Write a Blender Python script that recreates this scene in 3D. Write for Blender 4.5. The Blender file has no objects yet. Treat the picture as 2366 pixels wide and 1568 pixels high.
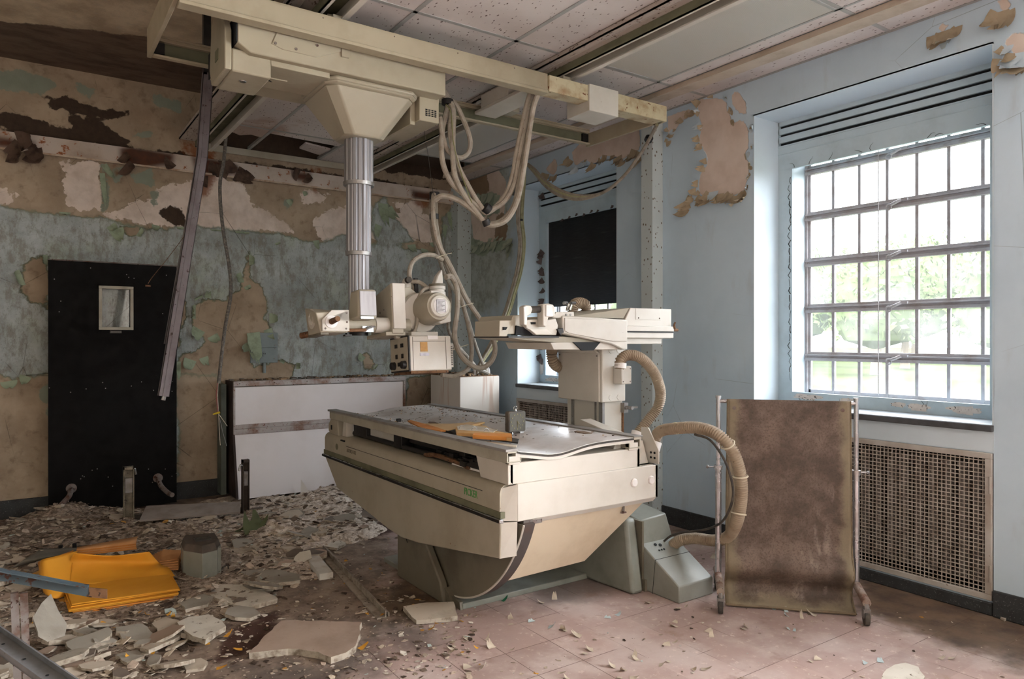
import bpy, math, random
import numpy as np
from mathutils import Vector, Matrix
from mathutils.noise import fractal, noise as pnoise
SC = bpy.context.scene
COL = SC.collection
R = math.radians
# ---------------------------------------------------------------- camera, sky, light, exposure
EYE = 1.31
YAW = math.atan2(1139.0, 1650.0)
cam_d = bpy.data.cameras.new('camera'); cam = bpy.data.objects.new('camera', cam_d); COL.objects.link(cam)
cam_d.sensor_width = 36; cam_d.lens = 1650.0 * 36 / 2366; cam_d.clip_start = 0.02; cam_d.clip_end = 400
cam.location = (0, 0, EYE); cam.rotation_euler = (R(90), 0, -YAW)
SC.camera = cam
SC.view_settings.view_transform = 'Standard'; SC.view_settings.look = 'None'
SC.view_settings.gamma = 1; SC.view_settings.use_curve_mapping = False
SC.view_settings.exposure = 1.38
W = bpy.data.worlds.new('overcast_sky'); SC.world = W; W.use_nodes = True
wn = W.node_tree.nodes; wl = W.node_tree.links; wn.clear()
wo = wn.new('ShaderNodeOutputWorld'); wb = wn.new('ShaderNodeBackground'); wl.new(wb.outputs[0], wo.inputs[0])
wb.inputs['Color'].default_value = (0.90, 0.95, 1.0, 1); wb.inputs['Strength'].default_value = 8.0
def window_light(name, y, w, power, col=(1, 0.985, 0.97), z=1.72, h=1.4):
    l = bpy.data.lights.new(name, 'AREA'); l.shape = 'RECTANGLE'; l.size = w; l.size_y = h; l.energy = power; l.color = col
    o = bpy.data.objects.new(name, l); COL.objects.link(o); o.location = (4.5, y, z); o.rotation_euler = (0, R(90), 0)
    o.rotation_euler = (R(90), 0, R(90)); return o
# daylight through the room's other windows, nearer than the camera's view on the same wall
window_light('window_daylight', -0.43, 1.12, 420)
window_light('window_daylight', -3.0, 1.12, 420)
for yy in (2.165, 4.755):
    l = bpy.data.lights.new('window_portal', 'AREA'); l.shape = 'RECTANGLE'; l.size = 1.15; l.size_y = 1.5
    l.cycles.is_portal = True
    o = bpy.data.objects.new('window_portal', l); COL.objects.link(o); o.location = (4.32, yy, 1.7); o.rotation_euler = (R(90), 0, R(90))
# fill lamps added at the end wall behind the camera, which has no windows
for xx, pw in ((2.6, 22), (-1.6, 42)):
    l = bpy.data.lights.new('end_fill_light', 'AREA'); l.shape = 'RECTANGLE'; l.size = 1.7; l.size_y = 1.7; l.energy = pw; l.color = (1, 0.985, 0.97)
    o = bpy.data.objects.new('end_fill_light', l); COL.objects.link(o); o.location = (xx, -4.1, 1.75); o.rotation_euler = (R(90), 0, R(180))
# ---------------------------------------------------------------- measuring
_c, _s = math.cos(YAW), math.sin(YAW)
def px(x, y, X=None, Y=None, z=None):
    """world point seen at photo position (x, y) lying on a known plane of the room"""
    t = (x - 1183.0) / 1650.0; u = (784.0 - y) / 1650.0
    a, b = _c * t + _s, -_s * t + _c
    k = X / a if X is not None else (Y / b if Y is not None else (z - EYE) / u)
    return Vector((a * k, b * k, EYE + u * k))
# ---------------------------------------------------------------- colours, materials
def lin(r, g, b):
    f = lambda v: (v / 255 / 12.92) if v / 255 <= 0.04045 else ((v / 255 + 0.055) / 1.055) ** 2.4
    return (f(r), f(g), f(b), 1)
class NT:
    def __init__(s, name):
        s.m = bpy.data.materials.new(name); s.m.use_nodes = True; s.t = s.m.node_tree; s.t.nodes.clear()
        s.out = s.t.nodes.new('ShaderNodeOutputMaterial'); s.b = s.t.nodes.new('ShaderNodeBsdfPrincipled')
        s.t.links.new(s.b.outputs[0], s.out.inputs[0]); s.tc = s.t.nodes.new('ShaderNodeTexCoord')
        s.obj = s.tc.outputs['Object']
    def n(s, k, **kw):
        o = s.t.nodes.new(k)
        for a, v in kw.items(): setattr(o, a, v)
        return o
    def l(s, a, b): s.t.links.new(a, b)
    def setin(s, sock, v):
        if hasattr(v, 'is_output'): s.l(v, sock)
        else: sock.default_value = v
    def mapping(s, scale=(1, 1, 1), rot=(0, 0, 0), src=None):
        m = s.n('ShaderNodeMapping'); s.l(src or s.obj, m.inputs[0]); m.inputs['Scale'].default_value = scale; m.inputs['Rotation'].default_value = rot
        return m.outputs[0]
    def noise(s, scale, detail=4, rough=0.55, vec=None, out='Fac', dist=0):
        m = s.n('ShaderNodeTexNoise'); s.l(vec or s.obj, m.inputs['Vector']); m.inputs['Scale'].default_value = scale
        m.inputs['Detail'].default_value = detail; m.inputs['Roughness'].default_value = rough; m.inputs['Distortion'].default_value = dist
        return m.outputs[out]
    def voro(s, scale, vec=None, feature='F1', out='Distance', rnd=1):
        m = s.n('ShaderNodeTexVoronoi', feature=feature); s.l(vec or s.obj, m.inputs['Vector']); m.inputs['Scale'].default_value = scale
        m.inputs['Randomness'].default_value = rnd; return m.outputs[out]
    def step(s, v, a, b, lo=0, hi=1):
        m = s.n('ShaderNodeMapRange'); m.interpolation_type = 'SMOOTHSTEP'; s.setin(m.inputs['Value'], v)
        m.inputs['From Min'].default_value = a; m.inputs['From Max'].default_value = b
        m.inputs['To Min'].default_value = lo; m.inputs['To Max'].default_value = hi
        return m.outputs[0]
    def math(s, op, a, b=0.0, c=0.0, clamp=False):
        m = s.n('ShaderNodeMath', operation=op); m.use_clamp = clamp
        s.setin(m.inputs[0], a); s.setin(m.inputs[1], b); s.setin(m.inputs[2], c); return m.outputs[0]
    def mix(s, f, a, b, mode='MIX'):
        m = s.n('ShaderNodeMix', data_type='RGBA', blend_type=mode); s.setin(m.inputs[0], f); s.setin(m.inputs[6], a); s.setin(m.inputs[7], b)
        return m.outputs[2]
    def attr(s, name):
        a = s.n('ShaderNodeAttribute'); a.attribute_name = name; return a
    def ramp(s, f, stops):
        m = s.n('ShaderNodeValToRGB'); s.l(f, m.inputs[0]); e = m.color_ramp.elements
        while len(e) < len(stops): e.new(0.5)
        for i, (p, c) in enumerate(stops): e[i].position = p; e[i].color = c
        return m.outputs[0]
    def bump(s, h, strength=0.3, dist=0.01, prev=None):
        m = s.n('ShaderNodeBump'); s.setin(m.inputs['Height'], h); m.inputs['Strength'].default_value = strength; m.inputs['Distance'].default_value = dist
        if prev is not None: s.l(prev, m.inputs['Normal'])
        return m.outputs[0]
    def done(s, color=None, rough=0.6, metal=0.0, normal=None, spec=None):
        if color is not None: s.setin(s.b.inputs['Base Color'], color)
        s.setin(s.b.inputs['Roughness'], rough); s.setin(s.b.inputs['Metallic'], metal)
        if normal is not None: s.l(normal, s.b.inputs['Normal'])
        if spec is not None: s.b.inputs['Specular IOR Level'].default_value = spec
        return s.m
def worn(name, base, dirt=None, amt=0.35, scale=6, rough=0.5, metal=0.0, speck=None, speck_t=0.72, speck_s=60, bump=0.08, spec=0.4, streak=False):
    """painted, dusty or rusty surface: base colour, cloudy grime, small specks"""
    m = NT(name)
    n1 = m.noise(scale, 6, 0.6)
    if streak: n1 = m.noise(scale, 6, 0.6, vec=m.mapping((3, 3, 0.25)))
    c = base
    if dirt: c = m.mix(m.step(n1, 0.42, 0.72, 0, amt), base, dirt)
    n2 = m.noise(speck_s, 3, 0.6)
    if speck: c = m.mix(m.step(n2, speck_t, speck_t + 0.05), c, speck)
    rr = m.step(n1, 0.3, 0.8, rough - 0.08, rough + 0.15)
    return m.done(c, rr, metal, m.bump(n2, bump, 0.003) if bump else None, spec)
def plain(name, col, rough=0.5, metal=0.0, spec=None): return NT(name).done(col, rough, metal, None, spec)
cream = worn('cream_enamel', lin(202, 197, 188), lin(172, 164, 149), 0.4, 3, 0.42, speck=lin(120, 92, 66), speck_t=0.745, speck_s=45)
cream_dull = worn('dull_cream_enamel', lin(172, 165, 149), lin(144, 134, 115), 0.5, 3, 0.5, speck=lin(110, 80, 50), speck_t=0.72, speck_s=40)
cream_br = worn('bridge_enamel', lin(166, 156, 134), lin(134, 121, 98), 0.5, 3, 0.5, speck=lin(110, 80, 50), speck_t=0.73, speck_s=40)
cream_rust = worn('rusting_cream_enamel', lin(190, 180, 150), lin(140, 96, 56), 0.8, 9, 0.55, speck=lin(110, 66, 36), speck_t=0.64, speck_s=30)
olive = worn('olive_grey_paint', lin(112, 112, 90), lin(74, 72, 54), 0.6, 5, 0.6)
grey_en = worn('grey_enamel', lin(136, 138, 130), lin(100, 100, 92), 0.6, 4, 0.4, speck=lin(80, 74, 62), speck_t=0.72)
dark_grey = worn('dark_grey_enamel', lin(112, 106, 92), lin(78, 70, 58), 0.6, 4, 0.55, speck=lin(60, 50, 40), speck_t=0.72)
chrome = worn('worn_chrome', lin(190, 192, 194), lin(120, 112, 104), 0.5, 20, 0.24, metal=1.0, bump=0.02)
steel = worn('dull_steel', lin(150, 148, 146), lin(110, 96, 86), 0.6, 14, 0.42, metal=0.7, speck=lin(96, 66, 46), speck_t=0.68, speck_s=70)
rusty = worn('rusty_steel', lin(120, 112, 108), lin(92, 56, 36), 0.9, 14, 0.75, metal=0.1, speck=lin(62, 34, 22), speck_t=0.58, speck_s=40, bump=0.3)
rust_cap = worn('brown_rust', lin(116, 84, 58), lin(70, 44, 30), 0.9, 20, 0.8, speck=lin(44, 26, 18), speck_t=0.6, speck_s=60, bump=0.4)
black = worn('black_plastic', lin(26, 25, 26), lin(60, 56, 52), 0.5, 12, 0.45)
rubber = worn('perished_rubber', lin(58, 54, 50), lin(100, 92, 82), 0.7, 20, 0.75)
cable_m = worn('dusty_grey_cable', lin(164, 155, 142), lin(120, 108, 94), 0.6, 22, 0.6, speck=lin(86, 70, 58), speck_t=0.68, speck_s=50)
cable_y = worn('yellowed_cable', lin(172, 168, 132), lin(124, 118, 84), 0.6, 20, 0.6)
tie_m = plain('nylon_tie', lin(206, 198, 176), 0.5)
tape_m = plain('black_tape', lin(34, 33, 34), 0.5)
hose_m = worn('ribbed_beige_hose', lin(158, 142, 122), lin(112, 90, 70), 0.7, 9, 0.65, speck=lin(96, 72, 54), speck_t=0.68)
hose_br = worn('browned_ribbed_hose', lin(140, 104, 82), lin(100, 66, 46), 0.8, 9, 0.65)
white_p = worn('white_panel', lin(232, 228, 230), lin(206, 198, 194), 0.4, 2, 0.35, speck=lin(150, 120, 90), speck_t=0.8)
white_bright = worn('white_plastic', lin(226, 222, 220), lin(190, 184, 178), 0.4, 5, 0.4)
# ---------------------------------------------------------------- mesh helpers
class MB:
    def __init__(s): s.v = []; s.f = []; s.mi = []; s.cur = 0
    def add(s, vs, fs):
        k = len(s.v); s.v += [tuple(p) for p in vs]; s.f += [tuple(i + k for i in f) for f in fs]; s.mi += [s.cur] * len(fs); return s
    def box(s, x0, x1, y0, y1, z0, z1):
        if x0 > x1: x0, x1 = x1, x0
        if y0 > y1: y0, y1 = y1, y0
        if z0 > z1: z0, z1 = z1, z0
        return s.hexa([(x0, y0, z0), (x1, y0, z0), (x1, y1, z0), (x0, y1, z0)], [(x0, y0, z1), (x1, y0, z1), (x1, y1, z1), (x0, y1, z1)])
    def hexa(s, b, t):
        """solid between a bottom loop and a top loop (counter-clockwise from above)"""
        n = len(b)
        fs = [tuple(reversed(range(n))), tuple(range(n, 2 * n))] + [(i, (i + 1) % n, n + (i + 1) % n, n + i) for i in range(n)]
        return s.add(list(b) + list(t), fs)
    def prism(s, poly, axis, a, b):
        """polygon extruded along an axis; x: (y,z) polygon, y: (x,z), z: (x,y)"""
        def P3(p, t): return (t, p[0], p[1]) if axis == 'x' else ((p[0], t, p[1]) if axis == 'y' else (p[0], p[1], t))
        area = sum(poly[i][0] * poly[(i + 1) % len(poly)][1] - poly[(i + 1) % len(poly)][0] * poly[i][1] for i in range(len(poly)))
        pl = list(poly) if area > 0 else list(reversed(poly))
        if axis == 'y': pl = list(reversed(pl))
        if a > b: a, b = b, a
        return s.hexa([P3(p, a) for p in pl], [P3(p, b) for p in pl])
    def tube(s, pts, r, n=10, caps=True, radii=None):
        pts = [Vector(p) for p in pts]; N = len(pts)
        tan = [(pts[min(i + 1, N - 1)] - pts[max(i - 1, 0)]).normalized() for i in range(N)]
        up = Vector((0, 0, 1)) if abs(tan[0].z) < 0.9 else Vector((1, 0, 0))
        u = tan[0].cross(up).normalized(); vs = []
        for i in range(N):
            u = (u - tan[i] * u.dot(tan[i])); u = u.normalized() if u.length > 1e-6 else tan[i].orthogonal().normalized()
            w = tan[i].cross(u); rr = radii[i] if radii else r
            for k in range(n):
                a = 2 * math.pi * k / n; vs.append(pts[i] + u * (math.cos(a) * rr) + w * (math.sin(a) * rr))
        fs = [(i * n + k, i * n + (k + 1) % n, (i + 1) * n + (k + 1) % n, (i + 1) * n + k) for i in range(N - 1) for k in range(n)]
        if caps: fs += [tuple(reversed(range(n))), tuple((N - 1) * n + k for k in range(n))]
        return s.add(vs, fs)
    def cyl(s, a, b, r, n=20, r2=None): return s.tube([a, b], r, n, True, [r, r if r2 is None else r2])
    def lathe(s, c, axis, prof, n=24):
        """prof: (distance along axis, radius)"""
        c = Vector(c); ax = Vector(axis).normalized()
        return s.tube_lathe(c, ax, prof, n)
    def tube_lathe(s, c, ax, prof, n):
        u = ax.orthogonal().normalized(); w = ax.cross(u); vs = []
        for d, r in prof:
            for k in range(n):
                a = 2 * math.pi * k / n; vs.append(c + ax * d + (u * math.cos(a) + w * math.sin(a)) * max(r, 1e-4))
        N = len(prof)
        fs = [(i * n + k, i * n + (k + 1) % n, (i + 1) * n + (k + 1) % n, (i + 1) * n + k) for i in range(N - 1) for k in range(n)]
        fs += [tuple(reversed(range(n))), tuple((N - 1) * n + k for k in range(n))]
        return s.add(vs, fs)
    def build(s, name, mat, parent=None, bevel=0, sharp=35, smooth=True):
        me = bpy.data.meshes.new(name)
        off = parent_origin(parent) if parent is not None else Vector((0, 0, 0))
        me.from_pydata([(p[0] - off.x, p[1] - off.y, p[2] - off.z) for p in s.v], [], s.f)
        mats = mat if isinstance(mat, (list, tuple)) else [mat]
        for m in mats: me.materials.append(m)
        if len(mats) > 1: me.polygons.foreach_set('material_index', s.mi)
        if smooth:
            me.polygons.foreach_set('use_smooth', [True] * len(me.polygons)); me.set_sharp_from_angle(angle=R(sharp))
        me.update(); me.validate()
        o = bpy.data.objects.new(name, me); COL.objects.link(o)
        if parent is not None: o.parent = parent
        if bevel:
            b = o.modifiers.new('edge', 'BEVEL'); b.width = bevel; b.segments = 2; b.limit_method = 'ANGLE'; b.angle_limit = R(40); b.harden_normals = False
        return o
def parent_origin(p):
    v = Vector((0, 0, 0))
    while p is not None: v = v + p.location; p = p.parent
    return v
def tag(o, label=None, cat=None, group=None, kind=None):
    if label: o['label'] = label
    if cat: o['category'] = cat
    if group: o['group'] = group
    if kind: o['kind'] = kind
    return o
def thing(name, label, cat, loc, group=None):
    o = bpy.data.objects.new(name, None); COL.objects.link(o); o.location = loc; o.empty_display_size = 0.1
    return tag(o, label, cat, group)
def top(mb, name, mat, label, cat, origin=None, group=None, kind=None, bevel=0, smooth=True):
    """a thing that is a single mesh, with its origin at its base"""
    if origin is None:
        xs = [p[0] for p in mb.v]; ys = [p[1] for p in mb.v]; zs = [p[2] for p in mb.v]
        origin = ((min(xs) + max(xs)) / 2, (min(ys) + max(ys)) / 2, min(zs))
    mb.v = [(p[0] - origin[0], p[1] - origin[1], p[2] - origin[2]) for p in mb.v]
    o = mb.build(name, mat, None, bevel, smooth=smooth); o.location = origin
    return tag(o, label, cat, group, kind)
def struct(mb, name, mat, bevel=0, parent=None, smooth=True):
    o = mb.build(name, mat, parent, bevel, smooth=smooth)
    if parent is None: o['kind'] = 'structure'
    return o
def spline(pts, n=8):
    """Catmull-Rom through the points"""
    P = [Vector(p) for p in pts]; P = [P[0] * 2 - P[1]] + P + [P[-1] * 2 - P[-2]]; out = []
    for i in range(1, len(P) - 2):
        for k in range(n):
            t = k / n; a, b, c, d = P[i - 1], P[i], P[i + 1], P[i + 2]
            out.append(0.5 * ((2 * b) + (c - a) * t + (2 * a - 5 * b + 4 * c - d) * t * t + (3 * b - a - 3 * c + d) * t ** 3))
    out.append(P[-2]); return out
def text(name, body, size, mat, parent, loc, rot, depth=0.0006, font_x=1.0):
    """lettering converted to a mesh part"""
    cu = bpy.data.curves.new(name, 'FONT'); cu.body = body; cu.size = size; cu.extrude = depth; cu.align_x = 'LEFT'
    ob = bpy.data.objects.new(name, cu); COL.objects.link(ob); dg = bpy.context.evaluated_depsgraph_get(); dg.update()
    me = bpy.data.meshes.new_from_object(ob.evaluated_get(dg)); bpy.data.objects.remove(ob); bpy.data.curves.remove(cu)
    me.name = name; me.materials.clear(); me.materials.append(mat)
    M = Matrix.Translation(Vector(loc) - parent_origin(parent)) @ rot.to_4x4() @ Matrix.Diagonal((font_x, 1, 1, 1)); me.transform(M)
    o = bpy.data.objects.new(name, me); COL.objects.link(o); o.parent = parent; return o
rng = random.Random(7)
# ---------------------------------------------------------------- painted-layer grids (where one coat ends and the next shows)
def poly_sd(U, V, poly):
    """signed distance, positive inside"""
    p = np.array(poly, float); n = len(p); d = np.full(U.shape, 1e9); ins = np.zeros(U.shape, bool)
    for i in range(n):
        ax, ay = p[i]; bx, by = p[(i + 1) % n]; ex, ey = bx - ax, by - ay
        t = np.clip(((U - ax) * ex + (V - ay) * ey) / (ex * ex + ey * ey + 1e-12), 0, 1)
        d = np.minimum(d, np.hypot(U - ax - t * ex, V - ay - t * ey))
        c = ((ay > V) != (by > V)) & (U < (bx - ax) * (V - ay) / (by - ay + 1e-12) + ax)
        ins ^= c
    return np.where(ins, d, -d)
def layer_grid(us, vs, to3, layers, holes=(), flip=False):
    """grid mesh in (u,v) with one float attribute per paint layer; returns mesh"""
    U, V = np.meshgrid(us, vs); nu, nv = len(us), len(vs)
    verts = [to3(u, v) for v in vs for u in us]; faces = []
    for j in range(nv - 1):
        for i in range(nu - 1):
            cu, cv = (us[i] + us[i + 1]) / 2, (vs[j] + vs[j + 1]) / 2
            if any(a < cu < b and c < cv < d for a, b, c, d in holes): continue
            q = (j * nu + i, j * nu + i + 1, (j + 1) * nu + i + 1, (j + 1) * nu + i); faces.append(tuple(reversed(q)) if flip else q)
    me = bpy.data.meshes.new('layered'); me.from_pydata(verts, [], faces)
    for name, polys in layers.items():
        sd = np.full(U.shape, -9.0)
        for p in polys: sd = np.maximum(sd, poly_sd(U, V, p))
        at = me.attributes.new(name, 'FLOAT', 'POINT'); at.data.foreach_set('value', sd.ravel().astype(np.float32))
    me.update(); return me
def frange(a, b, step, extra=()):
    n = max(1, round((b - a) / step)); s = set(round(a + (b - a) * i / n, 4) for i in range(n + 1)) | set(round(e, 4) for e in extra)
    return sorted(v for v in s if a - 1e-6 <= v <= b + 1e-6)
def curl_flake(mb, p, d, nrm, L, Wd, ang, seed, lift=0.004):
    """a paint flake hinged on a wall point p, growing along d and curling off the wall along nrm"""
    r = random.Random(seed); d = Vector(d).normalized(); nrm = Vector(nrm); sde = d.cross(nrm); n, m = 5, 4
    jag = [r.uniform(0.55, 1.15) for _ in range(m + 1)]; vs = []; rad = L / max(ang, 0.2)
    for i in range(n + 1):
        for k in range(m + 1):
            t = i / n * jag[k]; a = ang * t; w = (k / m - 0.5) * Wd * (1 - 0.55 * (i / n) ** 2)
            vs.append(Vector(p) + d * (rad * math.sin(a)) + nrm * (lift + rad * (1 - math.cos(a))) + sde * w)
    mb.add(vs, [(i * (m + 1) + k, i * (m + 1) + k + 1, (i + 1) * (m + 1) + k + 1, (i + 1) * (m + 1) + k) for i in range(n) for k in range(m)])
# ================================================================ THE ROOM
XR, YB, ZC, ZU = 3.80, 6.37, 2.94, 3.36
# --- back wall with its coats of paint and plaster
def bw(*pts): return [(lambda q: (q.x, q.z))(px(x, y, Y=YB)) for x, y in pts]
m = NT('back_wall_coats')
warp = m.noise(5, 9, 0.62); warp2 = m.noise(24, 6, 0.65)
jit = m.math('ADD', m.math('MULTIPLY', m.math('SUBTRACT', warp, 0.5), 0.16), m.math('MULTIPLY', m.math('SUBTRACT', warp2, 0.5), 0.05))
def mask(name, w=0.006, k=1.0):
    return m.step(m.math('ADD', m.attr(name).outputs['Fac'], m.math('MULTIPLY', jit, k)), -w, w)
plaster = m.mix(m.step(m.noise(3, 8, 0.6), 0.3, 0.7), lin(182, 164, 142), lin(152, 134, 114))
plaster = m.mix(m.step(m.noise(14, 6, 0.6), 0.5, 0.75, 0, 0.5), plaster, lin(92, 74, 58))
skim = m.mix(m.step(m.noise(7, 6, 0.6), 0.35, 0.7), lin(230, 216, 206), lin(204, 188, 176))
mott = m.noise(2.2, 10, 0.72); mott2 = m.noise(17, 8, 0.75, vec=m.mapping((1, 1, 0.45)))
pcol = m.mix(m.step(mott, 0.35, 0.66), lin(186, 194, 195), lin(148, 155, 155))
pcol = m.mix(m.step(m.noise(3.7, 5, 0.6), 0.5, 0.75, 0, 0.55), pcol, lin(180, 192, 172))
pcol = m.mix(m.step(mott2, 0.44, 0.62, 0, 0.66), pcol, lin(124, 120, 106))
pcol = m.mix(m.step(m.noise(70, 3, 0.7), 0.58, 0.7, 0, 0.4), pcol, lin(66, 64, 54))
c = m.mix(mask('skim', 0.004, 1.6), plaster, skim)
c = m.mix(mask('green'), c, m.mix(m.noise(9), lin(150, 157, 142), lin(126, 134, 120)))
bare = m.math('MULTIPLY', mask('paint'), m.math('SUBTRACT', 1.0, mask('bare', 0.004)))
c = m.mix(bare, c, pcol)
edge = m.step(m.math('ABSOLUTE', m.math('ADD', m.attr('bare').outputs['Fac'], jit)), 0.0, 0.014, 1, 0)
edge = m.math('MULTIPLY', edge, mask('paint'))
c = m.mix(m.math('MULTIPLY', edge, 0.75), c, m.mix(m.noise(20), lin(128, 142, 112), lin(50, 52, 42)))
edge2 = m.step(m.math('ABSOLUTE', m.math('ADD', m.attr('paint').outputs['Fac'], jit)), 0.0, 0.022, 1, 0)
c = m.mix(m.math('MULTIPLY', edge2, 0.6), c, m.mix(m.noise(16), lin(150, 168, 144), lin(70, 72, 58)))
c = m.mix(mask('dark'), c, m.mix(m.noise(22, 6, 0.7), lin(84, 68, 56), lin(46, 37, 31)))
c = m.mix(m.math('MULTIPLY', mask('rust', 0.03, 1.8), 0.8), c, lin(132, 74, 34))
crk = m.step(m.voro(2.6, vec=m.mapping((1, 1, 0.8)), feature='DISTANCE_TO_EDGE'), 0.0, 0.006, 1, 0)
c = m.mix(m.math('MULTIPLY', crk, m.step(m.noise(2), 0.5, 0.6, 0, 0.7)), c, lin(48, 44, 38))
# wall position split by axis; nothing is tinted by it
sx = m.n('ShaderNodeSeparateXYZ'); m.l(m.obj, sx.inputs[0])
hgt = m.math('ADD', m.math('MULTIPLY', bare, 1.0), m.math('MULTIPLY', mask('skim', 0.004, 1.6), 0.4))
nb = m.bump(hgt, 0.7, 0.006); nb = m.bump(mott2, 0.35, 0.012, nb); nb = m.bump(m.noise(60, 4, 0.6), 0.25, 0.004, nb)
wall_coats = m.done(c, 0.85, 0, nb, 0.25)
us = frange(-3.0, XR, 0.03); vs = frange(0, ZU, 0.03)
BL = dict(
 paint=[bw((-1200, 470), (-300, 470), (0, 480), (150, 492), (250, 508), (340, 527), (420, 525), (520, 532), (640, 537), (740, 562), (800, 545), (870, 562), (940, 570), (1000, 582), (1050, 590), (1075, 600), (1075, 1200), (690, 1200), (500, 872), (408, 860), (408, 1200), (250, 1200), (112, 860), (60, 868), (30, 880), (0, 868), (-300, 850), (-1200, 900)),
        bw((865, 470), (890, 455), (905, 500), (960, 560), (870, 570), (860, 520)), bw((1020, 500), (1060, 470), (1060, 600), (1020, 600))],
 bare=[bw((572, 572), (582, 580), (577, 640), (600, 652), (620, 700), (612, 730), (628, 760), (590, 790), (578, 850), (610, 840), (650, 828), (684, 842), (670, 880), (500, 900), (405, 900), (412, 826), (440, 815), (470, 790), (445, 745), (450, 700), (478, 688), (520, 700), (556, 668), (568, 610)),
       bw((48, 612), (95, 592), (112, 595), (112, 712), (70, 700), (50, 680)), bw((834, 826), (850, 815), (868, 838), (862, 856), (842, 850)),
       bw((268, 520), (325, 522), (330, 545), (300, 552)), bw((940, 872), (1000, 868), (1000, 940), (940, 940)), bw((408, 690), (425, 640), (430, 720), (412, 800))],
 skim=[bw((146, 382), (170, 374), (232, 372), (236, 480), (180, 492), (155, 470)), bw((240, 492), (300, 470), (370, 440), (440, 410), (540, 408), (565, 420), (575, 470), (640, 500), (690, 540), (560, 535), (380, 528), (260, 508)),
       bw((738, 490), (800, 474), (1000, 500), (1000, 560), (870, 560), (800, 545), (745, 558), (720, 520)), bw((905, 465), (975, 460), (970, 515), (930, 510)), bw((700, 440), (760, 450), (745, 470), (705, 468)),
       bw((0, 440), (40, 450), (30, 470), (0, 465)), bw((50, 20), (250, 60), (240, 100), (60, 90))],
 green=[bw((-60, 150), (60, 160), (130, 195), (100, 215), (-60, 205)), bw((180, 190), (225, 205), (205, 230), (175, 215)), bw((350, 215), (420, 235), (415, 260), (360, 245)), bw((232, 372), (255, 376), (250, 480), (238, 490)), bw((255, 380), (290, 385), (275, 430), (258, 425)),
        bw((300, 400), (350, 390), (355, 430), (310, 430)), bw((340, 440), (368, 445), (362, 478), (345, 470)), bw((655, 455), (680, 460), (670, 485), (652, 475)), bw((310, 300), (350, 305), (345, 320), (305, 315)), bw((100, 900), (112, 880), (112, 1000), (104, 980))],
 dark=[bw((105, 222), (150, 222), (190, 240), (235, 255), (300, 252), (304, 265), (270, 278), (225, 268), (180, 262), (120, 245)), bw((298, 235), (310, 235), (306, 256), (297, 252)), bw((-60, 262), (35, 258), (95, 285), (160, 296), (160, 262), (240, 285), (300, 330), (200, 335), (60, 310), (-60, 290)),
       bw((370, 488), (390, 470), (420, 480), (432, 520), (400, 520), (372, 505)), bw((-100, 295), (1010, 450), (1010, 436), (-100, 285)), [(1.27, 2.93), (3.8, 2.93), (3.8, 3.4), (1.27, 3.4)]],  # rectangle at the end paints in the dark void above the hung ceiling
 rust=[bw((430, 330), (500, 350), (490, 430), (465, 450), (450, 410)), bw((245, 370), (280, 372), (265, 405)), bw((725, 395), (735, 397), (730, 440), (726, 440)), bw((940, 440), (1000, 448), (995, 480), (960, 470))])
me = layer_grid(us, vs, lambda u, v: (u, YB, v), BL)
me.name = 'wall_back'; me.materials.append(wall_coats)
wall_back = bpy.data.objects.new('wall_back', me); COL.objects.link(wall_back); wall_back['kind'] = 'structure'
me.flip_normals() if me.polygons[0].normal.y > 0 else None
solid = plain('masonry', lin(90, 80, 70), 0.9)
struct(MB().box(-3.0, XR + 0.6, YB + 0.005, YB + 0.25, -0.1, ZU), 'wall_back', solid)
fl = MB(); gcol = worn('green_flake', lin(156, 170, 146), lin(116, 128, 106), 0.6, 20, 0.7); N_BACK = (0, -1, 0)
def wflake(mb, plane, x, y, ang, L, Wd, a, seed):
    p = px(x, y, Y=YB) if plane == 'b' else px(x, y, X=XR); t = R(ang)
    d = (math.cos(t), 0, math.sin(t)) if plane == 'b' else (0, -math.cos(t), math.sin(t))
    curl_flake(mb, p, d, N_BACK if plane == 'b' else (-1, 0, 0), L * .8, Wd * .75, a, seed)
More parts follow.
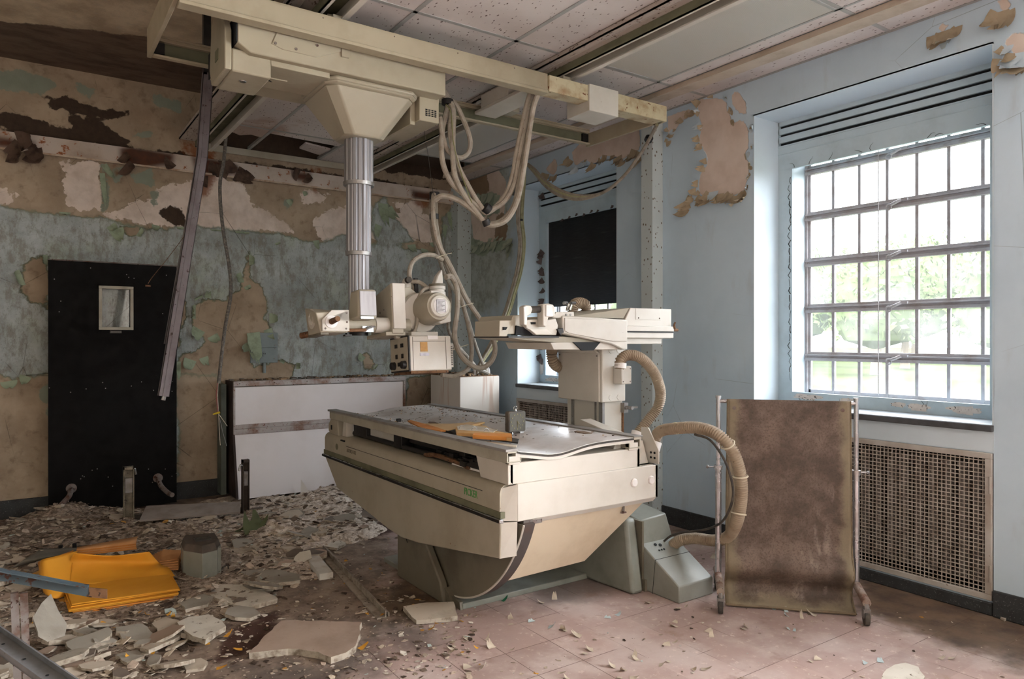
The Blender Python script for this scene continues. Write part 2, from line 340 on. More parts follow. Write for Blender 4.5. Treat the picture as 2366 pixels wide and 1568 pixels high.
for i, q in enumerate([(575, 600, 0, .10, .12, 2.2), (560, 640, 200, .12, .12, 1.6), (570, 660, -60, .1, .08, 2.5), (452, 720, 180, .1, .16, 2.4), (460, 760, -120, .15, .14, 1.2), (490, 775, -60, .12, .12, 1.5), (480, 688, 90, .1, .07, 1.5), (622, 735, 0, .14, .12, 2.0), (618, 760, -70, .16, .1, 1.3), (585, 775, -100, .22, .12, 1.0), (580, 790, -80, .26, .10, .8), (575, 800, 200, .14, .1, 1.5), (440, 830, -110, .16, .13, 1.5), (470, 825, -70, .12, .1, 1.3), (412, 835, -90, .24, .05, .9), (650, 838, 60, .08, .06, 2), (684, 845, 0, .08, .08, 2.2), (838, 820, 230, .14, .1, 1.3), (866, 845, -40, .05, .08, 2.5), (236, 400, -85, .34, .05, .6), (240, 380, -60, .2, .06, 1.1), (268, 528, -70, .16, .14, 1.0), (255, 520, -50, .1, .1, 1.6), (320, 535, -30, .08, .1, 2), (885, 470, -90, .3, .14, .7), (895, 480, -60, .2, .14, 1.1), (875, 520, -110, .2, .1, .9), (1040, 490, -95, .3, .09, .7), (1030, 520, -110, .24, .07, .8), (110, 600, 180, .08, .1, 2), (52, 640, 200, .09, .16, 1.8), (20, 880, -80, .1, .14, 1.4), (60, 868, -110, .1, .1, 1.2), (665, 470, 40, .08, .08, 1.8), (700, 448, 20, .07, .06, 2), (460, 690, 120, .06, .1, 2.4), (640, 560, -60, .05, .07, 2), (150, 490, -90, .06, .1, 2), (420, 525, -90, .05, .1, 2), (730, 555, -80, .12, .08, 1), (950, 565, -80, .14, .12, 1.2), (980, 575, -100, .1, .1, 1.2), (360, 520, -100, .09, .08, 1.5), (1000, 560, -80, .1, .1, 1.2), (560, 535, -90, .06, .16, 2.4), (500, 530, -90, .05, .14, 2.4), (820, 550, -90, .06, .1, 2)]):
    wflake(fl, 'b', *q, 100 + i)
tag(fl.build('peeling_paint', gcol, wall_back), 'curling pale green paint flakes')
# --- right wall, windows cut out
def rw(*pts): return [(lambda q: (q.y, q.z))(px(x, y, X=XR)) for x, y in pts]
WIN = [(1.488, 2.834), (4.078, 5.42), (-1.10, 0.246), (-3.70, -2.35)]
m = NT('blue_wall_coats')
warp = m.noise(7, 8, 0.6); jit = m.math('ADD', m.math('MULTIPLY', m.math('SUBTRACT', warp, 0.5), 0.10), m.math('MULTIPLY', m.math('SUBTRACT', m.noise(30, 5, 0.6), 0.5), 0.03))
blue = m.mix(m.step(m.noise(1.3, 6, 0.6), 0.35, 0.7), lin(194, 212, 226), lin(181, 200, 215))
blue = m.mix(m.step(m.noise(9, 6, 0.6, vec=m.mapping((1, 1, 0.3))), 0.55, 0.8, 0, 0.25), blue, lin(150, 150, 146))
ctan = m.mix(m.step(m.noise(5, 6), 0.35, 0.7), lin(218, 203, 193), lin(200, 182, 170))
c = m.mix(mask('mould', 0.12, 3.0), blue, m.mix(m.step(m.noise(12, 8, 0.7), 0.4, 0.65), lin(176, 186, 184), lin(146, 150, 144)))
c = m.mix(mask('bare', 0.003, 0.6), c, ctan)
c = m.mix(mask('brown', 0.006, 1.6), c, m.mix(m.noise(14, 6), lin(156, 134, 112), lin(124, 104, 84)))
c = m.mix(mask('green', 0.006, 1.2), c, m.mix(m.noise(18, 6), lin(160, 174, 156), lin(130, 144, 128)))
crk = m.step(m.voro(1.7, feature='DISTANCE_TO_EDGE'), 0.0, 0.003, 1, 0)
c = m.mix(m.math('MULTIPLY', crk, m.step(m.noise(1.4), 0.52, 0.6, 0, 0.6)), c, lin(90, 96, 100))
nb = m.bump(m.math('SUBTRACT', 1.0, mask('bare', 0.003, 0.6)), 0.7, 0.006); nb = m.bump(m.noise(90, 4, 0.6), 0.12, 0.003, nb)
blue_coats = m.done(c, 0.62, 0, nb, 0.3)
RL = dict(
 bare=[rw((1612, 240), (1618, 226), (1640, 228), (1675, 232), (1682, 258), (1692, 290), (1715, 272), (1730, 300), (1733, 340), (1722, 360), (1732, 382), (1728, 410), (1720, 440), (1700, 452), (1670, 448), (1650, 445), (1625, 455), (1612, 440), (1620, 400), (1635, 380), (1632, 350), (1613, 325), (1622, 290), (1612, 265)),
       rw((1692, 215), (1705, 212), (1722, 235), (1726, 262), (1708, 258), (1690, 238)), rw((1320, 352), (1345, 322), (1420, 302), (1478, 292), (1480, 345), (1455, 355), (1440, 368), (1400, 358), (1372, 378), (1350, 368), (1330, 385)),
       rw((1541, 268), (1600, 250), (1602, 265), (1575, 278), (1560, 300), (1545, 325)), rw((1586, 452), (1600, 448), (1598, 478), (1582, 470)), rw((1260, 392), (1282, 365), (1290, 385), (1280, 405)),
       rw((2168, 62), (2188, 42), (2200, 60), (2185, 78), (2172, 80)), rw((2306, -5), (2338, -5), (2325, 30), (2312, 30)), rw((2330, 78), (2366, 74), (2400, 110), (2366, 130), (2338, 124), (2320, 105)),
       rw((1085, 400), (1150, 390), (1170, 420), (1165, 500), (1150, 560), (1095, 560), (1085, 480))],
 brown=[rw((1076, 395), (1120, 385), (1130, 440), (1110, 470), (1085, 460)), rw((1150, 500), (1175, 480), (1170, 560), (1140, 555)), rw((1076, 520), (1090, 530), (1085, 570), (1076, 560))],
 green=[rw((1100, 450), (1150, 440), (1155, 490), (1105, 500)), rw((1076, 548), (1120, 560), (1180, 552), (1180, 575), (1110, 590), (1076, 580)), rw((1074, 430), (1088, 440), (1085, 560), (1074, 570))],
 mould=[rw((1074, 300), (1175, 300), (1180, 640), (1150, 700), (1074, 760))])
holes = [(a, b, 0.07, 0.77) for a, b in WIN] + [(a, b, 0.90, 2.714) for a, b in WIN]
ex = [e for w in WIN for e in w] + [e for w in WIN for e in (w[0] - 0.01, w[1] + 0.01)]
us = frange(-4.2, YB, 0.035, ex); vs = frange(0, ZU, 0.035, (0.07, 0.77, 0.90, 2.714))
me = layer_grid(us, vs, lambda u, v: (XR, u, v), RL, holes)
if me.polygons[0].normal.x > 0: me.flip_normals()
me.name = 'wall_right'; me.materials.append(blue_coats)
wall_right = bpy.data.objects.new('wall_right', me); COL.objects.link(wall_right); wall_right['kind'] = 'structure'
blue_p = worn('pale_blue_paint', lin(200, 214, 224), lin(184, 198, 208), 0.5, 2, 0.45, bump=0.04)
blue_cr = worn('cracked_blue_paint', lin(188, 206, 216), lin(160, 176, 184), 0.5, 5, 0.5, speck=lin(60, 60, 60), speck_t=0.78, speck_s=14, bump=0.2)
# reveals and outer masonry around each opening
rv = MB(); mas = MB()
ys = sorted([-4.2] + [e for w in WIN for e in w] + [YB + 0.005])
for k in range(0, len(ys), 2): mas.box(XR + 0.004, XR + 0.5, ys[k], ys[k + 1], -0.1, ZU)
for a, b in WIN:
    mas.box(XR + 0.004, XR + 0.5, a, b, 2.724, ZU); mas.box(XR + 0.26, XR + 0.5, a, b, -0.1, 0.9); mas.box(XR + 0.004, XR + 0.26, a, b, -0.1, 0.062)
    for y in (a, b):                                   # plaster jambs
        e = 0.006 if y == a else -0.006
        rv.box(XR, XR + 0.26, y - abs(e) if y == b else y - 0.001, y + 0.001 if y == b else y + 0.006, 0.90, 2.714)
    rv.box(XR, XR + 0.26, a, b, 2.712, 2.722)
struct(mas, 'wall_right', solid); struct(rv, 'trim_1', blue_p)
# --- windows
glass = NT('dusty_glass'); gb = glass.n('ShaderNodeBsdfGlossy'); gb.inputs['Roughness'].default_value = 0.05
gt = glass.n('ShaderNodeBsdfTransparent'); gd = glass.n('ShaderNodeBsdfTranslucent'); gd.inputs['Color'].default_value = (1, 1, 1, 1)
m1 = glass.n('ShaderNodeMixShader'); m1.inputs[0].default_value = 0.05; glass.l(gt.outputs[0], m1.inputs[1]); glass.l(gb.outputs[0], m1.inputs[2])
m2 = glass.n('ShaderNodeMixShader'); glass.l(glass.step(glass.noise(4, 5), 0.3, 0.7, 0.015, 0.05), m2.inputs[0]); glass.l(m1.outputs[0], m2.inputs[1]); glass.l(gd.outputs[0], m2.inputs[2])
glass.l(m2.outputs[0], glass.out.inputs[0]); glass_m = glass.m
bar_m = worn('weathered_window_steel', lin(170, 168, 172), lin(136, 122, 112), 0.6, 12, 0.6, speck=lin(100, 80, 68), speck_t=0.70)
slate = worn('dark_stone', lin(78, 80, 84), lin(52, 52, 54), 0.6, 14, 0.5, speck=lin(120, 118, 112), speck_t=0.72, speck_s=80)
sill_top = worn('dusty_sill', lin(150, 156, 160), lin(112, 112, 110), 0.6, 12, 0.6)
flk_dark = worn('dark_backed_flake', lin(98, 86, 84), lin(58, 48, 46), 0.7, 20, 0.8)
slot_m = plain('dark_slot', lin(14, 17, 22), 0.8)
ZB = [1.205, 1.511, 1.807, 2.103, 2.398]
def window(i, a, b, full=True):
    w = thing('window_%d' % i, None, None, (XR, (a + b) / 2, 0.90)); w['kind'] = 'structure'
    ya, yb = a + 0.115, b - 0.106; X = XR + 0.25; f = MB()
    f.box(X, X + 0.02, a, ya, 0.90, 2.40).box(X, X + 0.02, yb, b, 0.90, 2.40).box(X, X + 0.02, ya, yb, 0.90, 0.978).box(X, X + 0.02, a, b, 2.398, 2.556)
    for z0, z1 in ((2.577, 2.615), (2.632, 2.668), (2.686, 2.714)): f.box(X, X + 0.02, a, b, z0, z1)
    f.box(X, X + 0.02, a, a + 0.012, 2.55, 2.714).box(X, X + 0.02, b - 0.012, b, 2.55, 2.714)
    f.box(X - 0.006, X, a, b, 2.548, 2.556).box(X - 0.004, X, a, b, 2.50, 2.503)
    f.build('window_frame', blue_cr, w)
    MB().box(X + 0.019, X + 0.03, a, b, 2.53, 2.72).build('vent_slots', slot_m, w)
    MB().box(X + 0.02, X + 0.15, yb, yb + 0.02, 0.96, 2.50).box(X + 0.02, X + 0.15, ya - 0.02, ya, 0.96, 2.50).box(X + 0.02, X + 0.15, ya, yb, 0.955, 0.965).box(X + 0.02, X + 0.25, a, b, 2.49, 2.6).build('window_lining', white_bright if False else blue_p, w)
    G = X + 0.15; s = MB()
    s.box(G - 0.012, G + 0.02, yb - 0.018, yb, 0.965, 2.49).box(G, G + 0.02, yb - 0.034, yb - 0.018, 0.965, 2.49).box(G - 0.012, G + 0.02, ya, ya + 0.014, 0.965, 2.49)
    for z in ZB:
        s.box(G - 0.018, G + 0.02, ya, yb, z - 0.030, z - 0.012).box(G - 0.008, G + 0.02, ya, yb, z - 0.012, z + 0.002).box(G - 0.02, G + 0.02, ya, yb, z + 0.002, z + 0.010).box(G - 0.006, G + 0.02, ya, yb, z + 0.010, z + 0.026)
    s.box(G, G + 0.02, ya, yb, 0.965, 0.99).box(G - 0.01, G + 0.02, ya, yb, 2.47, 2.49)
    s.build('window_bars', bar_m, w, bevel=0.002)
    for k in range(6):
        y = yb - 0.188 - 0.1690 * k
        MB().box(G - 0.002, G + 0.016, y - 0.009, y + 0.009, 0.965, 2.48).build('glazing_bar', bar_m, w)
    MB().box(G + 0.008, G + 0.011, ya, yb, 0.965, 2.49).build('pane', glass_m, w)
    for z in ZB:                                         # casement latches with pull rings
        y = yb - 0.60; h = MB().box(G - 0.03, G - 0.012, y - 0.055, y + 0.035, z + 0.004, z + 0.016)
        h.tube([(G - 0.03, y - 0.02, z + 0.01), (G - 0.045, y, z - 0.002), (G - 0.04, y + 0.03, z - 0.012)], 0.009, 8)
        ring = [(G - 0.04, y + 0.045 + 0.016 * math.cos(t), z - 0.024 + 0.016 * math.sin(t)) for t in np.linspace(0, 2 * math.pi, 15)]
        h.tube(ring, 0.0045, 6, False); h.build('window_latch', bar_m, w)
    MB().box(XR - 0.022, X + 0.01, a - 0.001, b + 0.001, 0.872, 0.904).build('window_sill', [slate], w, bevel=0.004)
    MB().box(XR - 0.015, X, a + 0.01, b - 0.01, 0.9042, 0.9055).build('sill_dust', sill_top, w)
    ap = MB().box(XR - 0.002, XR + 0.02, a - 0.002, b + 0.002, 0.772, 0.872); ap.build('apron', blue_p, w)
    return w, G
wins = [window(i + 1, a, b) for i, (a, b) in enumerate(WIN)]
w1 = wins[0][0]; w2 = wins[1][0]
# bare patches and dark flakes on the window frames
pch = MB(); X = XR + 0.249
plw = worn('speckled_primer', lin(214, 206, 200), lin(180, 170, 164), 0.5, 20, 0.7, speck=lin(60, 52, 50), speck_t=0.6, speck_s=70)
def blob(mb, cy, cz, ry, rz, Xp, seed, n=22):
    r = random.Random(seed); pts = []
    for k in range(n):
        t = 2 * math.pi * k / n; q = 1 + r.uniform(-0.28, 0.2); pts.append((cy + ry * q * math.cos(t), cz + rz * q * math.sin(t)))
    mb.prism(pts, 'x', Xp - 0.0012, Xp)
for cy, cz, ry, rz in ((2.62, 0.952, 0.10, 0.018), (2.36, 0.945, 0.045, 0.018), (2.06, 0.945, 0.045, 0.014), (1.95, 0.938, 0.055, 0.022), (1.72, 0.942, 0.085, 0.024)): blob(pch, cy, cz, ry, rz, X, int(cy * 99))
tag(pch.build('bare_patch', plw, w1), 'patches of speckled primer where the blue paint is gone')
cr = MB()
for i in range(26):
    z = 1.05 + i * 0.05; y = 2.728 + 0.012; cr.tube([(X, y + rng.uniform(-.004, .01), z), (X - 0.002, y + rng.uniform(0, .02), z + .02), (X, y + rng.uniform(-.004, .01), z + .045)], rng.uniform(0.001, 0.003), 4)
for i in range(16):
    y = rng.uniform(1.62, 2.72); z = 0.93 + rng.uniform(-.02, .03) if i % 2 else 2.402; p_ = [(X, y, z)]; a_ = rng.uniform(1.0, 2.1) if i % 2 == 0 else rng.uniform(0, 6.3)
    for k in range(4): a_ += rng.uniform(-.7, .7); p_.append((X, p_[-1][1] + .013 * math.cos(a_), p_[-1][2] + .013 * math.sin(a_)))
    cr.tube(p_, 0.0011, 4, True, [.0016, .0014, .0011, .0008, .0004])
tag(cr.build('paint_crack', slot_m, w1), 'dark cracks in the paint', None)
pch = MB()
for cy, cz, ry, rz in ((5.37, 1.05, 0.03, 0.08), (5.2, 0.94, 0.12, 0.02), (5.36, 1.28, 0.03, 0.06)): blob(pch, cy, cz, ry, rz, X, int(cy * 99))
pch.build('bare_patch', plw, w2)
df = MB()
for i, (y, z) in enumerate([(5.40, 2.14), (5.39, 2.10), (5.41, 2.05), (5.40, 1.98), (5.38, 1.94), (5.39, 1.87), (5.38, 1.78), (5.39, 1.65), (5.40, 1.60), (5.41, 1.24), (5.42, 1.14), (5.40, 1.10), (5.39, 1.30), (4.7, 2.42), (4.62, 2.41), (4.44, 2.42), (5.0, 2.41), (5.1, 2.40), (4.9, 2.42), (4.8, 2.405), (5.38, 2.66)]):
    curl_flake(df, (X - 0.002, y - .05, z), (0, rng.choice((1, .6)), rng.uniform(-1, .4)) if y > 5.2 else (0, .3, -1), (-1, 0, 0), rng.uniform(.05, .085) if y > 5.2 else .04, rng.uniform(.05, .09) if y > 5.2 else .03, rng.uniform(.8, 1.8), i)
tag(df.build('paint_flake', flk_dark, w2), 'dark curling paint flakes', None)
# peeling flakes on the blue wall
tanf = worn('tan_backed_flake', lin(176, 160, 136), lin(142, 124, 100), 0.6, 14, 0.75); bluef = blue_p
fl = MB(); fb = MB()
big = [(1612, 240, 150), (1640, 228, 90), (1676, 234, 60), (1684, 262, 20), (1692, 288, 10), (1730, 300, 20), (1735, 338, 0), (1724, 360, 0), (1733, 384, -20), (1730, 408, -30), (1722, 436, -40), (1712, 448, -60), (1700, 452, -80), (1688, 450, -90), (1674, 450, -90), (1664, 449, -100), (1650, 446, -90), (1638, 450, -100), (1624, 455, -120), (1613, 440, 200), (1616, 420, 180), (1626, 392, 180), (1634, 372, 190), (1622, 340, 190), (1613, 322, 170), (1620, 292, 180), (1613, 262, 170), (1606, 258, 200), (1590, 262, 220), (1575, 278, 240), (1560, 300, 230), (1600, 455, 220), (1590, 470, 230), (1584, 478, 250), (1320, 372, 230), (1332, 385, 250), (1350, 370, 260), (1372, 378, 250), (1388, 366, 260), (1400, 360, 270), (1415, 362, 270), (1430, 366, 280), (1442, 368, 260), (1456, 356, 280), (1470, 350, 270), (1478, 360, 260), (1262, 400, 240), (1280, 404, 280), (2168, 78, 240), (2182, 80, 260), (2196, 66, 300), (2318, 30, 260), (2312, 34, 240), (2325, 110, 240), (2340, 126, 260), (2355, 132, 270), (2362, 150, 270), (2320, 140, 230), (1545, 325, 260), (1552, 310, 250), (1540, 300, 200)]
for i, (x, y, a_) in enumerate(big):
    low = y > 430 or 300 > y > 255 and x < 1600
    for k in range(2):
        L = rng.uniform(.05, .12) if (y > 436 or x < 1500 or x > 2100) else rng.uniform(.03, .065)
        q = px(x + rng.uniform(-4, 4), y + rng.uniform(-4, 4), X=XR); t = R(a_ + rng.uniform(-35, 35))
        curl_flake(fl if rng.random() < .78 else fb, q, (0, -math.cos(t), math.sin(t)), (-1, 0, 0), L, L * rng.uniform(.6, 1.1), rng.uniform(.7, 2.0), i * 7 + k)
tag(fl.build('peeling_paint', tanf, wall_right), 'tan-backed curling paint flakes'); tag(fb.build('peeling_paint', bluef, wall_right), 'pale blue curling paint flakes')
fl = MB(); gcol2 = worn('grey_green_flake', lin(176, 186, 168), lin(140, 150, 132), .5, 20, .7)
for i in range(26):
    x = rng.uniform(1078, 1185); q = px(x, 560 + rng.uniform(-12, 10), X=XR); curl_flake(fl, q, (0, rng.uniform(-.4, .4), -1), (-1, 0, 0), rng.uniform(.05, .14), rng.uniform(.04, .1), rng.uniform(.5, 1.6), i)
for x, y in ((1105, 450), (1120, 448), (1135, 446), (1150, 450), (1110, 470), (1140, 475), (1080, 460), (1084, 500)):
    q = px(x, y, X=XR); curl_flake(fl, q, (0, .2, -1), (-1, 0, 0), .14, .1, .9, int(x))
fl.build('peeling_paint', gcol2, wall_right)
# --- speckled metal chases on the walls
chz = NT('speckled_tile_metal')
v = chz.voro(34, vec=chz.mapping((1, 1, 0.7))); vn = chz.noise(70, 2, 0.5)
c = chz.mix(chz.step(chz.math('ADD', v, chz.math('MULTIPLY', vn, 0.3)), 0.31, 0.34, 1, 0), lin(190, 200, 202), lin(104, 92, 80)); chz.done(c, 0.6)
struct(MB().box(3.694, XR - 0.001, 3.60, 3.71, 0.0, ZC).box(3.692, XR - .001, 3.598, 3.712, 1.655, 1.66), 'trim_2', chz.m)
struct(MB().box(3.64, XR - 0.001, 6.24, YB - 0.001, 0.0, 2.86), 'trim_3', chz.m)
# --- baseboards
cove = worn('black_terrazzo_base', lin(52, 54, 56), lin(34, 34, 34), 0.5, 14, 0.6, speck=lin(110, 110, 108), speck_t=0.62, speck_s=120)
bb = MB()
for a, b in ((-4.2, -3.7), (-2.35, -1.10), (0.246, 1.488), (2.834, 3.60), (3.71, 4.078), (5.42, YB)): bb.box(XR - 0.018, XR + 0.002, a, b, 0, 0.125)
for a, b in WIN: bb.box(XR - 0.012, XR + 0.002, a, b, 0, 0.062)
struct(bb, 'baseboard_right', cove, bevel=0.006)
struct(MB().box(-3, XR - .02, YB - 0.02, YB + 0.002, 0, 0.14), 'baseboard_back', cove, bevel=0.006)
struct(MB().box(3.70, XR, 2.84, 3.02, 0.13, 0.52).box(3.69, XR, 2.83, 3.03, 0.52, 0.53), 'trim_4', blue_p, bevel=0.004)
# --- radiators and their grilles
rad_m = worn('old_radiator', lin(136, 128, 122), lin(84, 72, 64), 0.9, 10, 0.7, speck=lin(84, 62, 50), speck_t=0.62, streak=True)
gr_m = worn('grille_wire', lin(176, 168, 158), lin(124, 108, 96), 0.7, 16, 0.6)
grf_m = worn('grille_frame', lin(178, 174, 168), lin(134, 112, 92), 0.5, 5, 0.55, speck=lin(110, 76, 56), speck_t=0.7)
niche = plain('dark_niche', lin(46, 38, 34), 0.9)
lab_g = ['wire mesh radiator grille under the big bright window, right of the brown screen', 'wire mesh radiator grille under the far blinded window, behind the examination table']
lab_r = ['ribbed radiator seen through the grille beside the brown screen', 'ribbed radiator behind the far grille under the black blind']
for i, (a, b) in enumerate(WIN[:2]):
    g = thing('radiator_grille', lab_g[i], 'grille', (XR, (a + b) / 2, 0.07))
    f = MB().box(XR - 0.014, XR + 0.006, a + .004, b - .004, 0.072, 0.10).box(XR - 0.014, XR + 0.006, a + .004, b - .004, 0.742, 0.77).box(XR - 0.014, XR + 0.006, a + .004, a + .034, 0.10, 0.742).box(XR - 0.014, XR + 0.006, b - .034, b - .004, 0.10, 0.742)
    f.build('grille_frame', grf_m, g, bevel=0.003)
    wr = MB(); n = 62
    for k in range(n): y = a + .034 + (b - a - .068) * (k + .5) / n; wr.box(XR - 0.004, XR - 0.001, y - .0022, y + .0022, 0.10, 0.742)
    n = 32
    for k in range(n): z = 0.10 + .642 * (k + .5) / n; wr.box(XR - 0.0065, XR - 0.003, a + .034, b - .034, z - .0022, z + .0022)
    wr.build('wire_mesh', gr_m, g, smooth=False)
    for z in (0.20, 0.62): MB().cyl((XR - .016, a + .008, z - .04), (XR - .016, a + .008, z + .04), .007, 10).box(XR - .018, XR - .012, a + .006, a + .03, z - .035, z + .035).build('hinge', grf_m, g)
    r = thing('radiator', lab_r[i], 'radiator', (XR + .12, (a + b) / 2, 0.07)); n = 17
    for k in range(n):
        y = a + .10 + (b - a - .2) * k / (n - 1); s = MB()
        for X0 in (XR + .09, XR + .16): s.tube([(X0, y, .13), (X0, y, .16), (X0, y, .66), (X0, y, .69)], .019, 8, True, [.012, .021, .021, .012])
        s.box(XR + .08, XR + .18, y - .022, y + .022, .12, .15).box(XR + .08, XR + .18, y - .022, y + .022, .67, .70); s.build('radiator_section', rad_m, r)
    MB().cyl((XR + .13, a + .09, .69), (XR + .13, b - .09, .69), .02, 10).cyl((XR + .13, a + .09, .13), (XR + .13, b - .09, .13), .02, 10).cyl((XR + .06, a + .05, .07), (XR + .06, a + .05, .60), .012, 8).build('header_pipe', rad_m, r)
    struct(MB().box(XR + .24, XR + .25, a, b, .06, .88).box(XR + .004, XR + .25, a - .004, a + .002, .06, .88).box(XR + .004, XR + .25, b - .002, b + .004, .06, .88).box(XR + .004, XR + .25, a, b, .055, .066), 'trim_%d' % (6 + i), niche)
# --- black blackout blind in the far window, chain in the near one
m = NT('blackout_cloth'); n = m.noise(60, 3, 0.6, vec=m.mapping((1, .15, 3))); c = m.mix(m.step(n, .3, .8), lin(26, 27, 31), lin(44, 44, 48))
c = m.mix(m.step(m.noise(5, 5, .6, vec=m.mapping((1, .4, 4))), .6, .75, 0, .5), c, lin(86, 86, 88)); cloth_b = m.done(c, .8)
b = MB(); a_, b_ = WIN[1]; ny = 24; vs = [(XR + .285 + .004 * math.sin(k * .9), a_ + .10 + (b_ - a_ - .19) * k / ny, z) for z in (2.46, 1.612) for k in range(ny + 1)]
b.add(vs, [(k, k + 1, ny + 2 + k, ny + 1 + k) for k in range(ny)])
o = top(b, 'roller_blind', cloth_b, 'black cloth blind pulled most of the way down over the far window', 'blind'); o.modifiers.new('thick', 'SOLIDIFY').thickness = .002
ch = MB(); yc = px(2029, 600, X=XR + .27).y; cz = 2.40
while cz > 0.985:
    for k in range(1): ch.tube([(XR + .272 + .003 * math.cos(t), yc + .003 * math.cos(t * 1.0), cz + .008 * math.sin(t)) for t in np.linspace(0, 2 * math.pi, 7)], .0016, 4, False)
    cz -= .0135
top(ch, 'pull_chain', bar_m, 'thin bead chain hanging down the middle of the big bright window', 'chain')
wd = MB().tube(spline([px(1984, 975, z=.912) + Vector((-.0, 0, .0)), px(2010, 990, z=.912), px(2030, 985, z=.915), px(2050, 988, z=.912)], 5), .002, 5)
# ================================================================ CEILINGS
m = NT('old_plaster_ceiling'); jn = m.noise(6, 9, .65)
sxy = m.n('ShaderNodeSeparateXYZ'); m.l(m.obj, sxy.inputs[0])
edge = m.math('ADD', sxy.outputs['Y'], m.math('MULTIPLY', m.math('SUBTRACT', jn, .5), .22)); edge = m.math('ADD', edge, m.math('MULTIPLY', sxy.outputs['X'], .32))
scr = m.mix(m.step(m.noise(9, 8, .7, vec=m.mapping((.4, 1, 1))), .4, .7), lin(110, 90, 74), lin(70, 55, 45)); pl = m.mix(m.step(m.noise(4, 9, .65), .35, .65), lin(206, 190, 164), lin(168, 150, 126))
pl = m.mix(m.step(m.noise(16, 8, .7), .55, .7, 0, .7), pl, lin(188, 176, 158))
c = m.mix(m.step(edge, 5.60, 5.63), pl, scr); ceil_old = m.done(c, .9, 0, m.bump(jn, .5, .02))
struct(MB().box(-3.0, XR + .5, -4.2, YB + .25, ZU, ZU + .15), 'ceiling', ceil_old)
# suspended ceiling
m = NT('fissured_ceiling_tile')
v = m.voro(58, vec=m.mapping((1, .4, 1))); nn = m.noise(38, 4, .6); f1 = m.step(m.math('ADD', v, m.math('MULTIPLY', nn, .9)), .56, .62, 1, 0)
c = m.mix(m.step(m.noise(1.6, 5), .35, .7), lin(210, 203, 200), lin(190, 181, 178)); c = m.mix(f1, c, lin(96, 80, 74))
st = m.step(m.math('ADD', m.attr('damp').outputs['Fac'], m.math('MULTIPLY', m.math('SUBTRACT', m.noise(5, 7), .5), .5)), 0, .12)
c = m.mix(m.math('MULTIPLY', st, .55), c, lin(150, 112, 82)); tile_m = m.done(c, .85, 0, m.bump(f1, -.5, .003))
GX = [1.335, 1.622, 2.232, 2.53]; GY = [-1.685, -.465, .755, 1.975, 3.195, 4.415, 5.635, 6.36]
tl = MB()
def tile(x0, x1, y0, y1): tl.box(x0 + .004, x1 - .004, y0 + .004, y1 - .004, ZC, ZC + .016)
for j in range(len(GY) - 1):
    for i in range(3):
        if j == 6 and i in (0, 1, 2): continue
        tile(GX[i], GX[i + 1], GY[j], GY[j + 1])
    if j not in (3, 5, 6): tile(2.73, 3.327, GY[j], GY[j + 1])
    tile(3.327, 3.45, GY[j], GY[j + 1]) if j < 6 else None
    tile(3.575, XR, GY[j], GY[j + 1])
# broken tiles near the back wall
tl.prism([(1.34, 5.64), (1.618, 5.64), (1.618, 5.90), (1.52, 5.86), (1.45, 5.93), (1.34, 5.84)], 'z', ZC, ZC + .016)
tl.prism([(1.63, 5.64), (2.228, 5.64), (2.228, 5.80), (1.63, 5.74)], 'z', ZC, ZC + .016); tl.prism([(2.24, 5.64), (2.52, 5.64), (2.52, 6.36), (2.24, 6.36)], 'z', ZC, ZC + .016)
tl.hexa([(2.0, 5.98, 2.97), (2.22, 5.98, 2.95), (2.22, 6.25, 2.96), (2.02, 6.2, 2.98)], [(2.0, 5.98, 2.985), (2.22, 5.98, 2.965), (2.22, 6.25, 2.975), (2.02, 6.2, 2.995)])
ceil = struct(tl, 'ceiling', tile_m, smooth=False)
at = ceil.data.attributes.new('damp', 'FLOAT', 'POINT'); at.data.foreach_set('value', np.array([(.12 if v.co.y > 5.3 and v.co.x < 1.7 else -.3) for v in ceil.data.vertices], np.float32))
tb = MB(); tee = worn('ceiling_tee', lin(160, 160, 158), lin(130, 128, 124), .5, 6, .5)
for x in (1.622, 2.232): tb.box(x - .012, x + .012, -1.7, 6.36, ZC - .003, ZC + .002).box(x - .001, x + .001, -1.7, 6.36, ZC, ZC + .03)
for y in GY[1:-1]: tb.box(1.335, 2.53, y - .012, y + .012, ZC - .003, ZC + .0015); tb.box(2.72, 3.45, y - .012, y + .012, ZC - .003, ZC + .0015); tb.box(3.575, XR, y - .012, y + .012, ZC - .003, ZC + .0015)
tb.box(3.322, 3.337, -1.7, 5.635, ZC - .003, ZC + .0015).box(2.715, 2.735, -1.7, 6.36, ZC - .003, ZC + .0015).box(XR - .02, XR, -1.7, YB, ZC - .004, ZC)
tb.build('ceiling_grid', tee, ceil, smooth=False)
tag(MB().box(1.27, 2.62, YB - .05, YB - .002, ZC - .01, ZC - .004).box(1.27, 2.62, YB - .055, YB - .049, ZC - .06, ZC - .004).build('edge_trim', cream_dull, ceil), None)
